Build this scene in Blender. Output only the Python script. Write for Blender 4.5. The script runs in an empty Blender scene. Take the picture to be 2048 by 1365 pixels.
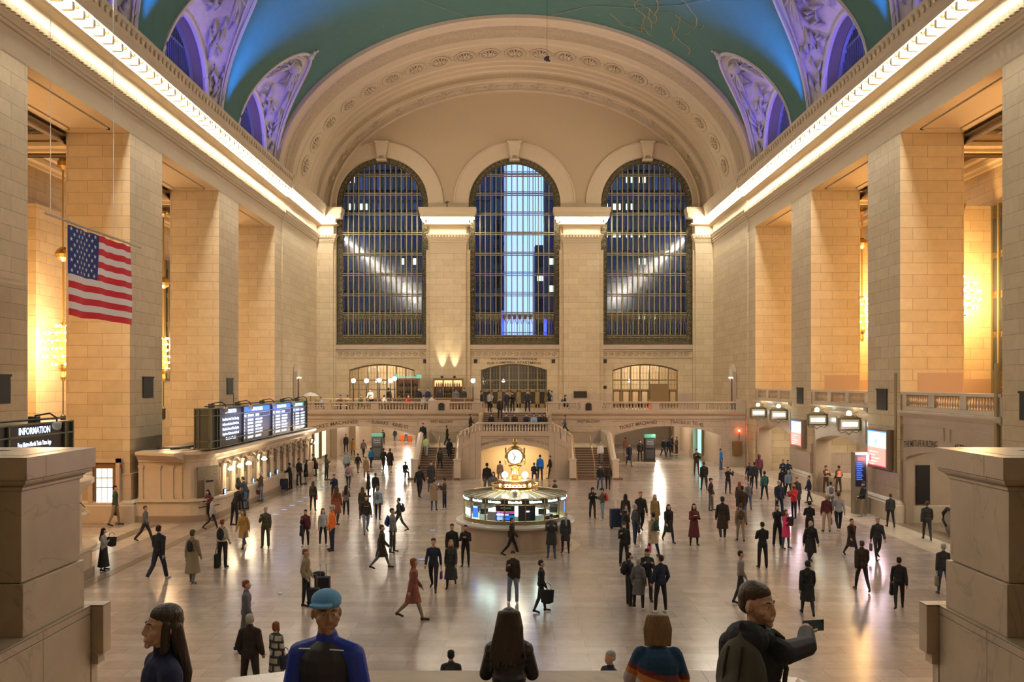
import bpy, bmesh, math, random
from mathutils import Vector, Matrix
sc = bpy.context.scene
col = sc.collection
PI = math.pi
R = math.radians
random.seed(7)

# ---------------- camera ----------------
F, CX, CY, HC = 1800.0, 1030.0, 766.0, 7.1
cam_d = bpy.data.cameras.new('camera')
cam = bpy.data.objects.new('camera', cam_d); col.objects.link(cam)
cam.location = (0, 0, HC); cam.rotation_euler = (R(90), 0, 0)
cam_d.sensor_width = 36; cam_d.lens = 36*F/2048
cam_d.shift_x = -(CX-1024)/2048; cam_d.shift_y = (CY-682.5)/2048
cam_d.clip_end = 500; cam_d.clip_start = .05
sc.camera = cam

# ---------------- world, exposure ----------------
w = bpy.data.worlds.new('dusk'); sc.world = w; w.use_nodes = True
bg = w.node_tree.nodes['Background']; bg.inputs[0].default_value = (.32, .48, 1, 1); bg.inputs[1].default_value = 1.6
sc.view_settings.view_transform = 'Standard'; sc.view_settings.look = 'None'
sc.view_settings.gamma = 1; sc.view_settings.use_curve_mapping = False
sc.view_settings.exposure = 0.5
cy = sc.cycles
cy.use_denoising = True; cy.max_bounces = 6; cy.diffuse_bounces = 4; cy.glossy_bounces = 3
cy.transmission_bounces = 4; cy.transparent_max_bounces = 8
cy.caustics_reflective = False; cy.caustics_refractive = False
cy.sample_clamp_indirect = 6; cy.use_light_tree = True
BULB_E, CHAND_E, VIOLET_W, HALL = 190.0, 50.0, 420.0, 1.0

# lights of the place: uplighters hidden on top of the cornice (real fixtures) wash the vault
def lamp(name, kind, loc, power, color, size=.3, rot=None, spot=None, size_y=None, blend=.5):
    d = bpy.data.lights.new(name, kind); d.energy = power; d.color = color
    if kind == 'AREA':
        d.size = size
        if size_y: d.shape = 'RECTANGLE'; d.size_y = size_y
    else: d.shadow_soft_size = size
    if kind == 'SPOT': d.spot_size = spot or R(80); d.spot_blend = blend
    o = bpy.data.objects.new(name, d); col.objects.link(o); o.location = loc
    if rot is not None: o.rotation_euler = rot
    return o
def aim(o, p):
    o.rotation_euler = (Vector(p)-o.location).to_track_quat('-Z', 'Y').to_euler(); return o
WARM = (1, .80, .55)

# ---------------- materials ----------------
MATS = {}
def mat(name, c, rough=.7, metal=0, em=None, es=0, noise=0, nscale=3, bump=0, bscale=8, coat=0, alpha=1):
    if name in MATS: return MATS[name]
    m = bpy.data.materials.new(name); m.use_nodes = True; MATS[name] = m
    nt = m.node_tree; b = nt.nodes['Principled BSDF']
    b.inputs['Base Color'].default_value = (*c, 1); b.inputs['Roughness'].default_value = rough
    b.inputs['Metallic'].default_value = metal
    if em: b.inputs['Emission Color'].default_value = (*em, 1); b.inputs['Emission Strength'].default_value = es
    if coat: b.inputs['Coat Weight'].default_value = coat
    m.diffuse_color = (*c, 1)
    if noise or bump:
        g = nt.nodes.new('ShaderNodeNewGeometry')
        n = nt.nodes.new('ShaderNodeTexNoise'); n.inputs['Scale'].default_value = nscale; n.inputs['Detail'].default_value = 6
        nt.links.new(g.outputs['Position'], n.inputs['Vector'])
        if noise:
            mx = nt.nodes.new('ShaderNodeMix'); mx.data_type = 'RGBA'
            mx.inputs[6].default_value = (*[x*(1-noise) for x in c], 1); mx.inputs[7].default_value = (*[min(1, x*(1+noise)) for x in c], 1)
            nt.links.new(n.outputs[0], mx.inputs[0]); nt.links.new(mx.outputs[2], b.inputs['Base Color'])
        if bump:
            n2 = nt.nodes.new('ShaderNodeTexNoise'); n2.inputs['Scale'].default_value = bscale; n2.inputs['Detail'].default_value = 4
            nt.links.new(g.outputs['Position'], n2.inputs['Vector'])
            bp = nt.nodes.new('ShaderNodeBump'); bp.inputs['Strength'].default_value = bump; bp.inputs['Distance'].default_value = .15
            nt.links.new(n2.outputs[0], bp.inputs['Height']); nt.links.new(bp.outputs[0], b.inputs['Normal'])
    return m
def uv_nodes(nt):
    g = nt.nodes.new('ShaderNodeNewGeometry'); s = nt.nodes.new('ShaderNodeSeparateXYZ'); nt.links.new(g.outputs['Position'], s.inputs[0])
    sn = nt.nodes.new('ShaderNodeSeparateXYZ'); nt.links.new(g.outputs['True Normal'], sn.inputs[0])
    ab = nt.nodes.new('ShaderNodeMath'); ab.operation = 'ABSOLUTE'; nt.links.new(sn.outputs[0], ab.inputs[0])
    gt = nt.nodes.new('ShaderNodeMath'); gt.operation = 'GREATER_THAN'; gt.inputs[1].default_value = .6; nt.links.new(ab.outputs[0], gt.inputs[0])
    mx = nt.nodes.new('ShaderNodeMix'); nt.links.new(gt.outputs[0], mx.inputs[0]); nt.links.new(s.outputs[0], mx.inputs[2]); nt.links.new(s.outputs[1], mx.inputs[3])
    c = nt.nodes.new('ShaderNodeCombineXYZ'); nt.links.new(mx.outputs[0], c.inputs[0]); nt.links.new(s.outputs[2], c.inputs[1])
    return g, s, c
def blocks(name, c1, c2, mortar, bw=1.7, bh=.62, ms=.012, rough=.75, bump=.25, floor=False, veins=0, nz=.08):
    m = bpy.data.materials.new(name); m.use_nodes = True; MATS[name] = m; m.diffuse_color = (*c1, 1)
    nt = m.node_tree; b = nt.nodes['Principled BSDF']; b.inputs['Roughness'].default_value = rough
    g, s, c = uv_nodes(nt)
    if floor:
        c = nt.nodes.new('ShaderNodeCombineXYZ'); nt.links.new(s.outputs[0], c.inputs[0]); nt.links.new(s.outputs[1], c.inputs[1])
    br = nt.nodes.new('ShaderNodeTexBrick'); nt.links.new(c.outputs[0], br.inputs['Vector'])
    br.inputs['Color1'].default_value = (*c1, 1); br.inputs['Color2'].default_value = (*c2, 1); br.inputs['Mortar'].default_value = (*mortar, 1)
    br.inputs['Scale'].default_value = 1; br.inputs['Mortar Size'].default_value = ms; br.inputs['Mortar Smooth'].default_value = .3
    br.inputs['Brick Width'].default_value = bw; br.inputs['Row Height'].default_value = bh
    br.offset = .43; br.squash = 1
    n = nt.nodes.new('ShaderNodeTexNoise'); n.inputs['Scale'].default_value = 2.2; n.inputs['Detail'].default_value = 8; n.inputs['Roughness'].default_value = .65
    nt.links.new(g.outputs['Position'], n.inputs['Vector'])
    mp = nt.nodes.new('ShaderNodeMapRange'); mp.inputs[1].default_value = .3; mp.inputs[2].default_value = .7; mp.inputs[3].default_value = 1-nz; mp.inputs[4].default_value = 1+nz
    nt.links.new(n.outputs[0], mp.inputs[0])
    vm = nt.nodes.new('ShaderNodeVectorMath'); vm.operation = 'SCALE'; nt.links.new(br.outputs[0], vm.inputs[0]); nt.links.new(mp.outputs[0], vm.inputs['Scale'])
    out = vm.outputs[0]
    if veins:
        n3 = nt.nodes.new('ShaderNodeTexNoise'); n3.inputs['Scale'].default_value = .8; n3.inputs['Detail'].default_value = 9; n3.inputs['Distortion'].default_value = 1.4
        nt.links.new(g.outputs['Position'], n3.inputs['Vector'])
        a1 = nt.nodes.new('ShaderNodeMath'); a1.operation = 'SUBTRACT'; a1.inputs[1].default_value = .5; nt.links.new(n3.outputs[0], a1.inputs[0])
        a2 = nt.nodes.new('ShaderNodeMath'); a2.operation = 'ABSOLUTE'; nt.links.new(a1.outputs[0], a2.inputs[0])
        m2 = nt.nodes.new('ShaderNodeMapRange'); m2.inputs[1].default_value = 0; m2.inputs[2].default_value = .012; m2.inputs[3].default_value = 1-veins; m2.inputs[4].default_value = 1
        nt.links.new(a2.outputs[0], m2.inputs[0])
        v2 = nt.nodes.new('ShaderNodeVectorMath'); v2.operation = 'SCALE'; nt.links.new(out, v2.inputs[0]); nt.links.new(m2.outputs[0], v2.inputs['Scale']); out = v2.outputs[0]
    nt.links.new(out, b.inputs['Base Color'])
    if bump:
        bp = nt.nodes.new('ShaderNodeBump'); bp.inputs['Strength'].default_value = bump; bp.inputs['Distance'].default_value = .04; bp.invert = True
        nt.links.new(br.outputs['Fac'], bp.inputs['Height']); nt.links.new(bp.outputs[0], b.inputs['Normal'])
    return m
STONE = blocks('caen_stone', (.60, .485, .315), (.525, .415, .26), (.33, .25, .17), bh=.60, bw=1.75, ms=.014, bump=.25)
STONE_DADO = blocks('marble_dado', (.50, .40, .31), (.46, .365, .28), (.3, .24, .18), bw=2.4, bh=1.7, ms=.01, rough=.35, bump=.1, veins=.12)
MARBLE = blocks('botticino_marble', (.47, .375, .28), (.44, .35, .26), (.16, .12, .09), bw=1.9, bh=1.25, ms=.006, rough=.3, bump=.1, veins=.22, nz=.13)
MARBLE_P = mat('warm_marble', (.46, .365, .275), .32, noise=.14, nscale=1.6)
MARBLE_W = mat('pale_marble', (.60, .51, .40), .3, noise=.1, nscale=2)
PLASTER = mat('buff_plaster', (.47, .36, .22), .85, noise=.05, nscale=9, bump=.05, bscale=14)
PLASTER_L = mat('cream_plaster', (.56, .45, .30), .85, noise=.06, nscale=5)
ORNATE = mat('ornate_plaster', (.47, .37, .24), .85, noise=.25, nscale=5, bump=1.0, bscale=7)
FLOOR = blocks('pink_marble_floor', (.46, .38, .32), (.35, .28, .235), (.2, .155, .13), bw=1.9, bh=.62, ms=.008, rough=.2, bump=.03, floor=True, veins=.1, nz=.16)
FLOOR_B = blocks('pale_floor_border', (.62, .53, .41), (.56, .47, .36), (.3, .24, .18), bw=1.8, bh=.6, ms=.006, rough=.2, bump=.03, floor=True)
FLOOR_D = mat('brown_floor_strip', (.24, .18, .125), .25, noise=.15, nscale=3)
VAULT = mat('green_vault_paint', (.062, .150, .122), .8, noise=.12, nscale=1.5)
GOLD = mat('gilding', (.33, .25, .10), .5)
BRONZE = mat('bronze_window_metal', (.27, .225, .125), .5, .3, noise=.15, nscale=6)
BRONZE_O = mat('ornate_bronze', (.150, .125, .075), .4, .6, noise=.5, nscale=9, bump=1, bscale=9)
BRASS = mat('polished_brass', (.62, .42, .16), .28, .9)
DARKM = mat('dark_metal', (.035, .033, .03), .45, .5)
BLACK = mat('black_grille', (.012, .011, .010), .6)
OLIVE = mat('olive_board_metal', (.085, .085, .06), .45, .4)
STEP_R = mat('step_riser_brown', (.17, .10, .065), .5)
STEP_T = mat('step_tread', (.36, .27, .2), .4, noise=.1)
WOOD = mat('wood', (.23, .115, .04), .45, noise=.25, nscale=8)
GLASSW = mat('white_frosted', (.8, .82, .78), .4, em=(.9, 1, .92), es=.8)
def glass(name, tint=(.02, .022, .025), fac=.55):
    m = bpy.data.materials.new(name); m.use_nodes = True; nt = m.node_tree; nt.nodes.clear(); MATS[name] = m
    o = nt.nodes.new('ShaderNodeOutputMaterial'); t = nt.nodes.new('ShaderNodeBsdfTransparent'); t.inputs[0].default_value = (*tint, 1)
    g = nt.nodes.new('ShaderNodeBsdfGlossy'); g.inputs['Roughness'].default_value = .10; g.inputs[0].default_value = (1, 1, 1, 1)
    mx = nt.nodes.new('ShaderNodeMixShader'); mx.inputs[0].default_value = fac
    nt.links.new(t.outputs[0], mx.inputs[1]); nt.links.new(g.outputs[0], mx.inputs[2]); nt.links.new(mx.outputs[0], o.inputs[0])
    return m
WGLASS = glass('window_glass', (.8, .88, .95), .04)
BGLASS = glass('booth_glass', (.9, .97, .95), .07)
def emis(name, c, s): return mat(name, (.02, .02, .02), .5, em=c, es=s)
BULB = emis('glowing_bulb', (1, .93, .79), BULB_E)
CBULB = emis('chandelier_bulb', (1, .56, .20), CHAND_E)
GLOBE = emis('globe_lamp', (1, .86, .66), 14)
SCOOL = emis('cool_sign', (.75, 1, .92), 5)
LEDW = emis('led_text', (.66, .76, 1), 1.9)
LEDB = emis('led_blue', (.02, .13, 1), 1.5)
LEDG = emis('led_green', (.01, .28, .12), .8)
LEDR = emis('led_red', (1, .03, .04), 2.5)
SCREEN = mat('led_screen_black', (.012, .011, .016), .35)

# ---------------- mesh helpers ----------------
def T(o, label=None, cat=None, group=None, kind=None):
    if label: o['label'] = label
    if cat: o['category'] = cat
    if group: o['group'] = group
    if kind: o['kind'] = kind
    return o
def empty(name, loc=(0, 0, 0), rz=0, **k):
    o = bpy.data.objects.new(name, None); col.objects.link(o); o.location = loc; o.rotation_euler = (0, 0, rz); o.empty_display_size = .2
    return T(o, **k)
class MB:
    def __init__(s): s.v = []; s.f = []; s.m = []
    def face(s, pts, mi=0):
        i = len(s.v); s.v += [tuple(p) for p in pts]; s.f.append(tuple(range(i, i+len(pts)))); s.m.append(mi); return s
    def raw(s, v, f, mi=0):
        i = len(s.v); s.v += [tuple(p) for p in v]; s.f += [tuple(a+i for a in q) for q in f]; s.m += [mi]*len(f); return s
    def box(s, x0, x1, y0, y1, z0, z1, mi=0):
        v = [(x0, y0, z0), (x1, y0, z0), (x1, y1, z0), (x0, y1, z0), (x0, y0, z1), (x1, y0, z1), (x1, y1, z1), (x0, y1, z1)]
        return s.raw(v, [(0, 3, 2, 1), (4, 5, 6, 7), (0, 1, 5, 4), (1, 2, 6, 5), (2, 3, 7, 6), (3, 0, 4, 7)], mi)
    def tube(s, pts, r, n=8, mi=0, cap=True):
        pts = [Vector(p) for p in pts]; rs = r if isinstance(r, (list, tuple)) else [r]*len(pts)
        v = []; f = []
        up = Vector((0, 0, 1))
        for i, p in enumerate(pts):
            d = (pts[min(i+1, len(pts)-1)]-pts[max(i-1, 0)]).normalized()
            a = d.cross(up if abs(d.z) < .95 else Vector((1, 0, 0))).normalized(); b = d.cross(a)
            for k in range(n): t = 2*PI*k/n; v.append(p+(a*math.cos(t)+b*math.sin(t))*rs[i])
        for i in range(len(pts)-1):
            for k in range(n): f.append((i*n+k, i*n+(k+1) % n, (i+1)*n+(k+1) % n, (i+1)*n+k))
        if cap: f.append(tuple(range(n-1, -1, -1))); f.append(tuple(range((len(pts)-1)*n, len(pts)*n)))
        return s.raw(v, f, mi)
    def lathe(s, prof, cx=0, cy=0, n=16, mi=0, cap=True, a0=0, a1=2*PI):
        full = abs(a1-a0-2*PI) < 1e-6; m = n if full else n+1; v = []; f = []
        for r, z in prof:
            for k in range(m): t = a0+(a1-a0)*k/n; v.append((cx+r*math.cos(t), cy+r*math.sin(t), z))
        for i in range(len(prof)-1):
            for k in range(n): k2 = (k+1) % m; f.append((i*m+k, i*m+k2, (i+1)*m+k2, (i+1)*m+k))
        if cap and full:
            if prof[0][0] > 1e-4: f.append(tuple(range(m-1, -1, -1)))
            if prof[-1][0] > 1e-4: f.append(tuple(range((len(prof)-1)*m, len(prof)*m)))
        return s.raw(v, f, mi)
    def sphere(s, c, r, n=10, mi=0, sc_=(1, 1, 1)):
        prof = [(math.sin(PI*i/(n//2+2)), -math.cos(PI*i/(n//2+2))) for i in range(n//2+3)]
        i0 = len(s.v); s.lathe([(max(a, 1e-5), b) for a, b in prof], n=n, mi=mi, cap=False)
        for i in range(i0, len(s.v)):
            x, y, z = s.v[i]; s.v[i] = (c[0]+x*r*sc_[0], c[1]+y*r*sc_[1], c[2]+z*r*sc_[2])
        return s
    def prism(s, poly, fn, d0, d1, mi=0, caps=True):   # poly 2D, fn(a,b,d)->3D
        n = len(poly); v = [fn(a, b, d0) for a, b in poly]+[fn(a, b, d1) for a, b in poly]
        f = [(k, (k+1) % n, n+(k+1) % n, n+k) for k in range(n)]
        if caps: f += [tuple(range(n-1, -1, -1)), tuple(range(n, 2*n))]
        return s.raw(v, f, mi)
    def sweep(s, path, prof, mi=0, closed=False):       # path plan (x,y); prof (d,z) d to the left of travel
        P = [Vector(p) for p in path]; n = len(P); m = len(prof); v = []; f = []
        for i in range(n):
            a = (P[i]-P[i-1]).normalized() if (i > 0 or closed) else None
            b = (P[(i+1) % n]-P[i]).normalized() if (i < n-1 or closed) else None
            a = a or b; b = b or a
            na = Vector((-a.y, a.x)); nb = Vector((-b.y, b.x)); nn = (na+nb).normalized(); k = 1/max(.3, nn.dot(na))
            for d, z in prof: q = P[i]+nn*d*k; v.append((q.x, q.y, z))
        for i in range(n if closed else n-1):
            j = (i+1) % n
            for k in range(m-1): f.append((i*m+k, j*m+k, j*m+k+1, i*m+k+1))
        if not closed: f.append(tuple(range(m))); f.append(tuple((n-1)*m+k for k in range(m-1, -1, -1)))
        return s.raw(v, f, mi)
    def build(s, name, mats, parent=None, smooth=False, bevel=0, loc=None, fixn=True):
        me = bpy.data.meshes.new(name); me.from_pydata(s.v, [], s.f)
        for m in (mats if isinstance(mats, (list, tuple)) else [mats]): me.materials.append(m)
        if any(s.m): me.polygons.foreach_set('material_index', s.m)
        if fixn:
            bm = bmesh.new(); bm.from_mesh(me); bmesh.ops.recalc_face_normals(bm, faces=bm.faces); bm.to_mesh(me); bm.free()
        if smooth: me.polygons.foreach_set('use_smooth', [True]*len(me.polygons))
        me.update()
        o = bpy.data.objects.new(name, me); col.objects.link(o)
        if loc: o.location = loc
        if parent: o.parent = parent
        if bevel:
            b = o.modifiers.new('bevel', 'BEVEL'); b.width = bevel; b.segments = 2; b.limit_method = 'ANGLE'
        return o
def inst(o, parent=None, loc=None, rz=None, name=None):
    c = o.copy(); col.objects.link(c)
    if parent is not None: c.parent = parent
    if loc is not None: c.location = loc
    if rz is not None: c.rotation_euler = (0, 0, rz)
    return c
def copy_tree(o, parent=None, loc=None, rz=None, label=None):
    kids = [c for c in TREE.get(o.name, [])]
    c = o.copy(); col.objects.link(c)
    if parent is not None: c.parent = parent
    if loc is not None: c.location = loc
    if rz is not None: c.rotation_euler = (0, 0, rz)
    if label: c['label'] = label
    for k in list(o.children): copy_tree(k, c)
    return c
TREE = {}
def at(px, py, Y): return Vector(((px-CX)*Y/F, Y, HC-(py-CY)*Y/F))
def floor_at(px, py, z=0.0): Y = F*(HC-z)/(py-CY); return Vector(((px-CX)*Y/F, Y, z))
def text_mb(body, size, fn, width=None, bold=.0, mi=0, depth=0, spacing=1.0, align='CENTER'):
    cu = bpy.data.curves.new('t', 'FONT'); cu.body = body; cu.size = size; cu.align_x = align; cu.offset = bold; cu.resolution_u = 2; cu.space_character = spacing
    o = bpy.data.objects.new('t', cu); col.objects.link(o)
    me = bpy.data.meshes.new_from_object(o.evaluated_get(bpy.context.evaluated_depsgraph_get()))
    vs = [Vector(v.co) for v in me.vertices]; fs = [tuple(p.vertices) for p in me.polygons]
    if width and vs:
        x0 = min(v.x for v in vs); x1 = max(v.x for v in vs); k = width/max(1e-6, x1-x0)
        for v in vs: v.x = v.x*k if align == 'CENTER' else (v.x-x0)*k
    bpy.data.objects.remove(o); bpy.data.curves.remove(cu); bpy.data.meshes.remove(me)
    m = MB(); m.raw([fn(v.x, v.y) for v in vs], fs, mi); return m
def wall_open(m, fn, u0, u1, zb, zt, opens, depth, mi=0, mj=0, step=1.0, reveal=True):
    """wall strip in plane fn(u,z,d); opens: (uc,hw,zbot,spring,crest,kind) kind 'arch' ellipse or 'rect'"""
    us = set([u0, u1])
    x = u0
    while x < u1: us.add(x); x += step
    def top(o, u):
        uc, hw, b, sp, cr = o[:5]; t = max(-1, min(1, (u-uc)/hw))
        return sp+(cr-sp)*math.sqrt(max(0, 1-t*t)) if cr > sp else sp
    def seg(o, u):  # segmental arch
        uc, hw, b, sp, cr = o[:5]; h = cr-sp; Rr = (hw*hw+h*h)/(2*h); return cr-Rr+math.sqrt(max(0, Rr*Rr-(u-uc)**2))
    tops = []
    for o in opens:
        fnc = seg if (len(o) > 5 and o[5] == 'seg') else top; tops.append(fnc)
        uc, hw = o[0], o[1]
        for i in range(37): us.add(uc-hw*math.cos(PI*i/36))
    us = sorted(u for u in us if u0-1e-6 <= u <= u1+1e-6)
    zf0 = zb if callable(zb) else (lambda u: zb); zf = zt if callable(zt) else (lambda u: zt)
    for a, b in zip(us, us[1:]):
        if b-a < 1e-6: continue
        c = (a+b)/2; cuts = []
        for o, tf in zip(opens, tops):
            if abs(c-o[0]) < o[1]: cuts.append((o[2], lambda u, o=o, tf=tf: tf(o, u)))
        cuts.sort(key=lambda q: q[0]); la, lb = zf0(a), zf0(b)
        for bz, tf in cuts:
            if bz > la+1e-4 or bz > lb+1e-4: m.face([fn(a, la, 0), fn(b, lb, 0), fn(b, bz, 0), fn(a, bz, 0)], mi)
            la, lb = tf(a), tf(b)
        if la < zf(a)-1e-4 or lb < zf(b)-1e-4: m.face([fn(a, min(la, zf(a)), 0), fn(b, min(lb, zf(b)), 0), fn(b, zf(b), 0), fn(a, zf(a), 0)], mi)
    if reveal:
        for o, tf in zip(opens, tops):
            uc, hw, b = o[:3]; pts = [(uc-hw, b)]+[(uc-hw*math.cos(PI*i/36), tf(o, uc-hw*math.cos(PI*i/36))) for i in range(37)]+[(uc+hw, b)]
            for p, q in zip(pts, pts[1:]): m.face([fn(*p, 0), fn(*q, 0), fn(*q, depth), fn(*p, depth)], mj)
            if b > 0.01: m.face([fn(uc-hw, b, 0), fn(uc+hw, b, 0), fn(uc+hw, b, depth), fn(uc-hw, b, depth)], mj)
    return m
def fnY(y): return lambda u, z, d=0: (u, y+d, z)
NTRIM = [0]
def struct(m, name, mats, **k):
    if name == 'trim': NTRIM[0] += 1; name = 'trim_%d' % NTRIM[0]
    o = m.build(name, mats, **k); o['kind'] = 'structure'; return o
# ================= SHELL =================
XW, YE = 19.6, 89.0
ZO, ZT = 19.85, 24.4
YB = -14.0
m = MB(); m.face([(-30, YB, 0), (30, YB, 0), (30, 145, 0), (-30, 145, 0)]); struct(m, 'floor', FLOOR)
m = MB(); m.box(17.4, 19.1, 4, 75.7, .002, .008); m.box(-19.3, -18.35, 4, 75.7, .002, .008); m.box(-17.7, -16.8, 34.5, 45.2, .002, .008); struct(m, 'trim', FLOOR_B)
m = MB(); m.box(-18.3, -17.75, 34.5, 45.0, .003, .010); m.box(-15.25, -14.85, 34.5, 71.5, .003, .010); m.box(-15.25, -14.85, 8, 34.5, .003, .010)
m.box(19.15, 25, 36.3, 45.6, .003, .010); m.box(19.15, 24, 50.2, 59.4, .003, .010); struct(m, 'trim', FLOOR_D)

# side walls: entablature with mouldings and an added ledge shading the frieze, from behind the camera to the far wall
EPROF = [(-3.2, ZO), (0, ZO), (0, 20.86), (.10, 20.88), (.10, 21.03), (.17, 21.05), (.17, 21.2), (.25, 21.28), (.25, 21.34), (.32, 21.5), (.36, 21.58), (.36, 21.66), (.04, 21.72), (.04, 22.55),
         (.40, 22.62), (.52, 22.68), (.52, 22.78), (.30, 22.80), (.30, 23.18), (1.0, 23.26), (1.02, 23.6), (1.06, 23.7), (1.14, 24.1), (1.18, 24.15), (1.18, 24.38), (.25, ZT), (-.3, ZT)]
for s in (-1, 1):
    m = MB(); path = [(s*XW, YB), (s*XW, 75.4), (s*(XW-.12), 75.5), (s*(XW-.12), YE)]
    if s < 0: path = path[::-1]
    m.sweep(path, EPROF)
    m.box(min(s*19.9, s*22.8), max(s*19.9, s*22.8), YB, YE, 21, ZT-.05)
    struct(m, 'trim', PLASTER_L)
    # dentils
    m = MB(); y = 28.0
    while y < 88.2: m.box(min(s*(XW-.25), s*(XW-.43)), max(s*(XW-.25), s*(XW-.43)), y, y+.16, 21.34, 21.56); y += .34
    struct(m, 'trim', PLASTER_L)
    # leaf ornaments on the crown of the cornice
    m = MB(); y = 28.0
    while y < 88: m.sphere((s*(XW-1.16), y, 24.02), .15, 6, sc_=(.6, 1, 1.3)); y += .55
    struct(m, 'trim', PLASTER_L, smooth=True)
# piers between the aisles
YP = [(32.05, 36.2), (45.8, 50.0), (59.6, 63.8)]
PN = {0: 'nearest', 1: 'middle', 2: 'farthest'}
for s, side in ((-1, 'left'), (1, 'right')):
    for i, (a, b) in enumerate(YP):
        lab = {(-1, 0): 'tall stone pier cut by the left edge of the photo', (-1, 1): 'tall stone pier behind the flag', (-1, 2): 'tall stone pier behind the long departure board',
               (1, 0): 'tall stone pier cut by the right edge of the photo', (1, 1): 'tall stone pier carrying the larger lit advert', (1, 2): 'tall stone pier carrying the smaller lit advert'}[(s, i)]
        r = empty('pier', (s*XW, (a+b)/2, 0), label=lab, cat='pillar', group='stone piers of the hall')
        w_, h_ = 3.25, (b-a)/2
        x0, x1 = (0, w_) if s > 0 else (-w_, 0)
        MB().box(x0, x1, -h_, h_, 0, ZO+.02).build('shaft', STONE, r)
        e = .10; MB().box(x0-e, x1+e, -h_-e, h_+e, 0, 2.40).box(x0-e-.03, x1+e+.03, -h_-e-.03, h_+e+.03, 2.40, 2.47).build('dado', STONE_DADO, r)
        MB().sweep([(x0-e, -h_-e), (x1+e, -h_-e), (x1+e, h_+e), (x0-e, h_+e)][::-1], [(0, 0), (.25, 0), (.25, .86), (.18, .92), (.18, .99), (.09, 1.06), (0, 1.12)], closed=True).build('plinth', MARBLE_W, r)
        zg = (6.3, 7.4) if s < 0 else (5.65, 6.75)
        gx = -.03 if s > 0 else .03
        MB().box(min(0, 2*gx), max(0, 2*gx), -.55, .75, *zg).box(min(gx, 2.6*gx), max(gx, 2.6*gx), -.62, .82, zg[1]-.06, zg[1]+.03).build('vent_grille', BLACK, r)
    # solid end of the side walls, a pier near the camera and backs
    m = MB(); fn = (lambda s: (lambda u, z, d=0: (s*(XW+d), u, z)))(s)
    m.face([fn(73.4, 0), fn(YE, 0), fn(YE, ZO), fn(73.4, ZO)]); m.face([fn(73.4, 0), fn(73.4, 0, 3.2), fn(73.4, ZO, 3.2), fn(73.4, ZO)])
    m.box(min(s*XW, s*(XW+3.25)), max(s*XW, s*(XW+3.25)), 18.3, 22.4, 0, ZO)
    m.box(min(s*XW, s*(XW+3.25)), max(s*XW, s*(XW+3.25)), 4.5, 8.6, 0, ZO)
    m.box(min(s*XW, s*(XW+3.25)), max(s*XW, s*(XW+3.25)), YB, -5, 0, ZO)
    # pilaster strip next to the corner
    m.box(min(s*XW, s*(XW-.12)), max(s*XW, s*(XW-.12)), 75.5, YE, 0, ZO)
    # outer aisle wall, cross piers, aisle ceilings
    xo = 27.0
    m.face([(s*xo, YB, 0), (s*xo, YE, 0), (s*xo, YE, 24), (s*xo, YB, 24)])
    for a, b in YP+[(73.4, 77)]:
        if s > 0: m.box(min(s*24.6, s*xo), max(s*24.6, s*xo), b+.4, b+1.2, 0, 17)
        else: m.box(min(s*26.4, s*xo), max(s*26.4, s*xo), a+3.8 if a < 70 else a, b+3.6, 0, 17)
    struct(m, 'wall_left' if s < 0 else 'wall_right', STONE)
    m = MB(); m.box(min(s*22.8, s*27), max(s*22.8, s*27), YB, YE, 20.8, 21)
    for a, b in ((22.4, 32.05), (36.2, 45.8), (50, 59.6), (63.8, 73.4)):   # soffit coffer mouldings
        xs0, xs1 = 20.3, 22.4
        for (p, q, u, v) in ((xs0, xs1, a+.7, a+.85), (xs0, xs1, b-.85, b-.7), (xs0, xs0+.15, a+.7, b-.7), (xs1-.15, xs1, a+.7, b-.7)):
            m.box(min(s*p, s*q), max(s*p, s*q), u, v, ZO-.08, ZO+.0)
        for k, (p, q, z) in enumerate(((22.85, 27, 19.7), (23.2, 26.8, 20.1))):
            m.sweep([(s*p, a-1.6), (s*q, a-1.6), (s*q, b+1.6), (s*p, b+1.6)][::(-1 if s < 0 else 1)], [(0, z-.5), (.1, z-.45), (.15, z-.3), (.3, z-.2), (.35, z), (0, z)], closed=True)
    struct(m, 'trim', PLASTER_L)
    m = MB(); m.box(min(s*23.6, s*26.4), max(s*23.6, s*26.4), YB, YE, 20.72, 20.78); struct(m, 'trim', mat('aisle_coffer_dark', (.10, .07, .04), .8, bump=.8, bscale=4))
# window strips seen in the outer aisle walls
def strip_window(n, s, y0, y1, z0, z1, x=26.9):
    r = MB(); r.box(min(s*x, s*(x-.12)), max(s*x, s*(x-.12)), y0, y1, z0, z1); r = r.build('window_%d' % n, BRONZE_O); r['kind'] = 'structure'
    k = MB(); zz = z0+2.2
    while zz < z1-1: k.box(min(s*(x-.13), s*(x-.16)), max(s*(x-.13), s*(x-.16)), y0+.35, y1-.35, zz, zz+1.8); zz += 2.2
    k.build('pane', mat('dark_pane', (.03, .04, .05), .15), r)
    k = MB(); yy = y0+.35
    while yy < y1: k.box(min(s*(x-.1), s*(x-.26)), max(s*(x-.1), s*(x-.26)), yy, yy+.12, z0, z1); yy += .75
    k.build('mullion', BRONZE, r)
wn = 10
for y0 in (54.4, 68.2): strip_window(wn, -1, y0, y0+2.6, 7.4, 16.5); wn += 1
for y0 in (47.0,): strip_window(wn, 1, y0, y0+3.7, 5.6, 17.0); wn += 1

# ---- back wall and gallery behind the camera
m = MB(); m.face([(-27, YB, 0), (27, YB, 0), (27, YB, 38), (-27, YB, 38)]); struct(m, 'wall_back', STONE)

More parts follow.
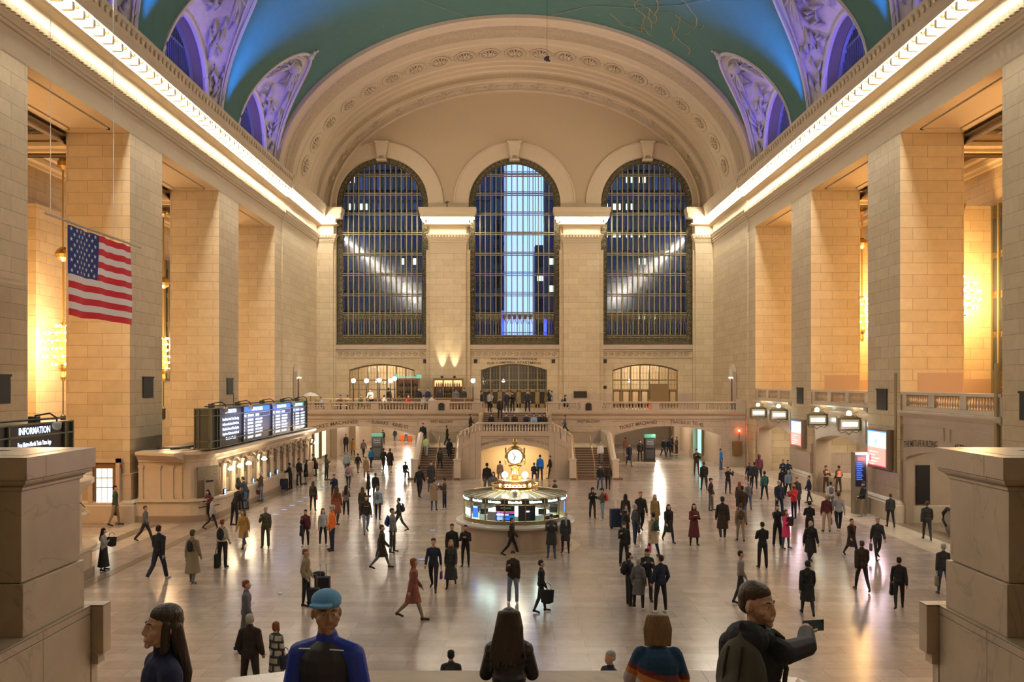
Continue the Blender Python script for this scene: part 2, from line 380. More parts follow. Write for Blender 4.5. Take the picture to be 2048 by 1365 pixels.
# ================= WEST WALL =================
AR, BR, ZS = 19.4, 12.7, ZT
def ell(a, b, x): return ZS+b*math.sqrt(max(0, 1-(x/a)**2))
WX = (-13.15, -.05, 13.05); HW = 4.55; WB, WS, WT = 10.86, 24.85, 29.4
DX = (-13.2, -.1, 12.9)
opens = [(x, HW, WB, WS, WT) for x in WX]+[(x, 3.27, 4.62, 8.35, 8.95, 'seg') for x in DX]
m = MB()
wall_open(m, fnY(YE), -XW, XW, 4.4, 21.9, [(x, HW, WB, 30, 30) for x in WX]+opens[3:], .8, 0, 0, reveal=False)
m.box(-8, 8, YE, YE+.1, 0, 4.4); m.box(-XW, -17.6, YE, YE+.1, 0, 4.4); m.box(17.6, XW, YE, YE+.1, 0, 4.4)
struct(m, 'wall_front', STONE)
m = MB()
wall_open(m, fnY(YE), -XW, XW, 21.9, lambda u: ell(AR+.2, BR, u), opens[:3], .9, 0, 0, reveal=False)
struct(m, 'trim', PLASTER)
def arch_pts(uc, hw, b, sp, cr, n=36): return [(uc-hw, b)]+[(uc-hw*math.cos(PI*i/n), sp+(cr-sp)*math.sin(PI*i/n)) for i in range(n+1)]+[(uc+hw, b)]
m = MB()
for x in WX:
    P = arch_pts(x, HW, WB, WS, WT)
    for p, q in zip(P, P[1:]+P[:1]): m.face([fnY(YE)(*p), fnY(YE)(*q), fnY(YE)(*q, .9), fnY(YE)(*p, .9)])
struct(m, 'trim', PLASTER_L)
# flat raised surrounds of the window arches + keystones
for x in WX:
    m = MB(); n = 40
    for (r0, r1, d) in ((HW, HW+1.35, -.10), (HW+1.35, HW+1.5, -.16)):
        for i in range(n):
            t0, t1 = PI*i/n, PI*(i+1)/n
            pr = lambda r, t, d=d: (x-r*math.cos(t), YE+d, WS+r*math.sin(t))
            m.face([pr(r0, t0), pr(r1, t0), pr(r1, t1), pr(r0, t1)])
            m.face([pr(r1, t0, d), pr(r1, t1, d), pr(r1, t1, 0), pr(r1, t0, 0)]); m.face([pr(r0, t0, d), pr(r0, t1, d), pr(r0, t1, 0), pr(r0, t0, 0)])
    struct(m, 'trim', PLASTER_L)
    m = MB(); m.prism([(-.38, WT-.25), (.38, WT-.25), (.62, WT+1.35), (-.62, WT+1.35)], lambda a, b, d: (x+a, YE-d, b), 0, .55)
    m.box(x-.72, x+.72, YE-.65, YE, WT+1.3, WT+1.5); m.box(x-.5, x+.5, YE-.62, YE, WT-.42, WT-.25)
    m.lathe([(.0, -.12), (.28, -.1), (.34, 0), (.28, .1), (.0, .12)], n=14)
    for i in range(len(m.v)-14*5, len(m.v)): a, b, c = m.v[i]; m.v[i] = (x+a, YE-.5-abs(c)*.6, WT-.12+b*.8)
    struct(m, 'trim', PLASTER_L, bevel=.03)
# piers with cornice caps between and beside the windows
CAP = [(0, 19.9), (.06, 20.86), (.12, 20.88), (.12, 21.03), (.19, 21.05), (.19, 21.2), (.27, 21.28), (.34, 21.5), (.38, 21.6), (.38, 21.68), (.06, 21.74), (.06, 22.5), (.38, 22.58), (.48, 22.64), (.48, 22.74), (.28, 22.78), (.28, 23.18), (.9, 23.26), (.92, 23.6), (1.0, 23.7), (1.06, 24.05), (1.06, 24.2), (0, 24.25)]  # ledge below the bulbs is added to shade the cap's frieze
for (xa, xb, nm) in ((-8.35, -4.85, 0), (4.8, 8.3, 1), (-XW+.0, -17.9, 2), (17.75, XW, 3)):
    m = MB(); m.box(xa, xb, YE-.5, YE, 0, 24.2)
    if nm < 2: m.box(xa-.42, xa, YE-.22, YE, 0, 20.2); m.box(xb, xb+.42, YE-.22, YE, 0, 20.2)
    elif nm == 2: m.box(xb, xb+.2, YE-.25, YE, 0, 20.2)
    else: m.box(xa-.2, xa, YE-.25, YE, 0, 20.2)
    struct(m, 'trim', STONE)
    m = MB(); m.sweep([(xb, YE), (xb, YE-.5), (xa, YE-.5), (xa, YE)][::-1], [( -d, z) for d, z in CAP]); struct(m, 'trim', PLASTER_L)
    k = MB(); xx = xa
    while xx < xb-.1: k.box(xx, xx+.14, YE-.95, YE-.8, 21.36, 21.58); xx += .3
    struct(k, 'trim', PLASTER_L)
# sill and wave frieze below windows
m = MB()
for x in WX:
    m.box(x-HW, x+HW, YE-.18, YE, WB-.45, WB-.02); m.box(x-HW, x+HW, YE-.1, YE, 9.55, 9.65); m.box(x-HW, x+HW, YE-.1, YE, 10.2, 10.3)
    u = x-HW+.4
    while u < x+HW-.3: m.tube([(u+.26*math.cos(t)*(1-t/14), YE-.05, 9.93+.2*math.sin(t)*(1-t/14)) for t in [j*.7 for j in range(12)]], .035, 4); u += .62
struct(m, 'trim', MARBLE_P)
m = MB()
for x in (-8.9, -3.9, 3.8, 8.9): m.box(x-.17, x+.17, YE-.06, YE, 9.05, 9.42)
m.box(8.72, 9.06, YE-.06, YE, 6.5, 6.8); struct(m, 'trim', BLACK)
# dado on the west wall above the balcony
m = MB()
for a, b in ((-19.4, -16.5), (-9.9, -3.5), (3.2, 9.6), (16.2, 19.4)): m.box(a, b, YE-.03, YE-.004, 4.6, 6.05)
for a, b in ((-8.35, -4.85), (4.8, 8.3)): m.box(a-.02, b+.02, YE-.53, YE-.2, 4.6, 6.05)
struct(m, 'trim', STONE_DADO)

# big arched windows
PANE_Y = YE+.55
for wi, x in enumerate(WX):
    y = PANE_Y
    P = arch_pts(x, HW, WB, WS, WT)
    m = MB(); m.face([(p[0], y+.12, p[1]) for p in P]); g = m.build('window_%d' % (wi+1), WGLASS); g['kind'] = 'structure'
    # ornate border band
    Q = arch_pts(x, HW-.6, WB+1.0, WS, WT-.55); m = MB()
    for i in range(len(P)-1): m.face([(P[i][0], y-.1, P[i][1]), (P[i+1][0], y-.1, P[i+1][1]), (Q[i+1][0], y-.1, Q[i+1][1]), (Q[i][0], y-.1, Q[i][1])])
    m.face([(P[0][0], y-.1, P[0][1]), (P[-1][0], y-.1, P[-1][1]), (Q[-1][0], y-.1, Q[-1][1]), (Q[0][0], y-.1, Q[0][1])])
    for i in range(len(Q)-1): m.tube([(Q[i][0], y-.12, Q[i][1]), (Q[i+1][0], y-.12, Q[i+1][1])], .06, 4); m.tube([(P[i][0]*.999, y-.12, P[i][1]), (P[i+1][0], y-.12, P[i+1][1])], .07, 4)
    m.build('ornate_border', BRONZE_O, g)
    m = MB()   # scroll work on the border
    def scroll(cx_, cz_, r): m.tube([(cx_+r*math.cos(t)*(1-t/11), y-.17, cz_+r*math.sin(t)*(1-t/11)) for t in [j*.85 for j in range(11)]], .035, 4)
    z = WB+.5
    while z < WS:
        for sx in (-1, 1): scroll(x+sx*(HW-.3), z, .22)
        z += .55
    for i in range(1, 30): t = PI*i/30; scroll(x-(HW-.3)*math.cos(t), WS+(WT-WS-.28)*math.sin(t), .2)
    u = x-HW+.9
    while u < x+HW-.7: scroll(u, WB+.5, .24); scroll(u, WB+2.85, .16); u += .5535
    m.build('scrollwork', mat('scroll_bronze', (.33, .28, .17), .35, .6), g)
    # mullions: 14 uprights
    m = MB(); iw = HW-.6
    for k in range(1, 15):
        u = -iw+2*iw*k/15; zt = WS+(WT-.55-WS)*math.sqrt(max(0, 1-(u/iw)**2))
        m.box(x+u-.045, x+u+.045, y-.16, y+.05, WB+1, zt)
    m.build('mullion', BRONZE, g)
    m = MB()
    for yy in (351, 389, 428.7, 468, 509, 549.5, 590.5, 628, 673):
        z = HC+(CY-yy)*(y-.1)/F; hw = iw if z < WS else iw*math.sqrt(max(0, 1-((z-WS)/(WT-.55-WS))**2))
        for dz in (-.09, .09): m.box(x-hw, x+hw, y-.2, y+.02, z+dz-.035, z+dz+.035)
    m.build('transom', BRONZE, g)
    m = MB()   # ornamental lower panel: pointed loops
    z0, z1 = WB+1.0, HC+(CY-628)*(y-.1)/F
    for k in range(15):
        u0 = -iw+2*iw*k/15+.09; u1 = -iw+2*iw*(k+1)/15-.09; uc = (u0+u1)/2
        m.tube([(x+u0, y-.12, z0+1.1), (x+uc-.1, y-.12, z0+1.45), (x+uc, y-.12, z0+1.75), (x+uc+.1, y-.12, z0+1.45), (x+u1, y-.12, z0+1.1)], .03, 4)
        m.box(x+uc-.02, x+uc+.02, y-.13, y-.09, z0, z1); m.box(x+u0, x+u1, y-.13, y-.1, z1-.55, z1-.05)
    m.build('lattice', mat('lattice_bronze', (.20, .17, .10), .4, .6, bump=.7, bscale=12), g)
# arched doorways below with glazed screens
for di, x in enumerate(DX):
    y = YE+.5
    r = MB().box(x-3.27, x+3.27, y, y+.12, 7.28, 7.42).build('door_%d' % (di+1), BRONZE); r['kind'] = 'structure'
    seg = lambda u: (lambda h, hw: 8.95-(hw*hw+h*h)/(2*h)+math.sqrt(((hw*hw+h*h)/(2*h))**2-u*u))(.6, 3.27)
    m = MB()
    for k in range(8):
        u = -3.27+6.54*k/7; u = max(-3.2, min(3.2, u)); m.box(x+u-.07, x+u+.07, y-.06, y+.1, 4.62, seg(u))
    U = [-3.27+6.54*i/24 for i in range(25)]
    for a, b in zip(U, U[1:]): m.tube([(x+a, y, seg(a)-.05), (x+b, y, seg(b)-.05)], .09, 4)
    m.box(x-3.2, x+3.2, y-.05, y+.08, 6.35, 6.47)
    m.build('frame', BRONZE, r)
    m = MB()
    for k in range(7):
        for q in (1, 2): u = -3.27+6.54*(k+q/3)/7; m.box(x+u-.018, x+u+.018, y, y+.04, 6.4, seg(u))
    m.box(x-3.2, x+3.2, y, y+.04, 8.05, 8.09); m.box(x-3.2, x+3.2, y, y+.04, 6.9, 6.94); m.build('glazing_bar', BRONZE, r)
    MB().face([(x-3.2, y+.09, 4.6), (x+3.2, y+.09, 4.6), (x+3.2, y+.09, 8.6), (x-3.2, y+.09, 8.6)]).build('glass', WGLASS, r)
    if di == 0: continue
    for k in range(7):
        u0 = x-3.27+6.54*k/7+.08; u1 = u0+6.54/7-.16
        if di == 2 and k in (4, 5): continue
        lf = MB().box(u0, u1, y-.02, y+.05, 4.62, 6.34)
        lf = MB().box(u0, u0+.12, y-.03, y+.05, 4.62, 6.34).box(u1-.12, u1, y-.03, y+.05, 4.62, 6.34).box(u0, u1, y-.03, y+.05, 6.2, 6.34).box(u0, u1, y-.03, y+.05, 4.62, 5.0).build('door_leaf', WOOD if di == 2 else mat('door_bronze', (.35, .22, .08), .4, .3), r)
        MB().tube([(u1-.16, y-.09, 5.2), (u1-.16, y-.09, 5.7)], .02, 6).build('push_bar', BRASS, lf)
    if di == 2: MB().box(x+.5, x+2.3, y-.35, y-.1, 4.62, 7.0).build('boarding', mat('brown_board', (.27, .17, .07), .7), r)
# rooms behind the doorways (lit)
for di, x in enumerate(DX):
    m = MB(); m.face([(x-4.5, YE+7, 4.5), (x+4.5, YE+7, 4.5), (x+4.5, YE+7, 9.6), (x-4.5, YE+7, 9.6)]); m.face([(x-4.5, YE+1, 4.5), (x+4.5, YE+1, 4.5), (x+4.5, YE+7, 4.5), (x-4.5, YE+7, 4.5)])
    m.face([(x-4.5, YE+1, 9.6), (x+4.5, YE+1, 9.6), (x+4.5, YE+7, 9.6), (x-4.5, YE+7, 9.6)])
    for sx in (-4.5, 4.5): m.face([(x+sx, YE+1, 4.5), (x+sx, YE+7, 4.5), (x+sx, YE+7, 9.6), (x+sx, YE+1, 9.6)])
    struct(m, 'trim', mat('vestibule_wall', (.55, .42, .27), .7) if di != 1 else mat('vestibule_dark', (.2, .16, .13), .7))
    lamp('vestibule_lamp', 'POINT', (x, YE+4, 8.6), 420 if di != 1 else 90, WARM, .25)
    k = MB(); k.sphere((x-1.1, YE+4, 7.3), .16, 12); k.tube([(x-1.1, YE+4, 7.4), (x-1.1, YE+4, 9.6)], .012, 4, 1)
    T(k.build('hanging_globe_lamp', [GLOBE, DARKM], smooth=True), 'round globe lamp glowing inside the '+('left', 'middle', 'right')[di]+' balcony doorway', 'lamp', 'globe lamps inside the doorways')
# inscriptions
ts = text_mb('TO VANDERBILT AVENUE', .30, lambda a, b: (-.1+a, YE-.015, 9.38+b-a*a*.014), width=4.6, bold=.006)
t2 = text_mb('THE CAMPBELL APARTMENT', .30, lambda a, b: (-.1+a, YE-.015, 9.03+b-a*a*.021), width=5.4, bold=.006)
ts.raw(t2.v, t2.f); o = struct(ts, 'trim', mat('incised_letters', (.12, .085, .055), .8))

# ================= ARCH BAND =================
def band(prof, mt, nseg=96, nm='trim', a=AR, b=BR, t0=0, t1=PI):
    m = MB(); v = []; f = []; k = len(prof)
    for i in range(nseg+1):
        t = t0+(t1-t0)*i/nseg
        for y, d in prof:
            v.append((-(a-d)*math.cos(t), y, ZS-.15+(b-d+.15)*math.sin(t)))
    for i in range(nseg):
        for j in range(k-1): f.append((i*k+j, i*k+j+1, (i+1)*k+j+1, (i+1)*k+j))
    m.raw(v, f); return struct(m, nm, mt, smooth=False, fixn=False)
band([(74.2, -.8), (74.2, -.12), (74.35, -.03), (74.6, 0), (75.1, 0), (75.25, .12)], PLASTER_L)
band([(75.25, .12), (75.3, .18), (76.2, .10), (76.6, .20), (77.8, .12), (77.85, .02)], ORNATE)
band([(77.85, .02), (79.2, .02), (79.3, .10), (79.5, .12), (79.6, .02), (83.6, .02), (83.7, .12), (83.9, .14), (84.0, .04), (84.8, .04), (84.9, .14), (85.3, .16), (85.5, .08), (85.9, .1), (86.0, .22), (86.4, .25)], PLASTER_L)
band([(86.4, .25), (86.6, .3), (87.6, .30), (87.65, .22)], ORNATE)
band([(87.65, .22), (88.3, .3), (88.4, .4), (88.75, .45), (88.75, .6), (88.85, .62), (88.85, 1.05), (88.7, 1.08), (88.7, 1.2), (89.0, 1.25)], PLASTER_L)
# rosettes along the soffit and crosses on the inner band
ros_root = MB()
m = MB(); m.lathe([(.80, 0), (.92, .0), (.95, .10), (.88, .13), (.78, .05)], n=24, cap=False)
for k in range(11):
    t = 2*PI*k/11; m.tube([(.16*math.cos(t), .16*math.sin(t), .02), (.4*math.cos(t), .4*math.sin(t), .14), (.62*math.cos(t), .62*math.sin(t), .03)], [.04, .085, .04], 5)
m.sphere((0, 0, .05), .15, 8)
for t in (0, PI): m.tube([(1.0*math.cos(t), .0, .02), (1.22*math.cos(t), .25, .06), (1.4*math.cos(t), 0, .05), (1.22*math.cos(t), -.25, .06), (1.0*math.cos(t), 0, .02)], .06, 4)
ros = None
t = .10; arc = []
N = 3000; L = [0]; P = [(-(AR)*math.cos(PI*i/N), BR*math.sin(PI*i/N)) for i in range(N+1)]
for i in range(N): L.append(L[-1]+math.hypot(P[i+1][0]-P[i][0], P[i+1][1]-P[i][1]))
def arc_at(s):
    import bisect
    i = min(N-1, bisect.bisect(L, s)); tx = P[min(N, i+1)][0]-P[i-1][0]; tz = P[min(N, i+1)][1]-P[i-1][1]; l = math.hypot(tx, tz)
    return P[i], (tx/l, tz/l)
root = empty('rosette_frieze', (0, 82, ZS), label='row of oval plaster rosettes along the soffit of the great arch', cat='ornament')
n_r = 21; pitch = (L[-1]-2.6)/n_r
for k in range(n_r):
    (px_, pz_), (tx, tz) = arc_at(1.3+pitch*(k+.5)); n_ = Vector((tz, 0, -tx)); n_ = n_ if n_.dot(Vector((-px_, 0, -pz_))) > 0 else -n_
    M = Matrix(((tx, 0, n_.x), (0, 1, 0), (tz, 0, n_.z))).to_4x4()
    if ros is None: ros = m.build('rosette', PLASTER_L, root, smooth=True); o = ros
    else: o = inst(ros, root)
    o.matrix_local = Matrix.Translation(Vector((px_, -.35, pz_))+n_*.03) @ M @ Matrix.Diagonal((1.0, 1.35, 1, 1))
m = MB()
for (a_, b_) in ((.55, .12), (.12, .55)): m.box(-a_, a_, -b_, b_, 0, .08)
for k in range(4): t = PI/4+k*PI/2; m.sphere((.3*math.cos(t), .3*math.sin(t), .05), .15, 6)
m.sphere((0, 0, .08), .17, 8)
for sx in (-1, 1): m.tube([(sx*.55, 0, .03), (sx*.8, .12, .05), (sx*1.0, 0, .03), (sx*.8, -.12, .05), (sx*.55, 0, .03)], .04, 4)
crs = None
root = empty('cross_ornament_frieze', (0, 88.6, ZS), label='row of small cross ornaments on the inner edge of the great arch', cat='ornament')
for k in range(19):
    s_ = 1.8+(L[-1]-3.6)*(k+.5)/19; (px_, pz_), (tx, tz) = arc_at(s_); q = .84/math.hypot(px_, pz_+3)
    c_ = Vector((px_*(1-q), 0, pz_-(pz_+3)*q+.15))
    M = Matrix(((tx, tz, 0), (0, 0, -1), (tz, -tx, 0))).to_4x4()
    if crs is None: crs = m.build('cross', PLASTER_L, root, smooth=False); o = crs
    else: o = inst(crs, root)
    o.matrix_local = Matrix.Translation(c_+Vector((0, .22, 0))) @ M @ Matrix.Diagonal((.8, .55, 1, 1))

# ================= VAULT AND LUNETTES =================
AV, BV = 19.85, 13.1
LC = [69.3, 55.5, 41.7, 27.9]
GH, GZ = 5.25, 7.9
def zstart(y):
    z = ZS
    for c in LC:
        t = (y-c)/GH
        if abs(t) < 1: z = max(z, ZS+GZ*(1-abs(t)**2.0)**.62)
    return z
ys = [YB+i*1.0 for i in range(0, 37)]+[]
y = 22.0
while y < 74.3: ys.append(y); y += .21
ys = sorted(set(round(v, 3) for v in ys if v < 74.3))+[74.3]
v = []; f = []; NT = 44
for y in ys:
    z0 = zstart(y); t0 = math.asin(min(1, (z0-ZS)/BV))
    for i in range(NT+1):
        t = t0+(PI-2*t0)*i/NT; v.append((-AV*math.cos(t), y, ZS+BV*math.sin(t)))
for a in range(len(ys)-1):
    for i in range(NT): q = NT+1; f.append((a*q+i, a*q+i+1, (a+1)*q+i+1, (a+1)*q+i))
m = MB(); m.raw(v, f); ceil = m.build('ceiling', VAULT, fixn=False, smooth=True); ceil['kind'] = 'structure'
# gilded star figures painted on the vault
def onv(x, y, off=.03): return Vector((x, y, ZS+BV*math.sqrt(max(0, 1-(x/AV)**2))-off))
m = MB(); random.seed(5)
def ribbon(pts, w_=.035):
    P3 = [onv(x, y) for x, y in pts]
    for a, b in zip(P3, P3[1:]):
        d = (b-a); s_ = Vector((d.y, -d.x, 0)).normalized()*w_; m.face([a-s_, b-s_, b+s_, a+s_])
for g in range(16):
    bx, by = 7+random.random()*5.5, 62.5+random.random()*9
    a = random.random()*6; pts = []
    for k in range(16): a += random.uniform(-.55, .6); bx += .28*math.cos(a); by += .5*math.sin(a); pts.append((max(5, min(14, bx)), min(73, by)))
    ribbon(pts)
ribbon([(3, 74), (6, 71), (9, 69.5), (12, 66), (15, 60)], .03); ribbon([(-4, 74), (-8, 68), (-13, 60)], .02)
for k in range(70):
    x, y = random.uniform(-15, 15), random.uniform(45, 73); c = onv(x, y, .04); r_ = random.uniform(.03, .07)
    if zstart(y) > c.z: continue
    m.face([c+Vector((r_*math.cos(t), r_*math.sin(t), 0)) for t in (0, PI/2, PI, 3*PI/2)])
m.build('gilded_star_figures', GOLD, ceil, fixn=False)
LEAF = mat('violet_relief_plaster', (.60, .56, .56), .8, noise=.15, nscale=2.5, bump=1.0, bscale=2.2)
LEAFS = mat('lunette_border_plaster', (.60, .55, .53), .8, bump=.1)
XL = 20.35; wn = 4
AHW, AS, AT = 3.75, 26.1, 29.85
for s, side in ((-1, 'left'), (1, 'right')):
    m0 = MB(); m0.box(min(s*19.3, s*XL), max(s*19.3, s*XL), 22, 74.9, ZT-.2, ZT+.02); struct(m0, 'trim', PLASTER_L)
    for li, c in enumerate(LC):
        n = 56; G = []; A = []
        for i in range(n+1):
            th = PI*i/n; yy = c-GH*math.cos(th)*(1 if True else 1); t = min(.99999, abs(math.cos(th)))
            zg = ZS+GZ*(1-t**2.0)**.62; xg = AV*math.sqrt(max(0, 1-((zg-ZS)/BV)**2)); G.append(Vector((s*xg, yy, zg)))
            # window arch outline incl. legs
            q = i/n
            if q < .14: A.append(Vector((s*XL, c-AHW, ZS+(AS-ZS)*q/.14)))
            elif q > .86: A.append(Vector((s*XL, c+AHW, ZS+(AS-ZS)*(1-q)/.14)))
            else: ph = PI*(q-.14)/.72; A.append(Vector((s*XL, c-AHW*math.cos(ph), AS+(AT-AS)*math.sin(ph))))
        K = 10; v = []; f = []; random.seed(li+int(s))
        for i in range(n+1):
            for k in range(K+1):
                e = k/K; p = G[i].lerp(A[i], e); p.z -= 0; p += Vector((s*math.sin(PI*e)*.35, 0, .25*math.sin(PI*e)*math.sin(PI*i/n)))
                v.append(p)
        for i in range(n):
            for k in range(K): f.append((i*(K+1)+k, i*(K+1)+k+1, (i+1)*(K+1)+k+1, (i+1)*(K+1)+k))
        m = MB(); m.raw(v, f); r = struct(m, 'trim', LEAF, smooth=True, fixn=False)
        m = MB()   # borders
        m.tube([g+Vector((-s*.02, 0, -.02)) for g in G], .14, 5); m.tube([G[i].lerp(A[i], .14) for i in range(1, n)], .07, 5); m.tube([a+Vector((-s*.03, 0, 0)) for a in A], .2, 6)
        m.build('border', LEAFS, r)
        m = MB()   # relief: winged shield, branches and leaves
        for k in range(64):
            i = random.randint(6, n-6); e = random.uniform(.22, .85); p = v[i*(K+1)+int(e*K)]
            q = v[min(n-1, max(1, i+random.choice((-3, 3, 2, -2))))*(K+1)+min(K-1, max(2, int(e*K)+random.choice((-2, 2, 1))))]
            p = p+Vector((-s*.05, 0, -.08)); q = q+Vector((-s*.05, 0, -.08)); mid = p.lerp(q, .5)+Vector((-s*.12, 0, -.12))
            m.tube([p, mid, q], [.05, random.uniform(.09, .2), .03], 5)
        tip = G[n//2]; m.sphere(tip.lerp(A[n//2], .28)+Vector((-s*.15, 0, -.3)), .75, 12, sc_=(.7, .9, .55)); m.sphere(tip+Vector((-s*.1, 0, -.05)), .3, 8)
        for sy in (-1, 1):
            for k in range(5): m.tube([tip.lerp(A[n//2], .3)+Vector((0, sy*.5, -.3)), tip.lerp(A[n//2], .18+.1*k)+Vector((0, sy*(1.3+.25*k), -.45-.15*k))], [.14, .05], 5)
        m.sphere(tip+Vector((-s*.35, 0, .22)), .2, 8); m.sphere(tip+Vector((-s*.6, .1, .38)), .12, 6)
        m.build('relief', mat('lunette_relief_plaster', (.52, .49, .50), .8, bump=.4, bscale=5), r, smooth=True)
        # reveal and window
        m = MB(); D = 1.3
        for a, b in zip(A, A[1:]): m.face([a, b, b+Vector((s*D, 0, 0)), a+Vector((s*D, 0, 0))])
        m.face([A[0], A[-1], A[-1]+Vector((s*D, 0, 0)), A[0]+Vector((s*D, 0, 0))]); m.build('reveal', mat('lunette_reveal_stone', (.22, .18, .15), .8), r, fixn=False)
        g = MB().face([a+Vector((s*(D-.1), 0, 0)) for a in A]).build('window_%d' % wn, mat('lunette_pane', (.03, .035, .07), .25)); g['kind'] = 'structure'; wn += 1
        m = MB()
        for k in range(1, 22):
            u = -AHW+2*AHW*k/22; zt = AS+(AT-AS)*math.sqrt(max(0, 1-(u/AHW)**2))
            m.box(min(s*(XL+D-.3), s*(XL+D-.14)), max(s*(XL+D-.3), s*(XL+D-.14)), c+u-.035, c+u+.035, ZS, zt)
        for z in (26.6, 26.9, 28.6): hw = AHW if z < AS else AHW*math.sqrt(1-((z-AS)/(AT-AS))**2); m.box(min(s*(XL+D-.34), s*(XL+D-.2)), max(s*(XL+D-.34), s*(XL+D-.2)), c-hw, c+hw, z, z+.1)
        m.tube([a+Vector((s*(D-.3), 0, 0)) for a in A], .22, 5)
        m.build('bars', mat('lunette_bars', (.16, .19, .32), .5, .2), g)
        # violet floodlights standing on the cornice in front of each window
        for dy in (-1.7, 1.7):
            fx = s*(XL+.55); fl = MB(); fl.box(-.16, .16, -.2, .2, 0, .12); fl.box(-.12, .12, -.15, .15, .12, .3); fl.face([(-.1, -.13, .305), (.1, -.13, .305), (.1, .13, .305), (-.1, .13, .305)], 1)
            o = fl.build('floodlight', [DARKM, emis('violet_lens', (.45, .4, 1), 25)], loc=(fx, c+dy, ZT+.02))
            T(o, 'small violet floodlight on the %s cornice at the foot of %s lunette window' % (side, ('the farthest', 'the second farthest', 'the third farthest', 'the nearest')[li]), 'light fixture', 'violet floodlights on the cornices')
            d = lamp('violet_beam', 'SPOT', (fx-s*.1, c+dy, ZT+.5), VIOLET_W, (.20, .15, 1), .15, spot=R(150), blend=.8); aim(d, (s*14.5, c+dy*.2, 33.5))
        d = lamp('blue_beam', 'SPOT', (s*19.6, c+5.9, ZT+.6), VIOLET_W*22.0, (.0, .22, 1), .1, spot=R(66), blend=1); aim(d, (s*14.0, c+5.6, 34.0))
# ================= CORNICE BULBS =================
LAMP_LAB = {-1: 'bare glowing bulb in the long row under the left cornice', 1: 'bare glowing bulb in the long row under the right cornice'}
m = MB(); m.sphere((0, 0, 0), .135, 8); bulb_me = None
for s in (-1, 1):
    for k in range(93):
        y = 88.0-.95*k
        if bulb_me is None:
            o = m.build('cornice_bulb', BULB, smooth=True, loc=(s*(XW-.80), y, 22.98)); bulb_me = o
            k2 = MB().lathe([(.05, .1), (.085, .12), (.10, .2), (.14, .24)], n=8).build('socket', BRASS, o)
        elif y > 27: o = copy_tree(bulb_me, loc=(s*(XW-.80), y, 22.98))
        else:
            if k % 3: continue
            o = bulb_me.copy(); col.objects.link(o); o.location = (s*(XW-.80), y, 22.98); o.scale = (1.7, 1.7, 1.7)
        T(o, LAMP_LAB[s], 'light bulb', 'cornice bulbs on the '+('left' if s < 0 else 'right'))
        # rosette block between two bulbs
m = MB()
for s in (-1, 1):
    for k in range(64):
        y = 88.0-.95*k-.475; m.box(min(s*(XW-.25), s*(XW-.9)), max(s*(XW-.25), s*(XW-.9)), y-.12, y+.12, 22.9, 23.25)
struct(m, 'trim', PLASTER_L)
for (xa, xb, nm, cnt) in ((-8.35, -4.85, 'left pier between the great windows', 5), (4.8, 8.3, 'right pier between the great windows', 5), (-18.9, -17.9, 'left corner pier', 2), (17.75, 18.75, 'right corner pier', 2)):
    n = cnt if cnt == 2 else 7
    for k in range(n):
        x = xa-.6+(xb-xa+1.2)*k/(n-1) if n == 7 else xa+.2+.75*k
        o = copy_tree(bulb_me, loc=(x, YE-1.2, 22.98)); T(o, 'bare glowing bulb on the cap of the '+nm, 'light bulb', 'bulbs on the cap of the '+nm)
        o.scale = (.85, .85, .85)
    if n == 7:
        for x in (xa-.6, xb+.6):
            o = copy_tree(bulb_me, loc=(x, YE-.6, 22.98)); T(o, 'bare glowing bulb on the cap of the '+nm, 'light bulb', 'bulbs on the cap of the '+nm); o.scale = (.85,)*3

# ================= WEST BALCONY =================
YBAL = 76.0; BF = 4.59
AX = 12.9; AOP = [(-AX, 4.5, 0, 2.65, 3.42, 'seg'), (AX, 4.5, 0, 2.65, 3.42, 'seg')]
bal = empty('balcony', (0, YBAL, 0), label='wide marble balcony with a balustrade in front of the great windows', cat='balcony')
def L(mb, dx=0, dy=0, dz=0): mb.v = [(a-dx, b-dy, c-dz) for a, b, c in mb.v]; return mb
m = MB(); wall_open(m, fnY(YBAL), -19.46, 19.46, 0, 4.05, AOP, 1.2, 0, 0); L(m, 0, YBAL).build('front_wall', STONE_DADO, bal)
m = MB(); m.box(-19.46, -2.7, YBAL-.12, YBAL+.2, 4.05, 4.3); m.box(2.7, 19.46, YBAL-.12, YBAL+.2, 4.05, 4.3)
for a, b in ((-19.46, -2.7), (2.7, 19.46)): m.sweep([(b, YBAL), (a, YBAL)], [(0, 4.22), (.1, 4.3), (.32, 4.5), (.34, 4.62), (0, 4.66)])
m.box(-19.46, -2.7, YBAL, YE, 4.4, BF); m.box(2.7, 19.46, YBAL, YE, 4.4, BF); m.box(-2.7, 2.7, YBAL, YE, 4.4, BF+.01)
L(m, 0, YBAL).build('deck', MARBLE_P, bal)
m = MB()
for a, b in ((-17.8, -13.2), (-12.6, -8.2), (8.2, 12.6), (13.2, 17.8)): m.tube([(a, YBAL-.02, 3.15 if abs(a) > 13 else 3.75), (a, YBAL-.02, 3.86), (b, YBAL-.02, 3.86), (b, YBAL-.02, 3.5)], .03, 4)
L(m, 0, YBAL).build('panel_moulding', MARBLE_P, bal)
def baluster_mb(h, r=.085, n=10, x=0, y=0, z=0):
    return MB().lathe([(r*.9, 0), (r*.9, h*.06), (r*.5, h*.1), (r*.75, h*.2), (r, h*.32), (r*.85, h*.45), (r*.45, h*.62), (r*.4, h*.72), (r*.7, h*.78), (r*.45, h*.84), (r*.9, h*.9), (r*.9, h)], x, y, n)
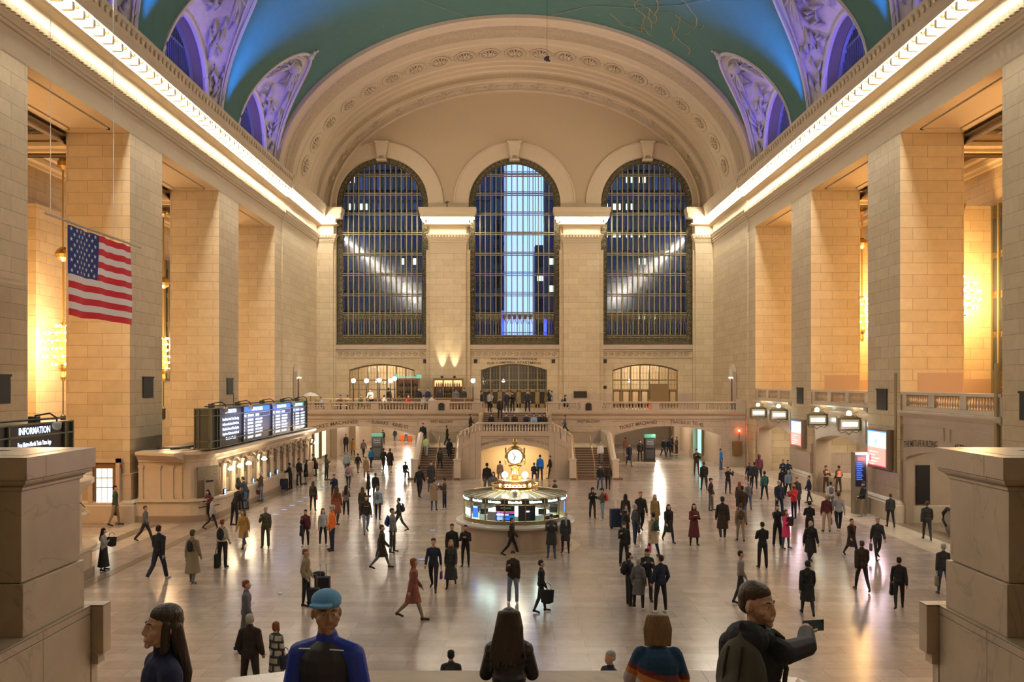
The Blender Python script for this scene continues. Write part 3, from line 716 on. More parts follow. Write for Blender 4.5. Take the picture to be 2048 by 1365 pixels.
# balustrade: rail, plinth, pedestals, balusters
def blocks_x(lst, y0, y1, z0, z1, m): [m.box(a, b, y0, y1, z0, z1) for a, b in lst]; return m
for sx in (-1, 1):
    m = MB(); e = lambda a, b: (min(sx*a, sx*b), max(sx*a, sx*b))
    m.box(*e(2.75, 19.46-.0), YBAL-.12, YBAL+.26, 5.36, 5.5); m.box(*e(2.75, 19.46), YBAL-.08, YBAL+.22, 4.6, 4.83)
    for a, b in ((2.75, 3.65), (5.55, 7.3), (11.5, 12.2), (15.5, 16.1), (18.6, 19.46)): m.box(*e(a, b), YBAL-.07, YBAL+.2, 4.8, 5.4)
    m.box(*e(5.5, 7.35), YBAL-.14, YBAL+.28, 4.6, 5.62); m.box(*e(18.6, 19.46), YBAL-.14, YBAL+.28, 4.6, 5.68)
    L(m, 0, YBAL).build('balustrade', MARBLE_P, bal, bevel=.02)
BL = None
for sx in (-1, 1):
    for a, b in ((3.65, 5.5), (7.35, 11.5), (12.2, 15.5), (16.1, 18.6)):
        n = int((b-a)/.25)
        for k in range(n):
            x = sx*(a+(b-a)*(k+.5)/n)
            if BL is None: BL = baluster_mb(.56).build('baluster', MARBLE_P, bal, smooth=True); o = BL
            else: o = inst(BL, bal)
            o.location = (x, .07, 4.82)
for sx, nm in ((-1, 'left'), (1, 'right')):
    m = MB(); m.prism([(-.25, 0), (.25, 0), (.25, .5), (.12, .62), (-.12, .62), (-.25, .5)], lambda a, b, d: (a, d, b), 0, .05)
    T(m.build('plaque', mat('dark_bronze_plaque', (.04, .035, .03), .4, .5), loc=(sx*6.2, YBAL-.2, 4.78)), 'small dark arched plaque on the balustrade block to the %s of the central stair' % nm, 'plaque', 'arched plaques on the balustrade')
# inscriptions
INC = mat('incised_letters', (.12, .085, .055), .8)
def arc_fn(xc, half, base, crest, y): return lambda a, b: (xc+a, y, base+(crest-base)*(1-((a)/half)**2)+b)
TXT = MB()
def arcinscr(body, x0, x1, size=.42):
    # follows the left or right arch
    xc = -AX if x0 < 0 else AX
    t = text_mb(body, size, lambda a, b: ((x0+x1)/2+a, YBAL-.015, 2.72+.80*(1-(((x0+x1)/2+a-xc)/4.9)**2)+.16+b), width=x1-x0, bold=.008); TXT.raw(t.v, t.f)
arcinscr('TICKET MACHINES', -17.3, -13.3); arcinscr('SUBWAY \u00b7 42ND ST', -12.1, -9.0)
arcinscr('TICKET MACHINES', 8.8, 12.0); arcinscr('TRACKS 31 TO 42', 13.1, 15.9)
for sx in (-1, 1): t = text_mb('WEST BALCONY', .3, lambda a, b: (sx*6.2+a, YBAL-.015, 3.72+b), width=1.95, bold=.006); TXT.raw(t.v, t.f)
struct(TXT, 'trim', INC)
# ---- passages beyond the two arches
PW = mat('passage_wall', (.50, .40, .29), .4, noise=.1, nscale=2)
for sx, ye in ((-1, 111.5), (1, 103)):
    m = MB(); x0, x1 = (-17.6, -8.2) if sx < 0 else (8.2, 17.6)
    m.face([(x0, YBAL+.2, 0), (x0, ye, 0), (x0, ye, 4.2), (x0, YBAL+.2, 4.2)]); m.face([(x1, YBAL+.2, 0), (x1, ye, 0), (x1, ye, 4.2), (x1, YBAL+.2, 4.2)])
    m.face([(x0, YBAL+.2, 4.2), (x1, YBAL+.2, 4.2), (x1, ye, 4.2), (x0, ye, 4.2)]); m.face([(x0, ye, 0), (x1, ye, 0), (x1, ye, 4.2), (x0, ye, 4.2)])
    for y in (86, 96): m.box(x0, x0+.6, y, y+1, 0, 4.2); m.box(x1-.6, x1, y, y+1, 0, 4.2); m.box(x0, x1, y, y+1, 3.7, 4.2)
    struct(m, 'trim', PW)
    for j, (y, xo) in enumerate(((80, 0), (89.5, 1.5), (99, -1.5), (108, 0)) if sx < 0 else ((80, 0), (92, 1.5))):
        xc = (x0+x1)/2+xo; m = MB(); m.sphere((0, 0, 0), .17, 10); m.lathe([(.05, .15), (.08, .4)], n=8, mi=1)
        nm = ('first', 'second', 'third', 'last')[j]
        T(m.build('ceiling_globe', [emis('passage_globe', (1, .88, .72), 30), BRASS], loc=(xc, y, 3.6), smooth=True), 'white ceiling globe, %s one inside the %s passage' % (nm, 'left' if sx < 0 else 'right'), 'lamp', 'ceiling globes of the passages')
        lamp('passage_light', 'POINT', (xc, y, 3.1), 300, (1, .86, .68), .25)
    # display kiosk
    kx, ky = (-12.7, 83.0) if sx < 0 else (12.1, 81.0)
    r = empty('display_kiosk', (kx, ky, 0), label='dark standing kiosk with green header inside the %s passage' % ('left' if sx < 0 else 'right'), cat='kiosk', group='standing kiosks')
    MB().box(-.48, .48, -.3, .3, 0, 2.15).box(-.52, .52, -.34, .34, 0, .15).build('body', DARKM, r, bevel=.02)
    MB().box(-.5, .5, -.32, .32, 2.15, 2.45).build('header', mat('green_header', (.03, .16, .11), .5, em=(.04, .3, .2), es=.25), r)
    m = MB()
    for z in (.3, 1.25): m.box(-.38, .38, -.33, -.31, z, z+.78)
    m.build('poster', mat('dark_poster', (.05, .05, .055), .3), r)
    t = text_mb('Grand\nCentral', .2, lambda a, b: (a, -.335, 1.75+b)); t.build('lettering', mat('grey_lettering', (.35, .35, .33), .5), r)
# shop window beyond the left arch and teal lit window beyond the right one
for (x0, x1, y, nm, c, e) in ((-17.55, -17.5, 78, 'narrow lit shop window at the left end of the left passage', (.75, .9, .7), .5), (-17.55, -17.5, 81, 'second lit shop window deeper in the left passage', (.75, .9, .7), .5),
                              (17.4, 17.45, 84, 'teal lit display window inside the right passage', (.15, .75, .65), 2.5)):
    o = MB().box(x0, x1+.1, y-.1, y+1.9, .3, 3.1).build('shop_window', BRONZE); T(o, nm, 'shop window')
    MB().box(min(x0, x1)-.0 if x0 > 0 else x1+.1, (x0-.02) if x0 > 0 else x1+.13, y+.15, y+1.65, .5, 2.9).build('lit_pane', mat('lit_'+str(c), c, .3, em=c, es=e), o)
o = MB().box(17.0, 17.05, 84, 85.9, .1, .2)
# ---- things behind: red light pole and brown cabinet on the right of the balcony wall
o = MB().box(18.35, 19.15, YBAL-.22, YBAL-.0, .95, 2.15).box(18.45, 19.05, YBAL-.25, YBAL-.2, 1.05, 2.05).build('wall_cabinet', WOOD, bevel=.01); T(o, 'brown wooden cabinet on the wall at the right end of the balcony', 'cabinet')
o = MB().tube([(18.9, YBAL-.15, 2.15), (18.9, YBAL-.15, 3.0)], .02, 6).build('signal_lamp', DARKM); MB().sphere((18.9, YBAL-.15, 3.05), .09, 8).build('red_bulb', emis('red_glow', (1, .1, .03), 30), o); T(o, 'thin pole with a glowing red lamp above the brown cabinet', 'lamp')
o = MB().box(-17.35, -17.25, YBAL-.1, YBAL, 2.0, 2.1).build('signal_lamp', emis('red_glow', (1, .1, .03), 30)); T(o, 'small red signal lamp at the left arch', 'lamp')

# ================= WEST STAIRCASE =================
YF = 66.6
st = empty('grand_staircase', (0, YF, 0), label='marble double staircase rising to the balcony behind the clock', cat='staircase')
m = MB()   # front wall with low arch
topz = lambda u: 3.3
wall_open(m, fnY(YF), -4.2, 4.2, 0, lambda u: 3.45 if abs(u) < 2.55 else 3.45-(abs(u)-2.55)*.62, [(0, 2.75, 0, 1.95, 2.52, 'seg')], 1.0, 0, 0)
m.face([(-4.2, YF, 0), (-4.2, 73, 0), (-4.2, 73, 2.4), (-4.2, YF, 2.4)]); m.face([(4.2, YF, 0), (4.2, 73, 0), (4.2, 73, 2.4), (4.2, YF, 2.4)])
L(m, 0, YF).build('front_wall', MARBLE_P, st)
m = MB(); m.box(-2.45, 2.45, YF+.1, 73, 3.0, 3.2); m.face([(-4.2, 70.5, 0), (4.2, 70.5, 0), (4.2, 70.5, 3), (-4.2, 70.5, 3)]); m.box(-7.6, -4.2, 70.4, 76, 1.9, 2.05); m.box(4.2, 7.6, 70.4, 76, 1.9, 2.05)
m.box(-4.2, 4.2, YF+1, 70.5, 2.6, 2.7); L(m, 0, YF).build('landing', mat('arch_inner_wall', (.62, .49, .31), .5), st)
lamp('arch_light', 'AREA', (0, 68.6, 2.55), 170, (1, .78, .45), 3, size_y=1.0, rot=(0, 0, 0))
for sx in (-1, 1):
    e = lambda a, b: (min(sx*a, sx*b), max(sx*a, sx*b))
    m = MB(); n = 13      # lower flight
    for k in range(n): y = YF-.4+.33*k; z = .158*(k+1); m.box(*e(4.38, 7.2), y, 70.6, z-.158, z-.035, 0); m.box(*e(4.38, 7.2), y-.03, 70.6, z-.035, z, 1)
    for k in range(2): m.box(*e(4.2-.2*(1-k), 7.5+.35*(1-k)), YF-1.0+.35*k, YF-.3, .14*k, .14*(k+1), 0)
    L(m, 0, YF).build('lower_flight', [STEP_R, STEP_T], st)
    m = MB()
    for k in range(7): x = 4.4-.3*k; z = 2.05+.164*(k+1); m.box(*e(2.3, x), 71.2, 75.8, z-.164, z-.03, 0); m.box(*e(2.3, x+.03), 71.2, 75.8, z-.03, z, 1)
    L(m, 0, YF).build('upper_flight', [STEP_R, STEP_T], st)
    # sloping parapets: inner and outer
    def para(m, x0, x1, pts):   # pts (y, ztop), solid down to floor
        p = [(y, z) for y, z in pts]; poly = [(p[0][0], 0)]+p+[(p[-1][0], 0)]
        m.prism(poly, lambda a, b, d: (d, a, b), sx*x0, sx*x1)
    m = MB(); para(m, 4.08, 4.38, [(YF-.5, .95), (YF-.3, 1.05), (70.2, 3.0), (71.4, 3.0)]); para(m, 7.2, 7.5, [(YF-.5, .95), (YF-.3, 1.05), (70.2, 3.05), (76, 3.05)])
    for xx in (4.23, 7.35): m.box(*e(xx-.24, xx+.24), YF-.95, YF-.45, 0, 1.5); m.box(*e(xx-.28, xx+.28), YF-.99, YF-.41, 1.4, 1.52)
    L(m, 0, YF).build('parapet', MARBLE_W, st, bevel=.02)
    m = MB()  # capping of parapets
    m.tube([(sx*4.23, YF-.5, 1.02), (sx*4.23, 70.2, 3.06), (sx*4.2, 71.2, 3.1)], .2, 4); m.tube([(sx*7.35, YF-.5, 1.02), (sx*7.35, 70.2, 3.1), (sx*7.35, 76, 3.1)], .2, 4); L(m, 0, YF).build('coping', MARBLE_W, st)
    # curved balustrade following the upper flight
    m = MB(); cv = [(2.5, YF+.05, 4.17), (2.9, YF+.06, 4.1), (3.35, YF+.12, 3.8), (3.75, YF+.4, 3.45), (4.05, YF+1.0, 3.2), (4.2, YF+2.2, 3.1), (4.2, 71.2, 3.1)]
    for a, b in zip(cv, cv[1:]):
        A_, B_ = Vector((sx*a[0], a[1], 0)), Vector((sx*b[0], b[1], 0)); d = (B_-A_).normalized(); nrm = Vector((-d.y, d.x, 0))*.15
        for za, zb, q, w_ in ((a[2]-.14, a[2], b[2], 1.15), ):
            P_ = [A_-nrm*w_, A_+nrm*w_, B_+nrm*w_, B_-nrm*w_]; zz = [a[2], a[2], b[2], b[2]]
            vv = [(p.x, p.y, z-.16) for p, z in zip(P_, zz)]+[(p.x, p.y, z) for p, z in zip(P_, zz)]
            m.raw(vv, [(0, 3, 2, 1), (4, 5, 6, 7), (0, 1, 5, 4), (1, 2, 6, 5), (2, 3, 7, 6), (3, 0, 4, 7)])
            P_ = [A_-nrm*.85, A_+nrm*.85, B_+nrm*.85, B_-nrm*.85]; vv = [(p.x, p.y, 0) for p in P_]+[(p.x, p.y, z-.14-(.52 if a[0] < 3.4 and False else .0)) for p, z in zip(P_, zz)]
            m.raw(vv, [(0, 3, 2, 1), (4, 5, 6, 7), (0, 1, 5, 4), (1, 2, 6, 5), (2, 3, 7, 6), (3, 0, 4, 7)])
    L(m, 0, YF).build('curved_parapet', MARBLE_P, st)
    m = MB()
    for k in range(5): f_ = k/5; x = sx*(2.62+.27*k); z = 4.12-.62-.1*k*f_; m.lathe([(.07, 0), (.04, .08), (.075, .2), (.03, .35), (.06, .46)], x, YF-.1+.012*k, 8); m.v[-40:] = [(a, b, c+z-.0) for a, b, c in m.v[-40:]]
    L(m, 0, YF).build('carved_balusters', MARBLE_W, st, smooth=True)
    for nm, pts in (('handrail', [(sx*5.85, YF-.7, 0), (sx*5.85, YF-.7, .95), (sx*5.85, 70.1, 2.95), (sx*5.85, 70.1, 2.05)]), ('handrail', [(sx*4.5, YF-1.3, 0), (sx*4.5, YF-1.3, .9), (sx*4.5, YF-.5, .95), (sx*4.5, 70.2, 2.95), (sx*4.5, 71.5, 2.95)]),
                    ('handrail', [(sx*7.1, YF-1.3, 0), (sx*7.1, YF-1.3, .9), (sx*7.1, YF-.5, .95), (sx*7.1, 70.2, 2.95), (sx*7.1, 71.5, 2.95)]), ('handrail', [(sx*6.6, 75.7, 2.9), (sx*4.6, 75.7, 2.95), (sx*2.5, 75.7, 4.1)]),
                    ('handrail', [(sx*2.62, 73.1, 3.3), (sx*2.62, 73.1, 4.1), (sx*2.62, 75.9, 5.45), (sx*2.62, 76.2, 5.45), (sx*2.62, 76.2, 4.6)])):
        L(MB().tube(pts, .035, 6), 0, YF).build(nm, BRASS, st)
m = MB()
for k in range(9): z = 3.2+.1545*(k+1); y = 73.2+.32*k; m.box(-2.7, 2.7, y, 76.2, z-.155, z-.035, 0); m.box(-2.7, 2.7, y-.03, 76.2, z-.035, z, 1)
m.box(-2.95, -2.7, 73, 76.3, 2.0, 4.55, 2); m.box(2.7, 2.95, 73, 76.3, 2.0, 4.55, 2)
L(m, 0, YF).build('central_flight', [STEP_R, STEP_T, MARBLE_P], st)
L(MB().tube([(0, 76.1, 4.6), (0, 76.1, 5.5), (0, 73.2, 4.1), (0, 73.2, 3.3)], .03, 6), 0, YF).build('handrail', BRASS, st)
m = MB(); m.box(-2.55, 2.55, YF-.12, YF+.3, 4.03, 4.17); m.box(-2.55, 2.55, YF-.08, YF+.25, 3.35, 3.5)
for a, b in ((-2.55, -2.4), (2.4, 2.55)): m.box(a, b, YF-.07, YF+.2, 3.5, 4.05)
m.box(-2.7, 2.7, YF-.1, YF, 3.15, 3.38); m.tube([(-3.9, YF-.03, 1.2), (-3.9, YF-.03, 2.2), (-2.5, YF-.03, 3.0), (-.15, YF-.03, 3.0), (-.15, YF-.03, 2.65)], .025, 4); m.tube([(3.9, YF-.03, 1.2), (3.9, YF-.03, 2.2), (2.5, YF-.03, 3.0), (.15, YF-.03, 3.0), (.15, YF-.03, 2.65)], .025, 4)
L(m, 0, YF).build('balustrade', MARBLE_P, st, bevel=.015)
SB = None
for k in range(22):
    if SB is None: SB = baluster_mb(.54, .075).build('baluster', MARBLE_W, st, smooth=True); o = SB
    else: o = inst(SB, st)
    o.location = (-2.3+4.6*k/21, .07, 3.5)
t = text_mb('DINING CONCOURSE', .26, lambda a, b: (-1.6+a, YF-.02, 2.2+.62*(1-((-1.6+a)/3.1)**2)+b-.0), width=2.1); t2 = text_mb('TRACKS 100 TO 117', .26, lambda a, b: (1.6+a, YF-.02, 2.2+.62*(1-((1.6+a)/3.1)**2)+b), width=1.9)
t.raw(t2.v, t2.f); L(t, 0, YF).build('lettering', INC, st)

# ================= INFORMATION BOOTH WITH THE CLOCK =================
bx, by = 0.0, 39.5
ib = empty('information_booth', (bx, by, 0), label='round marble information booth with glass walls in the middle of the hall', cat='booth')
MB().lathe([(2.5, 0), (2.5, .12), (2.38, .14), (2.36, 1.0)], n=64).build('base', MARBLE_P, ib, smooth=False)
MB().lathe([(2.3, 1.0), (2.58, 1.02), (2.62, 1.10), (2.58, 1.16), (1.6, 1.17)], n=64).build('counter', mat('pale_counter', (.60, .58, .50), .2), ib)
NP = 16; rg = 2.24
m = MB()
for k in range(NP):
    a = PI/NP+2*PI*k/NP-PI/2; m.tube([(rg*math.cos(a), rg*math.sin(a), 1.16), (rg*math.cos(a), rg*math.sin(a), 2.24)], .028, 6)
m.lathe([(rg+.02, 1.17), (rg+.03, 1.34), (rg-.02, 1.34)], n=64, cap=False); m.lathe([(rg+.03, 2.02), (rg+.03, 2.06)], n=64, cap=False); m.lathe([(rg+.02, 2.22), (rg+.08, 2.28), (rg+.02, 2.3)], n=64, cap=False)
m.build('brass_frame', mat('aged_brass', (.38, .27, .13), .35, .7), ib)
MB().lathe([(rg-.01, 1.34), (rg-.01, 2.03)], n=64, cap=False).build('glass', BGLASS, ib)
MB().lathe([(rg, 2.06), (rg, 2.22)], n=64, cap=False).build('sign_band', mat('dark_sign_band', (.02, .035, .035), .4), ib)
m = MB(); m.lathe([(2.3, 2.28), (1.05, 2.46)], n=32, cap=False); m.build('roof', mat('roof_glass', (.30, .34, .30), .25, noise=.3, nscale=2), ib)
m = MB()
for k in range(32): a = 2*PI*k/32; m.tube([(2.31*math.cos(a), 2.31*math.sin(a), 2.29), (1.05*math.cos(a), 1.05*math.sin(a), 2.475)], .018, 4)
m.build('roof_ribs', mat('aged_brass', (0, 0, 0)), ib)
words = {0: 'Information', 1: 'Information', -1: 'Information', 2: 'Train Times', -2: 'Metro-North', 3: 'Tickets', -3: 'Tickets'}
for k in range(-4, 5):
    a0 = -PI/2+2*PI*k/NP
    body = 'Metro-North' if k % 2 == 0 else 'Information'
    def fn(a, b, a0=a0): t = a0+a/(rg+.03); return ((rg+.03)*math.cos(t), (rg+.03)*math.sin(t), 2.10+b)
    text_mb(body, .13, fn, width=.56, bold=.006).build('lit_sign', SCOOL, ib)
def panel(k, f0, f1, z0, z1, mt, nm='screen', r=rg-.03, kk=1):
    m = MB(); a0 = -PI/2+2*PI*(k-.5+f0)/NP; a1 = -PI/2+2*PI*(k-.5+f1)/NP; n = 4
    for i in range(n): t0 = a0+(a1-a0)*i/n; t1 = a0+(a1-a0)*(i+1)/n; m.face([(r*math.cos(t0), r*math.sin(t0), z0), (r*math.cos(t1), r*math.sin(t1), z0), (r*math.cos(t1), r*math.sin(t1), z1), (r*math.cos(t0), r*math.sin(t0), z1)])
    return m.build(nm, mt, ib)
for k in (-0.5,):
    panel(0, -.45, .48, 1.36, 2.0, SCREEN, 'screen')
    s_ = panel(0, -.42, .46, 1.72, 1.76, emis('screen_red', (1, .05, .15), 1.6), 'screen_row', rg-.02)
    for z, mt in ((1.66, LEDB), (1.60, LEDW), (1.555, LEDB), (1.50, LEDG), (1.45, LEDB), (1.40, LEDB)): panel(0, -.42, .2 if mt is LEDW else .46, z, z+.035, mt, 'screen_row', rg-.02); panel(0, -.36, -.1, z+.01, z+.022, LEDW, 'screen_row', rg-.01)
    panel(0, -.2, .3, 1.86, 1.93, mat('grey_caption', (.4, .4, .4), .5), 'caption', rg-.02)
panel(1, -.35, .5, 1.36, 2.0, mat('navy_poster', (.012, .015, .03), .4), 'poster'); panel(1, .0, .2, 1.72, 1.78, LEDW, 'poster_text', rg-.02)
panel(-1, .1, .95, 1.36, 1.72, mat('paper_notice', (.5, .48, .5), .7), 'notice'); panel(-2, .1, .5, 1.4, 1.9, LEDB, 'screen'); panel(-2, .15, .45, 1.82, 1.87, LEDW, 'screen_text', rg-.02); panel(4, .0, .9, 1.4, 1.85, LEDB, 'screen')
panel(2, .05, 1.0, 1.36, 1.5, DARKM, 'desk_back'); panel(-3, .1, .9, 1.42, 1.75, GLASSW, 'notice')
MB().lathe([(1.55, 1.17), (1.55, 1.45), (1.3, 1.5), (.4, 1.5)], n=32).build('inner_desk', mat('desk_white', (.45, .47, .42), .5), ib)
m = MB()
for k in range(12):
    a = 2*PI*k/12+.2; c_ = (1.75*math.cos(a), 1.75*math.sin(a)); m.box(c_[0]-.17, c_[0]+.17, c_[1]-.03, c_[1]+.03, 1.5, 1.75)
m.build('monitors', DARKM, ib)
lamp('booth_light', 'AREA', (bx, by, 2.25), 120, (.82, 1, .93), 2.6).data.shape = 'DISK'
MB().lathe([(1.3, 2.255), (1.7, 2.25)], n=32, cap=False).build('light_ring', emis('booth_ring', (.8, 1, .92), 6), ib)
m = MB(); m.lathe([(.95, 2.42), (1.02, 2.48), (.96, 2.55), (1.03, 2.6), (.9, 2.6), (.85, 2.45)], n=40)
for k in range(40): a = 2*PI*k/40; m.sphere((1.02*math.cos(a), 1.02*math.sin(a), 2.66), .05, 5)
m.build('crown', BRASS, ib, smooth=False)
m = MB(); m.lathe([(.70, 2.45), (.72, 2.5), (.70, 2.52), (.70, 2.78), (.76, 2.82), (.74, 2.86), (.2, 2.88)], n=40); m.build('sign_drum', mat('drum_amber', (.35, .2, .08), .4, .3), ib)
for a0, body, w_ in ((-PI/2, 'Information', .72), (-PI/2-1.12, 'ation', .22), (-PI/2+1.15, 'Inf', .2)):
    def fn(a, b, a0=a0): t = a0+a/.72; return (.72*math.cos(t), .72*math.sin(t), 2.58+b)
    text_mb(body, .18, fn, width=w_, bold=.01).build('lit_sign', emis('warm_sign', (1, .9, .7), 9), ib)
for a in (-PI/2-.62, -PI/2+.62): MB().sphere((.7*math.cos(a), .7*math.sin(a), 2.65), .055, 6).build('lit_disc', emis('warm_sign', (1, .9, .7), 9), ib)
# the clock is a thing of its own on the booth
ck = empty('clock', (bx, by, 2.86), label='brass four-faced clock glowing on top of the information booth', cat='clock')
MB().lathe([(.34, 0), (.36, .05), (.30, .08), (.30, .14), (.23, .18), (.17, .24), (.16, .42), (.2, .46), (.2, .5), (.26, .54), (.3, .58), (.3, .62), (.14, .64)], n=24).build('pedestal', BRASS, ck, smooth=False)
m = MB(); cz = 1.02
m.lathe([(.12, .64), (.3, .72), (.34, .80), (.36, cz), (.34, cz+.2), (.34, cz+.26), (.25, cz+.38), (.12, cz+.44), (.06, cz+.46), (.05, cz+.5), (.1, cz+.56), (.12, cz+.62), (.08, cz+.70), (.0, cz+.78)], n=24); m.build('case', mat('clock_brass', (.45, .30, .10), .3, .85), ck, smooth=False)
for k in range(4):
    a = -PI/2+k*PI/2; d = Vector((math.cos(a), math.sin(a), 0)); s_ = Vector((-d.y, d.x, 0)); c_ = d*.36+Vector((0, 0, cz))
    ring = MB(); n = 28
    for i in range(n): t0, t1 = 2*PI*i/n, 2*PI*(i+1)/n; ring.tube([c_+d*.05+s_*.345*math.cos(t0)+Vector((0, 0, .345*math.sin(t0))), c_+d*.05+s_*.345*math.cos(t1)+Vector((0, 0, .345*math.sin(t1)))], .038, 5, cap=False)
    ring.build('bezel', mat('clock_brass', (0, 0, 0)), ck)
    fc = MB().face([c_+d*.06+s_*.34*math.cos(2*PI*i/n)+Vector((0, 0, .34*math.sin(2*PI*i/n))) for i in range(n)]).build('dial', emis('opal_dial', (1, .90, .72), 1.15), ck)
    m = MB()
    for ang, l_, w_ in ((R(200), .17, .016), (R(-28), .26, .011)): dr = s_*math.sin(-ang)*-1+Vector((0, 0, 1))*math.cos(ang); m.tube([c_+d*.07-dr*.04, c_+d*.07+dr*l_], w_, 4)
    for i in range(12): t = 2*PI*i/12; p = c_+d*.065+s_*.28*math.cos(t)+Vector((0, 0, .28*math.sin(t))); q = c_+d*.065+s_*.31*math.cos(t)+Vector((0, 0, .31*math.sin(t))); m.tube([p, q], .008, 4)
    m.build('hands', DARKM, fc)
for sx in (-1, 1):
    lp = empty('globe_lamp', (bx+sx*.44, by-.25, 2.87), label='round frosted globe lamp to the %s of the booth clock' % ('left' if sx < 0 else 'right'), cat='lamp', group='globe lamps at the clock')
    MB().lathe([(.07, 0), (.05, .03), (.03, .05), (.05, .08)], n=10).build('base', BRASS, lp); MB().sphere((0, 0, .21), .14, 14).build('globe', emis('clock_globe', (1, .88, .68), 22), lp, smooth=True)
lamp('clock_light', 'POINT', (bx, by-1.1, 3.2), 60, (1, .85, .6), .2)
o = MB().lathe([(.07, 0), (.1, .03), (.1, .12), (.0, .2)], n=12).build('security_camera', mat('white_dome', (.5, .5, .5), .3), loc=(bx, by-1.75, 2.38)); T(o, 'small domed camera on the booth roof', 'camera')
o = MB().lathe([(2.85, .001), (2.85, .012), (2.5, .014)], bx, by, 64, cap=False).build('trim_90', FLOOR_B); o['kind'] = 'structure'
# ================= TICKET BOOTHS =================
TBM = mat('ticket_marble', (.58, .47, .35), .35, noise=.1, nscale=2.5)
GRILLE = mat('ticket_window_grille', (.20, .15, .09), .4, .5, bump=.8, bscale=30)
def ticket_block(y0, y1, label, n_win, lit, near_end):
    r = empty('ticket_office', (-17.2, (y0+y1)/2, 0), label=label, cat='ticket counter', group='marble ticket offices')
    O = (-17.2, (y0+y1)/2, 0)
    def plan(o, q=.9):    # outline from wall at y0, curved corners, along the front, to the wall at y1
        xf = -15.75+o; p = [(-19.25, y0-o), (-16.9, y0-o)]
        for k in range(7): t = PI/2*k/6; p.append((-16.9+(xf+16.9)*math.sin(t), y0-o+(1.9)*(1-math.cos(t))))
        for k in range(7): t = PI/2*k/6; p.append((-16.9+(xf+16.9)*math.cos(t), y1+o-1.9+1.9*math.sin(t)))
        p += [(-16.9, y1+o), (-19.25, y1+o)]; return p
    def wall(o, z0, z1, nm, mt):
        m = MB(); p = plan(o)
        for a, b in zip(p, p[1:]): m.face([(*a, z0), (*b, z0), (*b, z1), (*a, z1)])
        m.face([(*q, z1) for q in p]); return L(m, *O).build(nm, mt, r)
    wall(0, 0, 3.1, 'wall', TBM); wall(.35, 0, .32, 'kick', mat('dark_base_marble', (.30, .22, .155), .35)); wall(.28, .32, 1.12, 'counter_front', TBM)
    wall(.42, 1.05, 1.16, 'counter', MARBLE_W)
    m = MB(); p = plan(0)
    m.sweep(p[::-1], [(0, 3.0), (.06, 3.05), (.08, 3.15), (.35, 3.4), (.42, 3.44), (.42, 3.58), (.3, 3.6), (-.6, 3.6)]); L(m, *O).build('cornice', TBM, r)
    m = MB(); m.box(-19.2, -16.2, y0+.4, y1-.4, 3.52, 3.56); m.tube([(-18, y0+1, 3.6), (-17, y0+2, 3.75), (-17.6, y0+4, 3.65)], .05, 5); m.tube([(-18.6, y0+.8, 3.7), (-16.9, y0+.9, 3.7)], .04, 5); L(m, *O).build('roof', DARKM, r)
    # paired columns, windows, lamps along the front
    pitch = (y1-y0-4.4)/n_win
    colm = MB(); colm.lathe([(.13, 1.16), (.13, 1.24), (.095, 1.28), (.09, 2.6), (.12, 2.66), (.14, 2.78), (.15, 2.82)], n=10); cproto = None
    for k in range(n_win+1):
        y = y0+2.2+pitch*k
        for dy in (-.17, .17):
            if cproto is None: cproto = colm.build('column', TBM, r, smooth=True); o = cproto
            else: o = inst(cproto, r)
            o.location = (-15.62+17.2, y+dy-O[1], 0)
        if k == n_win: break
        yc = y+pitch/2
        m = MB(); m.box(-15.74, -15.70, yc-pitch/2+.36, yc+pitch/2-.36, 1.2, 2.85); wnd = L(m, *O).build('ticket_window', GRILLE, r)
        m = MB(); m.box(-15.71, -15.66, yc-.28, yc+.28, 1.25, 1.95); L(m, *O).build('shutter', mat('ticket_shutter', (.33, .26, .18), .5), wnd)
    for k in range(n_win):     # small arches between columns
        m = MB(); yc = y0+2.2+pitch*(k+.5); hw = pitch/2-.25
        for i in range(8): t0, t1 = PI*i/8, PI*(i+1)/8; m.tube([(-15.68, yc-hw*math.cos(t0), 2.62+.32*math.sin(t0)), (-15.68, yc-hw*math.cos(t1), 2.62+.32*math.sin(t1))], .07, 4)
        L(m, *O).build('arch', TBM, r)
    for k in range(n_win+1):
        y = y0+2.2+pitch*k; on = k in lit
        m = MB(); m.tube([(-15.6, y, 2.75), (-15.35, y, 2.85), (-15.2, y, 2.7)], .02, 5, 1); m.lathe([(.06, 2.62), (.13, 2.55), (.17, 2.47), (.12, 2.42)], -15.2, y, 12)
        L(m, -15.2, y, 2.5)
        o = m.build('wall_lamp', [emis('lit_shade', (1, .8, .5), 24) if on else mat('unlit_shade', (.5, .43, .33), .4), DARKM], loc=(-15.2, y, 2.5), smooth=True)
        T(o, ('glowing' if on else 'unlit')+' small bracket lamp along the '+('far' if y0 > 40 else 'near')+' ticket office', 'lamp', ('glowing' if on else 'unlit')+' bracket lamps on the '+('far' if y0 > 40 else 'near')+' ticket office')
        if on: lamp('bracket_light', 'POINT', (-14.95, y, 2.3), 22, (1, .8, .5), .1)
    # near end: pilasters and a bronze grille window
    m = MB()
    for x in (-19.1, -18.2, -17.55, -17.1): m.box(x-.1, x+.1, y0-.07, y0, 1.2, 2.85); m.box(x-.14, x+.14, y0-.1, y0, 2.75, 2.88); m.box(x-.14, x+.14, y0-.1, y0, 1.16, 1.28)
    L(m, *O).build('pilasters', TBM, r)
    # bronze window on the curved corner
    t = PI/2*.55; cx_, cy_ = -16.9+1.15*math.sin(t), y0+1.9*(1-math.cos(t)); d = Vector((math.cos(t)*1.15, 1.9*math.sin(t), 0)).normalized(); n_ = Vector((d.y, -d.x, 0))
    m = MB(); bp = lambda u, v, e: (Vector((cx_, cy_, 0))+d*u+n_*(e+.12)+Vector((0, 0, v)))
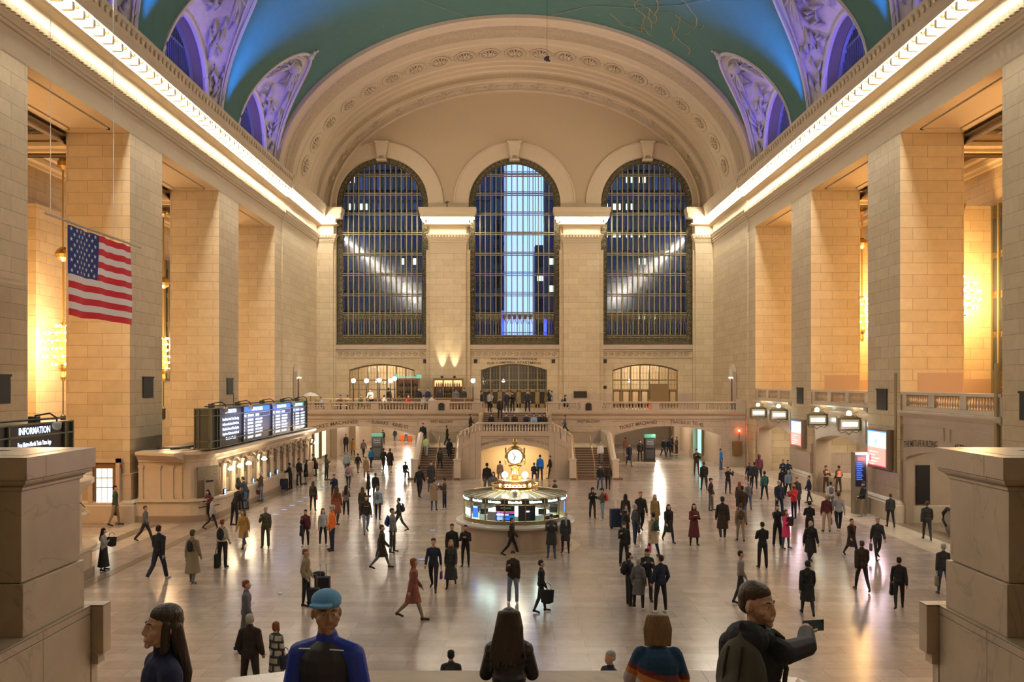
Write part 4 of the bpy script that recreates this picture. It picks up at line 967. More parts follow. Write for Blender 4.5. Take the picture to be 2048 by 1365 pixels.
    m.prism([(-.72, 1.18), (.72, 1.18), (.72, 2.78), (-.72, 2.78)], bp, 0, .05); w_ = L(m, *O).build('bronze_window', GRILLE, r)
    m = MB(); m.prism([(-.28, 1.2), (.4, 1.2), (.4, 2.1), (-.28, 2.1)], bp, .05, .08); L(m, *O).build('shutter', mat('ticket_shutter', (0, 0, 0)), w_)
    m = MB(); m.prism([(-.2, 1.95), (.3, 1.95), (.3, 2.06), (-.2, 2.06)], bp, .08, .1); m.tube([bp(-.9, .75, .32), bp(.5, .75, .32)], .03, 6); L(m, *O).build('slot_and_rail', DARKM, r)
    return r
ticket_block(46.0, 71.0, 'long marble ticket office under the long departure board on the left', 13, (0, 1, 2, 4, 13), True)
ticket_block(10.0, 34.0, 'near marble ticket office half hidden behind the left foreground pedestal', 12, (11,), False)
# small blue tablet screens on the counter
for k, (px, py) in enumerate(((453, 980), (509, 957.5), (526, 950.6), (543, 946.5), (557, 940.5))):
    p = at(px, py, 15.4*F/(CX-px)); o = MB().box(-.03, .03, -.14, .14, 0, .30, 0).face([(.032, -.12, .03), (.032, .12, .03), (.032, .12, .27), (.032, -.12, .27)], 1).build('card_reader', [DARKM, emis('tablet_blue', (.2, .5, 1), 4)], loc=(-15.5, p.y, 1.16))
    T(o, 'small blue-lit payment screen on the ticket counter, number %s counted from the camera' % ('one', 'two', 'three', 'four', 'five')[k], 'screen', 'payment screens on the ticket counter')

# ================= DEPARTURE BOARDS =================
def board(y0, y1, label, panels, zb=3.68, zt=5.78, x=-15.55):
    yc = (y0+y1)/2; O = (x-.4, yc, zb); r = empty('departure_board', O, label=label, cat='departure board', group='departure boards')
    m = MB(); m.box(x-.85, x-.06, y0, y1, zb, zt); L(m, *O).build('case', OLIVE, r)
    m = MB(); m.box(x-.07, x-.03, y0+.9, y1-.5, zb+.05, zt-.05); L(m, *O).build('screen_bed', SCREEN, r)
    m = MB()
    for z in (zb, zb+.38, zt-.42, zt-.04): m.box(x-.07, x+.05, y0, y1, z, z+.05)
    ys_ = [y0, y0+.9, y1-.55, y1]+[p[0] for p in panels]
    for y in ys_: m.box(x-.07, x+.05, y-.04, y+.04, zb, zt)
    for xx in (x-.85, x-.62, x-.1): m.box(xx, xx+.05, y0-.05, y0, zb, zt)
    for z in (zb, zb+.38, zt-.4, zt-.06): m.box(x-.85, x, y0-.05, y0, z, z+.06)
    L(m, *O).build('framing', mat('board_frame_metal', (.15, .15, .11), .4, .5), r)
    m = MB()
    for y in [q for q in (y0+1.5, y0+6, y0+11, y0+16, y0+20) if q < y1-.4]: m.tube([(x-.5, y, zt), (x-.45, y, zt+.22), (x+.05, y, zt+.3), (x+.28, y, zt+.15), (x+.28, y, zt-.05)], .03, 5); m.box(x-.6, x-.35, y-.15, y+.15, zt, zt+.2)
    m.tube([(x-.3, y0, zt+.1), (x-.3, y1, zt+.1)], .035, 5); m.tube([(x-.4, y0+5, zt), (x-.4, y0+5, zt+.7)], .02, 4); L(m, *O).build('cables_and_brackets', DARKM, r)
    m = MB()
    for y in (y0+1.5, y0+6, y0+11, y0+16): m.sphere((x+.28, y, zt-.12), .14, 10); m.lathe([(.14, zt-.12), (.15, zt-.02), (.08, zt+.02)], x+.28, y, 10)
    L(m, *O).build('dome_cameras', mat('grey_dome', (.42, .40, .37), .3), r, smooth=True)
    def put(body, ya, z, size, mt, width=None, al='LEFT'):
        # text runs along +Y on a face looking to +X
        t = text_mb(body, size, lambda a, b: (x-.022, ya+a, z+b), width=width, bold=.008, align=al); L(t, *O).build('led_text', mt, r)
    for (ya, yb, kind) in panels:
        if kind == 'info':
            put('INFORMATION', (ya+yb)/2+.1, zt-.33, .30, LEDW, min(1.9, yb-ya-.8), 'CENTER')
            for i, ln in enumerate(('Free Metro-North Train Time App', 'is all you need to know. Service Status,', 'Schedules, Fares, and More Anytime,', 'Anywhere. Visit www.mta.info and', 'Download Today!')):
                put(ln, (ya+yb)/2+.1, zt-.72-.26*i, .2, LEDW, (yb-ya-.8)*(.55 if i == 4 else .92), 'CENTER')
        else:
            hm = LEDB if kind == 'blue' else LEDG
            q = MB().face([(x-.027, ya+.2, zt-.38), (x-.027, yb-.2, zt-.38), (x-.027, yb-.2, zt-.08), (x-.027, ya+.2, zt-.08)]); L(q, *O).build('led_header', hm, r)
            put({'blue': 'HARLEM & HUDSON', 'green': 'DEPARTURES'}[kind] if False else 'DEPARTURES', (ya+yb)/2, zt-.33, .27, LEDW, 2.3, 'CENTER')
            q = MB()
            for (a, b, c, d) in ((ya+.15, yb-.15, zt-.47, zt-.455), (ya+.15, yb-.15, zt-.72, zt-.705), (ya+.15, ya+.18, zt-.72, zt-.46), (yb-.18, yb-.15, zt-.72, zt-.46)): q.face([(x-.024, a, c), (x-.024, b, c), (x-.024, b, d), (x-.024, a, d)])
            L(q, *O).build('led_box', emis('led_line', (.3, .4, 1), 1.6), r)
            put('TIME', ya+.25, zt-.66, .18, LEDW, .45); put('DESTINATION', ya+.95, zt-.66, .18, LEDW, 1.2); put('REMARKS', ya+2.5, zt-.66, .18, LEDW, .8)
            for i in range(6):
                z = zt-.92-.2*i; d_ = ('STAMFORD', 'SOUTHEAST', 'NEW HAVEN', 'CROTON', 'STAMFORD', 'SOUTHEAST')[(i+(kind == 'green'))%6]; rm = ('LOCAL STOP', 'EXPRESS STOP', 'RYE STOP', 'LOCAL STOP', 'EXPRESS STOP', 'RYE STOP')[i]
                put('%d' % (6+i//3), ya+.3, z, .17, LEDW, .12); put(d_, ya+.95, z, .17, LEDW, 1.15); put(rm, ya+2.5, z, .17, LEDW, 1.5-.25*(i % 3 == 2))
board(46.0, 67.2, 'long black departure board with four lit panels on the far ticket office', [(47.3, 51.2, 'info'), (51.5, 57.3, 'blue'), (57.6, 62.6, 'blue'), (62.9, 66.7, 'green')])
board(14.0, 31.6, 'near departure board cut by the left edge with an information panel', [(16, 21.5, 'blue'), (22, 27.3, 'blue'), (27.6, 30.6, 'info')])
lamp('board_glow', 'AREA', (-15.2, 57, 4.9), 60, (.5, .55, 1), 1.4, size_y=16, rot=(0, R(90), 0))

# ================= FLAG =================
fr = empty('national_flag', (-15, 32.7, 12.4), label='large flag with stars and stripes hanging below a pole on the left', cat='flag')
Lf, Hf = 5.05, 3.03
def flagpt(u, v):   # u 0..1 along +Y from near edge, v 0..1 down
    return Vector((.10*math.sin(u*7+v*2)*v+.05*math.sin(u*17), (u-.5)*Lf-.10*v*(1-u)*1.2, -v*Hf-.02*math.sin(u*9)*v+.015*math.sin(u*40)*(1-v)))
m = MB(); NU, NV = 60, 52
for i in range(NU):
    for j in range(NV):
        st_ = int(j/(NV/13)); mi = 0 if st_ % 2 == 0 else 1
        if i < NU*.42 and st_ < 7: mi = 2
        m.face([flagpt(i/NU, j/NV), flagpt((i+1)/NU, j/NV), flagpt((i+1)/NU, (j+1)/NV), flagpt(i/NU, (j+1)/NV)], mi)
cl = m.build('cloth', [mat('flag_red', (.62, .012, .03), .8), mat('flag_white', (.78, .72, .74), .8), mat('flag_blue', (.01, .035, .20), .8)], fr)
m = MB()
for row in range(9):
    for c_ in range(6 if row % 2 == 0 else 5):
        u = .42*((c_+.5)/6 if row % 2 == 0 else (c_+1)/6); v = 7/13*(row+.6)/9.3; P5 = []
        for k in range(10): a = PI/2+PI*k/5; rr = .085 if k % 2 == 0 else .034; P5.append((u+rr*math.cos(a)/Lf, v-rr*math.sin(a)/Hf))
        for off in (.012, -.012): m.face([flagpt(a, b)+Vector((off, 0, 0)) for a, b in P5])
m.build('stars', mat('flag_white', (0, 0, 0)), cl)
MB().tube([(0, -Lf*.78, .12), (0, Lf*.66, .12)], .045, 8).build('pole', mat('flag_pole', (.55, .5, .45), .3, .6), fr)
m = MB(); m.tube([(0, -Lf*.72, .12), (0, -Lf*.72, 18.5)], .012, 4); m.tube([(0, Lf*.18, .12), (0, Lf*.18, 18.5)], .012, 4); m.build('wires', mat('flag_pole', (0, 0, 0)), fr)
m = MB()
for k in range(12): u = (k+.3)/11.6; m.tube([flagpt(min(u, 1), 0), flagpt(min(u, 1), 0)+Vector((0, 0, .13))], .012, 4)
m.build('ties', mat('flag_white', (0, 0, 0)), fr)

# ================= CHANDELIERS =================
def chandelier(x, y, z, label, vis=True):
    r = empty('chandelier', (x, y, z), label=label, cat='chandelier', group='ball chandeliers in the side aisles')
    MB().tube([(0, 0, 1.3), (0, 0, 20.9-z)], .06, 6).lathe([(.1, 4.6), (.35, 4.8), (.42, 5.0), (.3, 5.25), (.08, 5.4)], n=12).lathe([(.08, 9.6), (.28, 9.8), (.3, 10), (.08, 10.3)] if z < 11 else [(.08, 7), (.2, 7.2), (.08, 7.4)], n=12).build('chain', BRASS, r)
    m = MB(); m.lathe([(.08, -1.9), (.16, -1.7), (.12, -1.4), (.25, -1.2), (.3, -.9), (.18, .2), (.25, .9), (.12, 1.3)], n=12)
    bulbs = []
    for k in range(6):
        zz = -1.0+.42*k; rr = math.sqrt(max(.08, 1.25-zz*zz)); m.lathe([(rr-.06, zz-.03), (rr, zz), (rr-.06, zz+.03)], n=24, cap=False); n = max(6, int(rr*15))
        for i in range(n): a = 2*PI*(i+.5*(k % 2))/n; bulbs.append(((rr+.03)*math.cos(a), (rr+.03)*math.sin(a), zz))
    m.build('frame', BRASS, r)
    pr = None
    for b in bulbs:
        if pr is None: pr = MB().sphere((0, 0, 0), .068, 6).build('bulb', CBULB, r, smooth=True); o = pr
        else: o = inst(pr, r)
        o.location = b
    MB().tube([(0, 0, -1.9), (0, 0, -4.2)], .03, 5).lathe([(.02, -4.6), (.14, -4.5), (.14, -3.8), (.02, -3.7)], n=8).build('counterweight', DARKM, r) if x < 0 else None
    lamp('chandelier_glow', 'POINT', (x, y, z+.0), 1900 if x < 0 else 2800, (1, .70, .42) if x < 0 else (1, .60, .24), 1.3)
    return r
chandelier(-24.6, 49.0, 9.1, 'glowing ball chandelier beside the flag on the left')
chandelier(-24.6, 63.0, 9.1, 'glowing ball chandelier seen in the slot right of the flag pier')
chandelier(24.2, 49.2, 11.8, 'large glowing ball chandelier near the right edge of the photo')
chandelier(24.4, 63.3, 11.9, 'smaller glowing ball chandelier behind the right middle pier')
for s in (-1, 1):
    for y in (35.2, 77): lamp('aisle_lamp', 'POINT', (s*24.5, y, 10), 1700 if s < 0 else 2500, (1, .60, .27), 1.0)

# ================= DOOR IN THE LEFT MIDDLE PIER =================
o = MB().box(-21.35, -20.25, 45.62, 45.7, .1, 3.0).build('door_4', WOOD); o['kind'] = 'structure'
m = MB()
for i in range(3):
    for z0, z1 in ((.95, 1.75), (1.8, 2.25), (2.3, 2.75)): m.box(-21.2+.28*i, -20.96+.28*i, 45.58, 45.62, z0, z1)
m.build('panes', GLASSW, o); MB().box(-21.15, -20.4, 45.57, 45.62, .2, .8).build('kick_plate', BRASS, o)
m = MB(); m.box(-21.6, -21.4, 45.5, 45.7, 0, 3.25); m.box(-20.2, -20.0, 45.5, 45.7, 0, 3.25); m.box(-21.6, -20.0, 45.5, 45.7, 3.05, 3.25); struct(m, 'trim', TBM)
m = MB(); m.box(-21.7, -19.95, 44.9, 45.5, 0, .12); struct(m, 'trim', MARBLE_P)
o = MB().box(-20.1, -19.95, 45.6, 45.68, 2.75, 2.95).build('fire_alarm', mat('alarm_red', (.45, .05, .03), .5)); T(o, 'small red fire alarm on the pier left of the long ticket office', 'alarm')
# corner niches (hooded torch-like lamps) beside the balcony
for s, nm in ((-1, 'left'), (1, 'right')):
    xx = s*(XW-.14); yy = 79.6
    r = empty('aedicule', (xx, yy, BF), label='tall narrow stone-framed niche with a pointed hood on the %s wall above the balcony' % nm, cat='niche', group='pointed wall niches')
    q = -s
    m = MB(); m.prism([(-.55, 3.0), (.55, 3.0), (.55, 3.5), (0, 4.15), (-.55, 3.5)], lambda a, b, d: (q*d, a, b), 0, .35); m.box(min(0, q*.3), max(0, q*.3), -.6, -.35, 0, 3.0); m.box(min(0, q*.3), max(0, q*.3), .35, .6, 0, 3.0); m.build('surround', MARBLE_P, r, bevel=.02)
    MB().box(min(0, q*.12), max(0, q*.12), -.35, .35, 0, 2.7).build('bronze_door', mat('niche_bronze', (.2, .15, .08), .4, .5, bump=.7), r)
    for dy in (-.45, .45): MB().sphere((q*.4, dy, 2.95), .06, 6).build('lamp', GLOBE, r)

# ================= RIGHT SIDE GALLERY =================
GR, GL_ = 6.68, 5.68
BAYS = [(36.2, 45.8), (50.0, 59.6), (63.8, 73.4), (22.4, 32.05)]
GB = None
bn = {0: 'nearest', 1: 'middle', 2: 'farthest', 3: 'hidden'}
for i, (a, b) in enumerate(BAYS[:3]):
    yc = (a+b)/2; O = (XW, yc, 0)
    r = empty('gallery_bay', O, label='%s right-hand gallery front with stone balustrade above a low arch' % ('near' if i == 0 else ('middle' if i == 1 else 'far')), cat='balcony', group='right gallery fronts')
    m = MB(); fn = lambda u, z, d=0: (XW+.10+d, u, z)
    op = [(yc+(.2 if i == 0 else 0), 4.15, 0, 3.35, 3.85, 'seg')]
    wall_open(m, fn, a+.12, b-.12, 0, 5.5, op, .4 if i == 0 else 1.0, 0, 0); L(m, *O).build('front_wall', STONE_DADO if False else MARBLE_P, r)
    m = MB(); m.sweep([(XW+.10, a+.12), (XW+.10, b-.12)], [(0, 5.35), (.08, 5.4), (.3, 5.6), (.32, 5.7), (-.3, 5.72), (-.3, 5.5)][::1])
    m.box(XW+.0, XW+.4, a+.12, b-.12, 6.5, 6.64); m.box(XW+.05, XW+.35, a+.12, b-.12, 5.72, 5.92)
    n3 = [(a+.12, a+.6), (a+3.0, a+3.6), (b-3.6, b-3.0), (b-.6, b-.12)]
    for p, q in n3: m.box(XW+.05, XW+.35, p, q, 5.9, 6.5)
    m.box(XW+.5, 26.9, a-1.5 if False else a+.12, b-.12, 5.3, 5.5); L(m, *O).build('balustrade', MARBLE_W, r)
    for p, q in ((a+.6, a+3.0), (a+3.6, b-3.6), (b-3.0, b-.6)):
        n = int((q-p)/.22)
        for k in range(n):
            if GB is None: GB = baluster_mb(.6, .08, 8).build('baluster', MARBLE_P, r, smooth=True); o = GB
            else: o = inst(GB, r)
            o.location = (.2, p+(q-p)*(k+.5)/n-yc, 5.91)
    m = MB(); m.tube([(XW+.08, b-.2, 4.6), (XW+.08, b-.2, 5.0), (XW+.08, yc+.3, 5.0), (XW+.08, yc+.3, 4.4)], .035, 4); m.tube([(XW+.08, a+.5, 3.7), (XW+.08, a+.5, 5.0), (XW+.08, yc-.3, 5.0), (XW+.08, yc-.3, 4.4)], .035, 4); L(m, *O).build('panel_moulding', MARBLE_W, r)
    # inner wall of the low passage
    m = MB(); xi = XW+5.2 if i == 0 else XW+3.0
    m.face([(xi, a-.5, 0), (xi, b+.5, 0), (xi, b+.5, 5), (xi, a-.5, 5)]); m.face([(XW+.5, a+.2, 4.6), (xi, a+.2, 4.6), (xi, b-.2, 4.6), (XW+.5, b-.2, 4.6)])
    if i == 0: m.face([(XW+.4, b-.3, 0), (xi, b-.3, 0), (xi, b-.3, 4.6), (XW+.4, b-.3, 4.6)])
    struct(m, 'trim', MARBLE_P)
    lamp('gallery_passage_light', 'AREA', (XW+1.8, yc, 4.5), 200 if i else 130, (1, .86, .66), 1.5, size_y=5)
    # black information panel
    px0, px1, py0, py1 = ((1832, 1859, 931, 1009), (1645, 1664, 888, 947), None)[i] or (0, 0, 0, 0)
    if px1:
        Yp = b-.34 if i == 0 else None
        if i == 0: x0, x1 = (px0-CX)*Yp/F, (px1-CX)*Yp/F; m = MB().box(x0, x1, Yp-.06, Yp, HC-(py1-CY)*Yp/F, HC-(py0-CY)*Yp/F)
        else: X = XW+2.95; ya = X*F/(px1-CX); yb = X*F/(px0-CX); m = MB().box(X-.06, X, ya, yb, HC-(py1-CY)*ya/F, HC-(py0-CY)*yb/F)
        T(m.build('wall_panel', BLACK, bevel=.01), 'tall black panel on the wall '+('behind the escalators' if i == 0 else 'behind the two people in orange vests'), 'panel', 'black wall panels')
# curved canopy-like voussoirs inside middle/far bays
for (y, z, nm) in ((50.9, 3.3, 'middle'), (65.0, 3.3, 'far')):
    m = MB(); m.prism([(0, .0), (1.6, .15), (2.0, .9), (.3, 1.3), (0, 1.2)], lambda a, b, d: (XW+.6+d, y+a, z+b), 0, 1.6); struct(m, 'trim', MARBLE_W, bevel=.03)
t1 = text_mb('THE METLIFE BUILDING', .44, lambda a, b: (XW+.085, 43.75-a, 4.05+b-.055*(a-1.6)**2*.35), width=3.6, bold=.006)
t2 = text_mb('45TH STREET', .46, lambda a, b: (XW+.085, 38.9-a, 4.05+b-.05*(a+1.6)**2*.35), width=2.9, bold=.006)
t1.raw(t2.v, t2.f); struct(t1, 'trim', INC)
# dado painted on the aisle side faces above the gallery
m = MB()
for a, b in YP: m.box(XW+.9, 22.8, a-.02, a-.005, 5.7, 7.6)
for a, b in YP: m.box(24.7, 26.8, b+.37, b+.39, 5.7, 7.3)
struct(m, 'trim', mat('aisle_dado_paint', (.46, .33, .24), .7))
# brass conduits
for y, z0, z1, nm in ((46.3, 2.5, 7.6, 'right middle pier'), (36.62, 3.2, 7.9, 'right nearest pier')):
    T(MB().box(XW-.06, XW+.12, y-.1, y+.1, z0, z1).build('conduit', mat('dull_brass', (.33, .25, .12), .5, .4)), 'tall brass conduit fixed at the corner of the '+nm, 'pipe', 'brass conduits')
# plaster torch urn in far gallery gap
# hanging lantern signs in the right bays
def lantern(px, py, label):
    X = XW-.55 ; Yl = (X)*F/(px-CX); p = at(px, py, Yl); k = 1.0
    r = empty('lantern_sign', p, label=label, cat='sign', group='hanging lantern signs on the right')
    MB().box(-.62, .62, -.14, .14, -.36, .36).build('case', mat('lantern_olive', (.17, .15, .09), .4, .5), r, bevel=.02)
    MB().box(-.52, .52, -.16, .16, -.27, .27).build('panel', mat('lantern_cream', (.5, .45, .33), .5, em=(1, .85, .55), es=.12), r)
    MB().box(-.42, .42, -.175, .175, -.11, .11).build('lit_strip', emis('lantern_lit', (.8, 1, .95), 7), r)
    m = MB(); m.prism([(-.64, .36), (.64, .36), (.2, .5), (-.2, .5)], lambda a, b, d: (a, d, b), -.1, .1)
    for s in (-1, 1): m.tube([(s*.6, 0, -.36), (s*.45, 0, -.5), (s*.2, 0, -.42), (0, 0, -.6)], .025, 5); m.tube([(s*.55, 0, .36), (s*.4, 0, .52), (s*.15, 0, .5)], .02, 5)
    m.tube([(0, 0, .5), (.5, 0, .72), (1.0, 0, .55)], .025, 5); m.build('scrolls', BRONZE, r)
    MB().sphere((0, 0, .62), .15, 10).build('globe', emis('lantern_globe', (1, .75, .4), 14), r, smooth=True)
lantern(1516, 826, 'hanging lantern sign, leftmost of the four above the right side'); lantern(1557, 830, 'hanging lantern sign, second from the left of the four above the right side')
lantern(1634, 840, 'hanging lantern sign, third from the left of the four above the right side'); lantern(1698, 849, 'hanging lantern sign nearest the large lit advert')
# lit adverts
def advert(px0, px1, pyt0, pyt1, pyb0, pyb1, label):
    X = XW-.35; y0 = X*F/(px1-CX); y1 = X*F/(px0-CX); z1 = HC-(pyt0-CY)*y1/F; z0 = HC-(pyb0-CY)*y1/F
    yc = (y0+y1)/2; r = empty('lit_advert', (X, yc, (z0+z1)/2), label=label, cat='advertisement', group='lit adverts on the right piers'); h = (z1-z0)/2; w_ = (y1-y0)/2
    MB().box(.0, .33, -w_-.12, w_+.1, -h-.12, h+.12).build('case', mat('advert_case', (.25, .18, .12), .4, .3), r, bevel=.015)
    q = MB(); q.face([(-.004, -w_, -h), (-.004, w_, -h), (-.004, w_, .05*h), (-.004, -w_, .05*h)], 0); q.face([(-.004, -w_, .05*h), (-.004, w_, .05*h), (-.004, w_, h), (-.004, -w_, h)], 1)
    q.build('screen', [emis('advert_pink', (1, .36, .28), 1.1), emis('advert_white', (.80, .88, 1), 1.5)], r)
    m = MB()
    for (a, b, c, d) in ((-w_, w_, -h, -h+.05), (-w_, -w_+.05, -h, .05*h), (w_-.05, w_, -h, .05*h)): m.face([(-.008, a, c), (-.008, b, c), (-.008, b, d), (-.008, a, d)])
    m.build('red_edge', emis('advert_red', (1, .03, .05), 2), r)
    m = MB()
    for (a, b, c, d) in ((w_-.14, w_-.02, .05*h, h), (-w_, w_, h-.06, h-.0)): m.face([(-.008, a, c), (-.008, b, c), (-.008, b, d), (-.008, a, d)])
    m.build('blue_edge', emis('advert_blue', (.05, .2, 1), 2), r)
    m = MB()
    for k in range(5): m.box(-.012, -.006, w_*(.75-.5*(k == 3)*0)-w_*1.2*((.8, .5, .9, .7, .4)[k]), w_*.75, -h*.18*(k+1)-.05*h, -h*.18*(k+1)+.0*h)
    m.build('caption_lines', emis('advert_caption', (1, .72, .66), 1.3), r)
    m = MB(); m.box(-.012, -.006, -.05, .05, .35*h, .55*h); m.box(-.012, -.006, .12, .2, .22*h, .45*h); m.build('figure_marks', emis('advert_blue', (0, 0, 0), 2), r)
    d = lamp('advert_glow', 'AREA', (X-.1, yc, (z0+z1)/2), 130, (1, .72, .85), 2*w_, size_y=2*h, rot=(0, R(-90), 0)); d.rotation_euler = (0, R(90), 0)
    d.rotation_euler = Vector((-1, 0, 0)).to_track_quat('-Z', 'Y').to_euler()
advert(1735, 1772, 860, 864, 928, 936, 'large bright advert with white top and pink lower half on the right pier')
advert(1582, 1602, 841, 843, 889, 894, 'smaller bright advert with white top and pink lower half on the far right pier')
# ticket machine / timetable totem beside the middle bay
r = empty('timetable_totem', (18.75, 48.9, 0), label='tall timetable totem with blue screen at the right middle pier', cat='screen')
MB().box(-.4, .3, -.3, .3, 0, 3.33).build('body', mat('totem_metal', (.27, .24, .17), .35, .5), r, bevel=.02); MB().box(-.36, .2, -.32, -.3, 1.5, 3.2).build('screen', SCREEN, r)
m = MB()
for k in range(10): m.box(-.32, -.32+.26+.12*((k*37) % 5)/5, -.328, -.322, 2.75-.1*k, 2.79-.1*k)
m.build('screen_rows', LEDB, r); MB().box(-.25, .12, -.328, -.322, 2.9, 3.08).build('screen_header', LEDR, r); MB().box(.32, .6, -.25, .2, 2.9, 3.2).build('lit_top', mat('pink_top', (.6, .2, .25), .4, em=(1, .1, .2), es=.5), r)
# escalators
for k, (xe, nm) in enumerate(((XW+.75, 'left'), (XW+2.35, 'right'))):
    r = empty('escalator', (xe, 41.0, 0), label='escalator with black handrail on the right, %s one of the pair' % nm, cat='escalator', group='escalators')
    m = MB(); m.tube([(0, 1.4, .35), (0, 1.75, .6), (0, 1.75, .9), (0, 1.4, 1.15), (0, 0, 1.2), (0, -4, 1.3)], .09, 8); m.build('handrail', BLACK, r, smooth=True)
    MB().prism([(1.5, .2), (1.6, .75), (1.3, 1.05), (-4, 1.2), (-4, .0), (1.3, 0)], lambda a, b, d: (d, a, b), -.04, .04).build('balustrade', mat('escalator_steel', (.35, .33, .3), .2, .9), r)
    m = MB()
    for j in range(14): m.box(.15, 1.3, 1.2-.35*j, 1.2-.35*j+.33, .02, .05+.0*j)
    m.build('steps', DARKM, r)

# ================= OUTSIDE: buildings beyond the great windows =================
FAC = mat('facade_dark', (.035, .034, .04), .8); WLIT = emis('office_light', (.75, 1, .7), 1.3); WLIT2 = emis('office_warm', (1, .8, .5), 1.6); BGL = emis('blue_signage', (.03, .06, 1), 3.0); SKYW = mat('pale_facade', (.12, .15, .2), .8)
def tower(x0, x1, y, h, label, lit, seed, mt=FAC, pitchx=2.0):
    random.seed(seed); r = empty('office_building', ((x0+x1)/2, y, 0), label=label, cat='building', group='office buildings outside'); O = ((x0+x1)/2, y, 0)
    m = MB(); m.box(x0, x1, y, y+12, 0, h)
    zz = 6.0
    while zz < h: m.box(x0-.1, x1+.1, y-.25, y, zz, zz+.35); zz += 3.4
    L(m, *O).build('facade', mt, r)
    xx = x0+.3; m = MB(); k = MB(); wn_ = MB()
    while xx < x1-1.2:
        zz = 6.8
        while zz < h-3:
            q = random.random()
            t = m if q < lit else (k if q < lit*1.4 else wn_)
            t.box(xx, xx+.95, y-.03, y+.02, zz+(.0 if t is wn_ else 1.4), zz+2.2)
            zz += 3.4
        xx += pitchx
    if m.v: L(m, *O).build('lit_windows', WLIT, r)
    if k.v: L(k, *O).build('lit_windows', WLIT2, r)
    L(wn_, *O).build('dark_windows', mat('blue_reflecting_window', (.03, .04, .07), .1), r)
tower(-34, -3.0, 112, 60, 'dark office building behind the left great window', .06, 3, FAC, 1.6)
tower(3.9, 34, 112, 60, 'dark office building behind the right great window', .22, 4, FAC, 1.6)
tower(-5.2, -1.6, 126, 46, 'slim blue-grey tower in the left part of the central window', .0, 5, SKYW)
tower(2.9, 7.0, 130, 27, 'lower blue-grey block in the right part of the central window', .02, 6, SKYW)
o = MB().box(-1.75, -1.3, 111, 111.3, 10, 16.0).box(3.6, 4.0, 111, 111.3, 10, 15).build('blue_light_column', BGL); T(o, 'glowing blue light columns outside at the foot of the central window', 'light')
for i, x in enumerate(WX):     # inner catwalk windows behind the glass
    m = MB()
    for k in range(9):
        z = WB+1.2+2.03*k
        e_ = .06 if i == 1 else .22; m.box(x-4.5, x+4.5, YE+1.9, YE+2.0, z+.1, z+.1+e_); m.box(x-4.5, x+4.5, YE+1.9-(.1 if i == 1 else .7), YE+2.0, z-.05, z-.01)
    for k in range(16):
        u = x-4.5+9*k/15; m.box(u-(.03 if i == 1 else .14), u+(.03 if i == 1 else .14), YE+1.9, YE+2.0, WB, WT)
    struct(m, 'trim', mat('catwalk_metal', (.10, .10, .10), .6))
# ================= FOREGROUND: east stairs, parapet, pedestals =================
m = MB(); m.box(-3.0, 3.0, 6.9, 9.0, 2.9, 3.2); m.box(-3.9, 3.9, 1.9, 2.1, 5.2, 5.5); m.box(-20, 20, -8, 2.1, 5.3, 5.5)
for k in range(15): y = 6.9-.32*(k+1); m.box(-3.0, 3.0, y, y+.34, 3.2+.155*k-.2, 3.2+.155*(k+1))
m.box(-3, 3, 2, 9, 0, .1); struct(m, 'trim', MARBLE_P)
par = empty('stair_parapet', (0, 9, 0), label='pale marble parapet across the bottom of the photo in front of the leaning women', cat='parapet')
m = MB(); path = [(-3.75, 7.2), (-3.6, 7.9), (-3.25, 8.5), (-2.75, 8.88), (-2.3, 8.95), (2.3, 8.95), (2.75, 8.88), (3.25, 8.5), (3.6, 7.9), (3.75, 7.2)]
zz = [3.2, 3.6, 3.95, 4.12, 4.16, 4.16, 4.12, 3.95, 3.6, 3.2]
for off, w_, top, bot, nm, mt in ((0, .25, 0, -.17, 'coping', MARBLE), (0, .17, -.17, -4.2, 'panel', MARBLE)):
    m = MB(); P_ = [Vector(p) for p in path]; V = []
    for i, p in enumerate(P_):
        d = (P_[min(i+1, len(P_)-1)]-P_[max(i-1, 0)]).normalized(); n_ = Vector((-d.y, d.x))
        for s_, z_ in ((-1, bot), (1, bot), (1, top), (-1, top)): q = p+n_*w_*s_; V.append((q.x, q.y-9, max(0, zz[i]+z_)))
    f = []
    for i in range(len(P_)-1):
        for k in range(4): f.append((i*4+k, i*4+(k+1) % 4, (i+1)*4+(k+1) % 4, (i+1)*4+k))
    f += [(0, 1, 2, 3), tuple((len(P_)-1)*4+k for k in (3, 2, 1, 0))]; m.raw(V, f); m.build(nm, mt, par, bevel=.015)
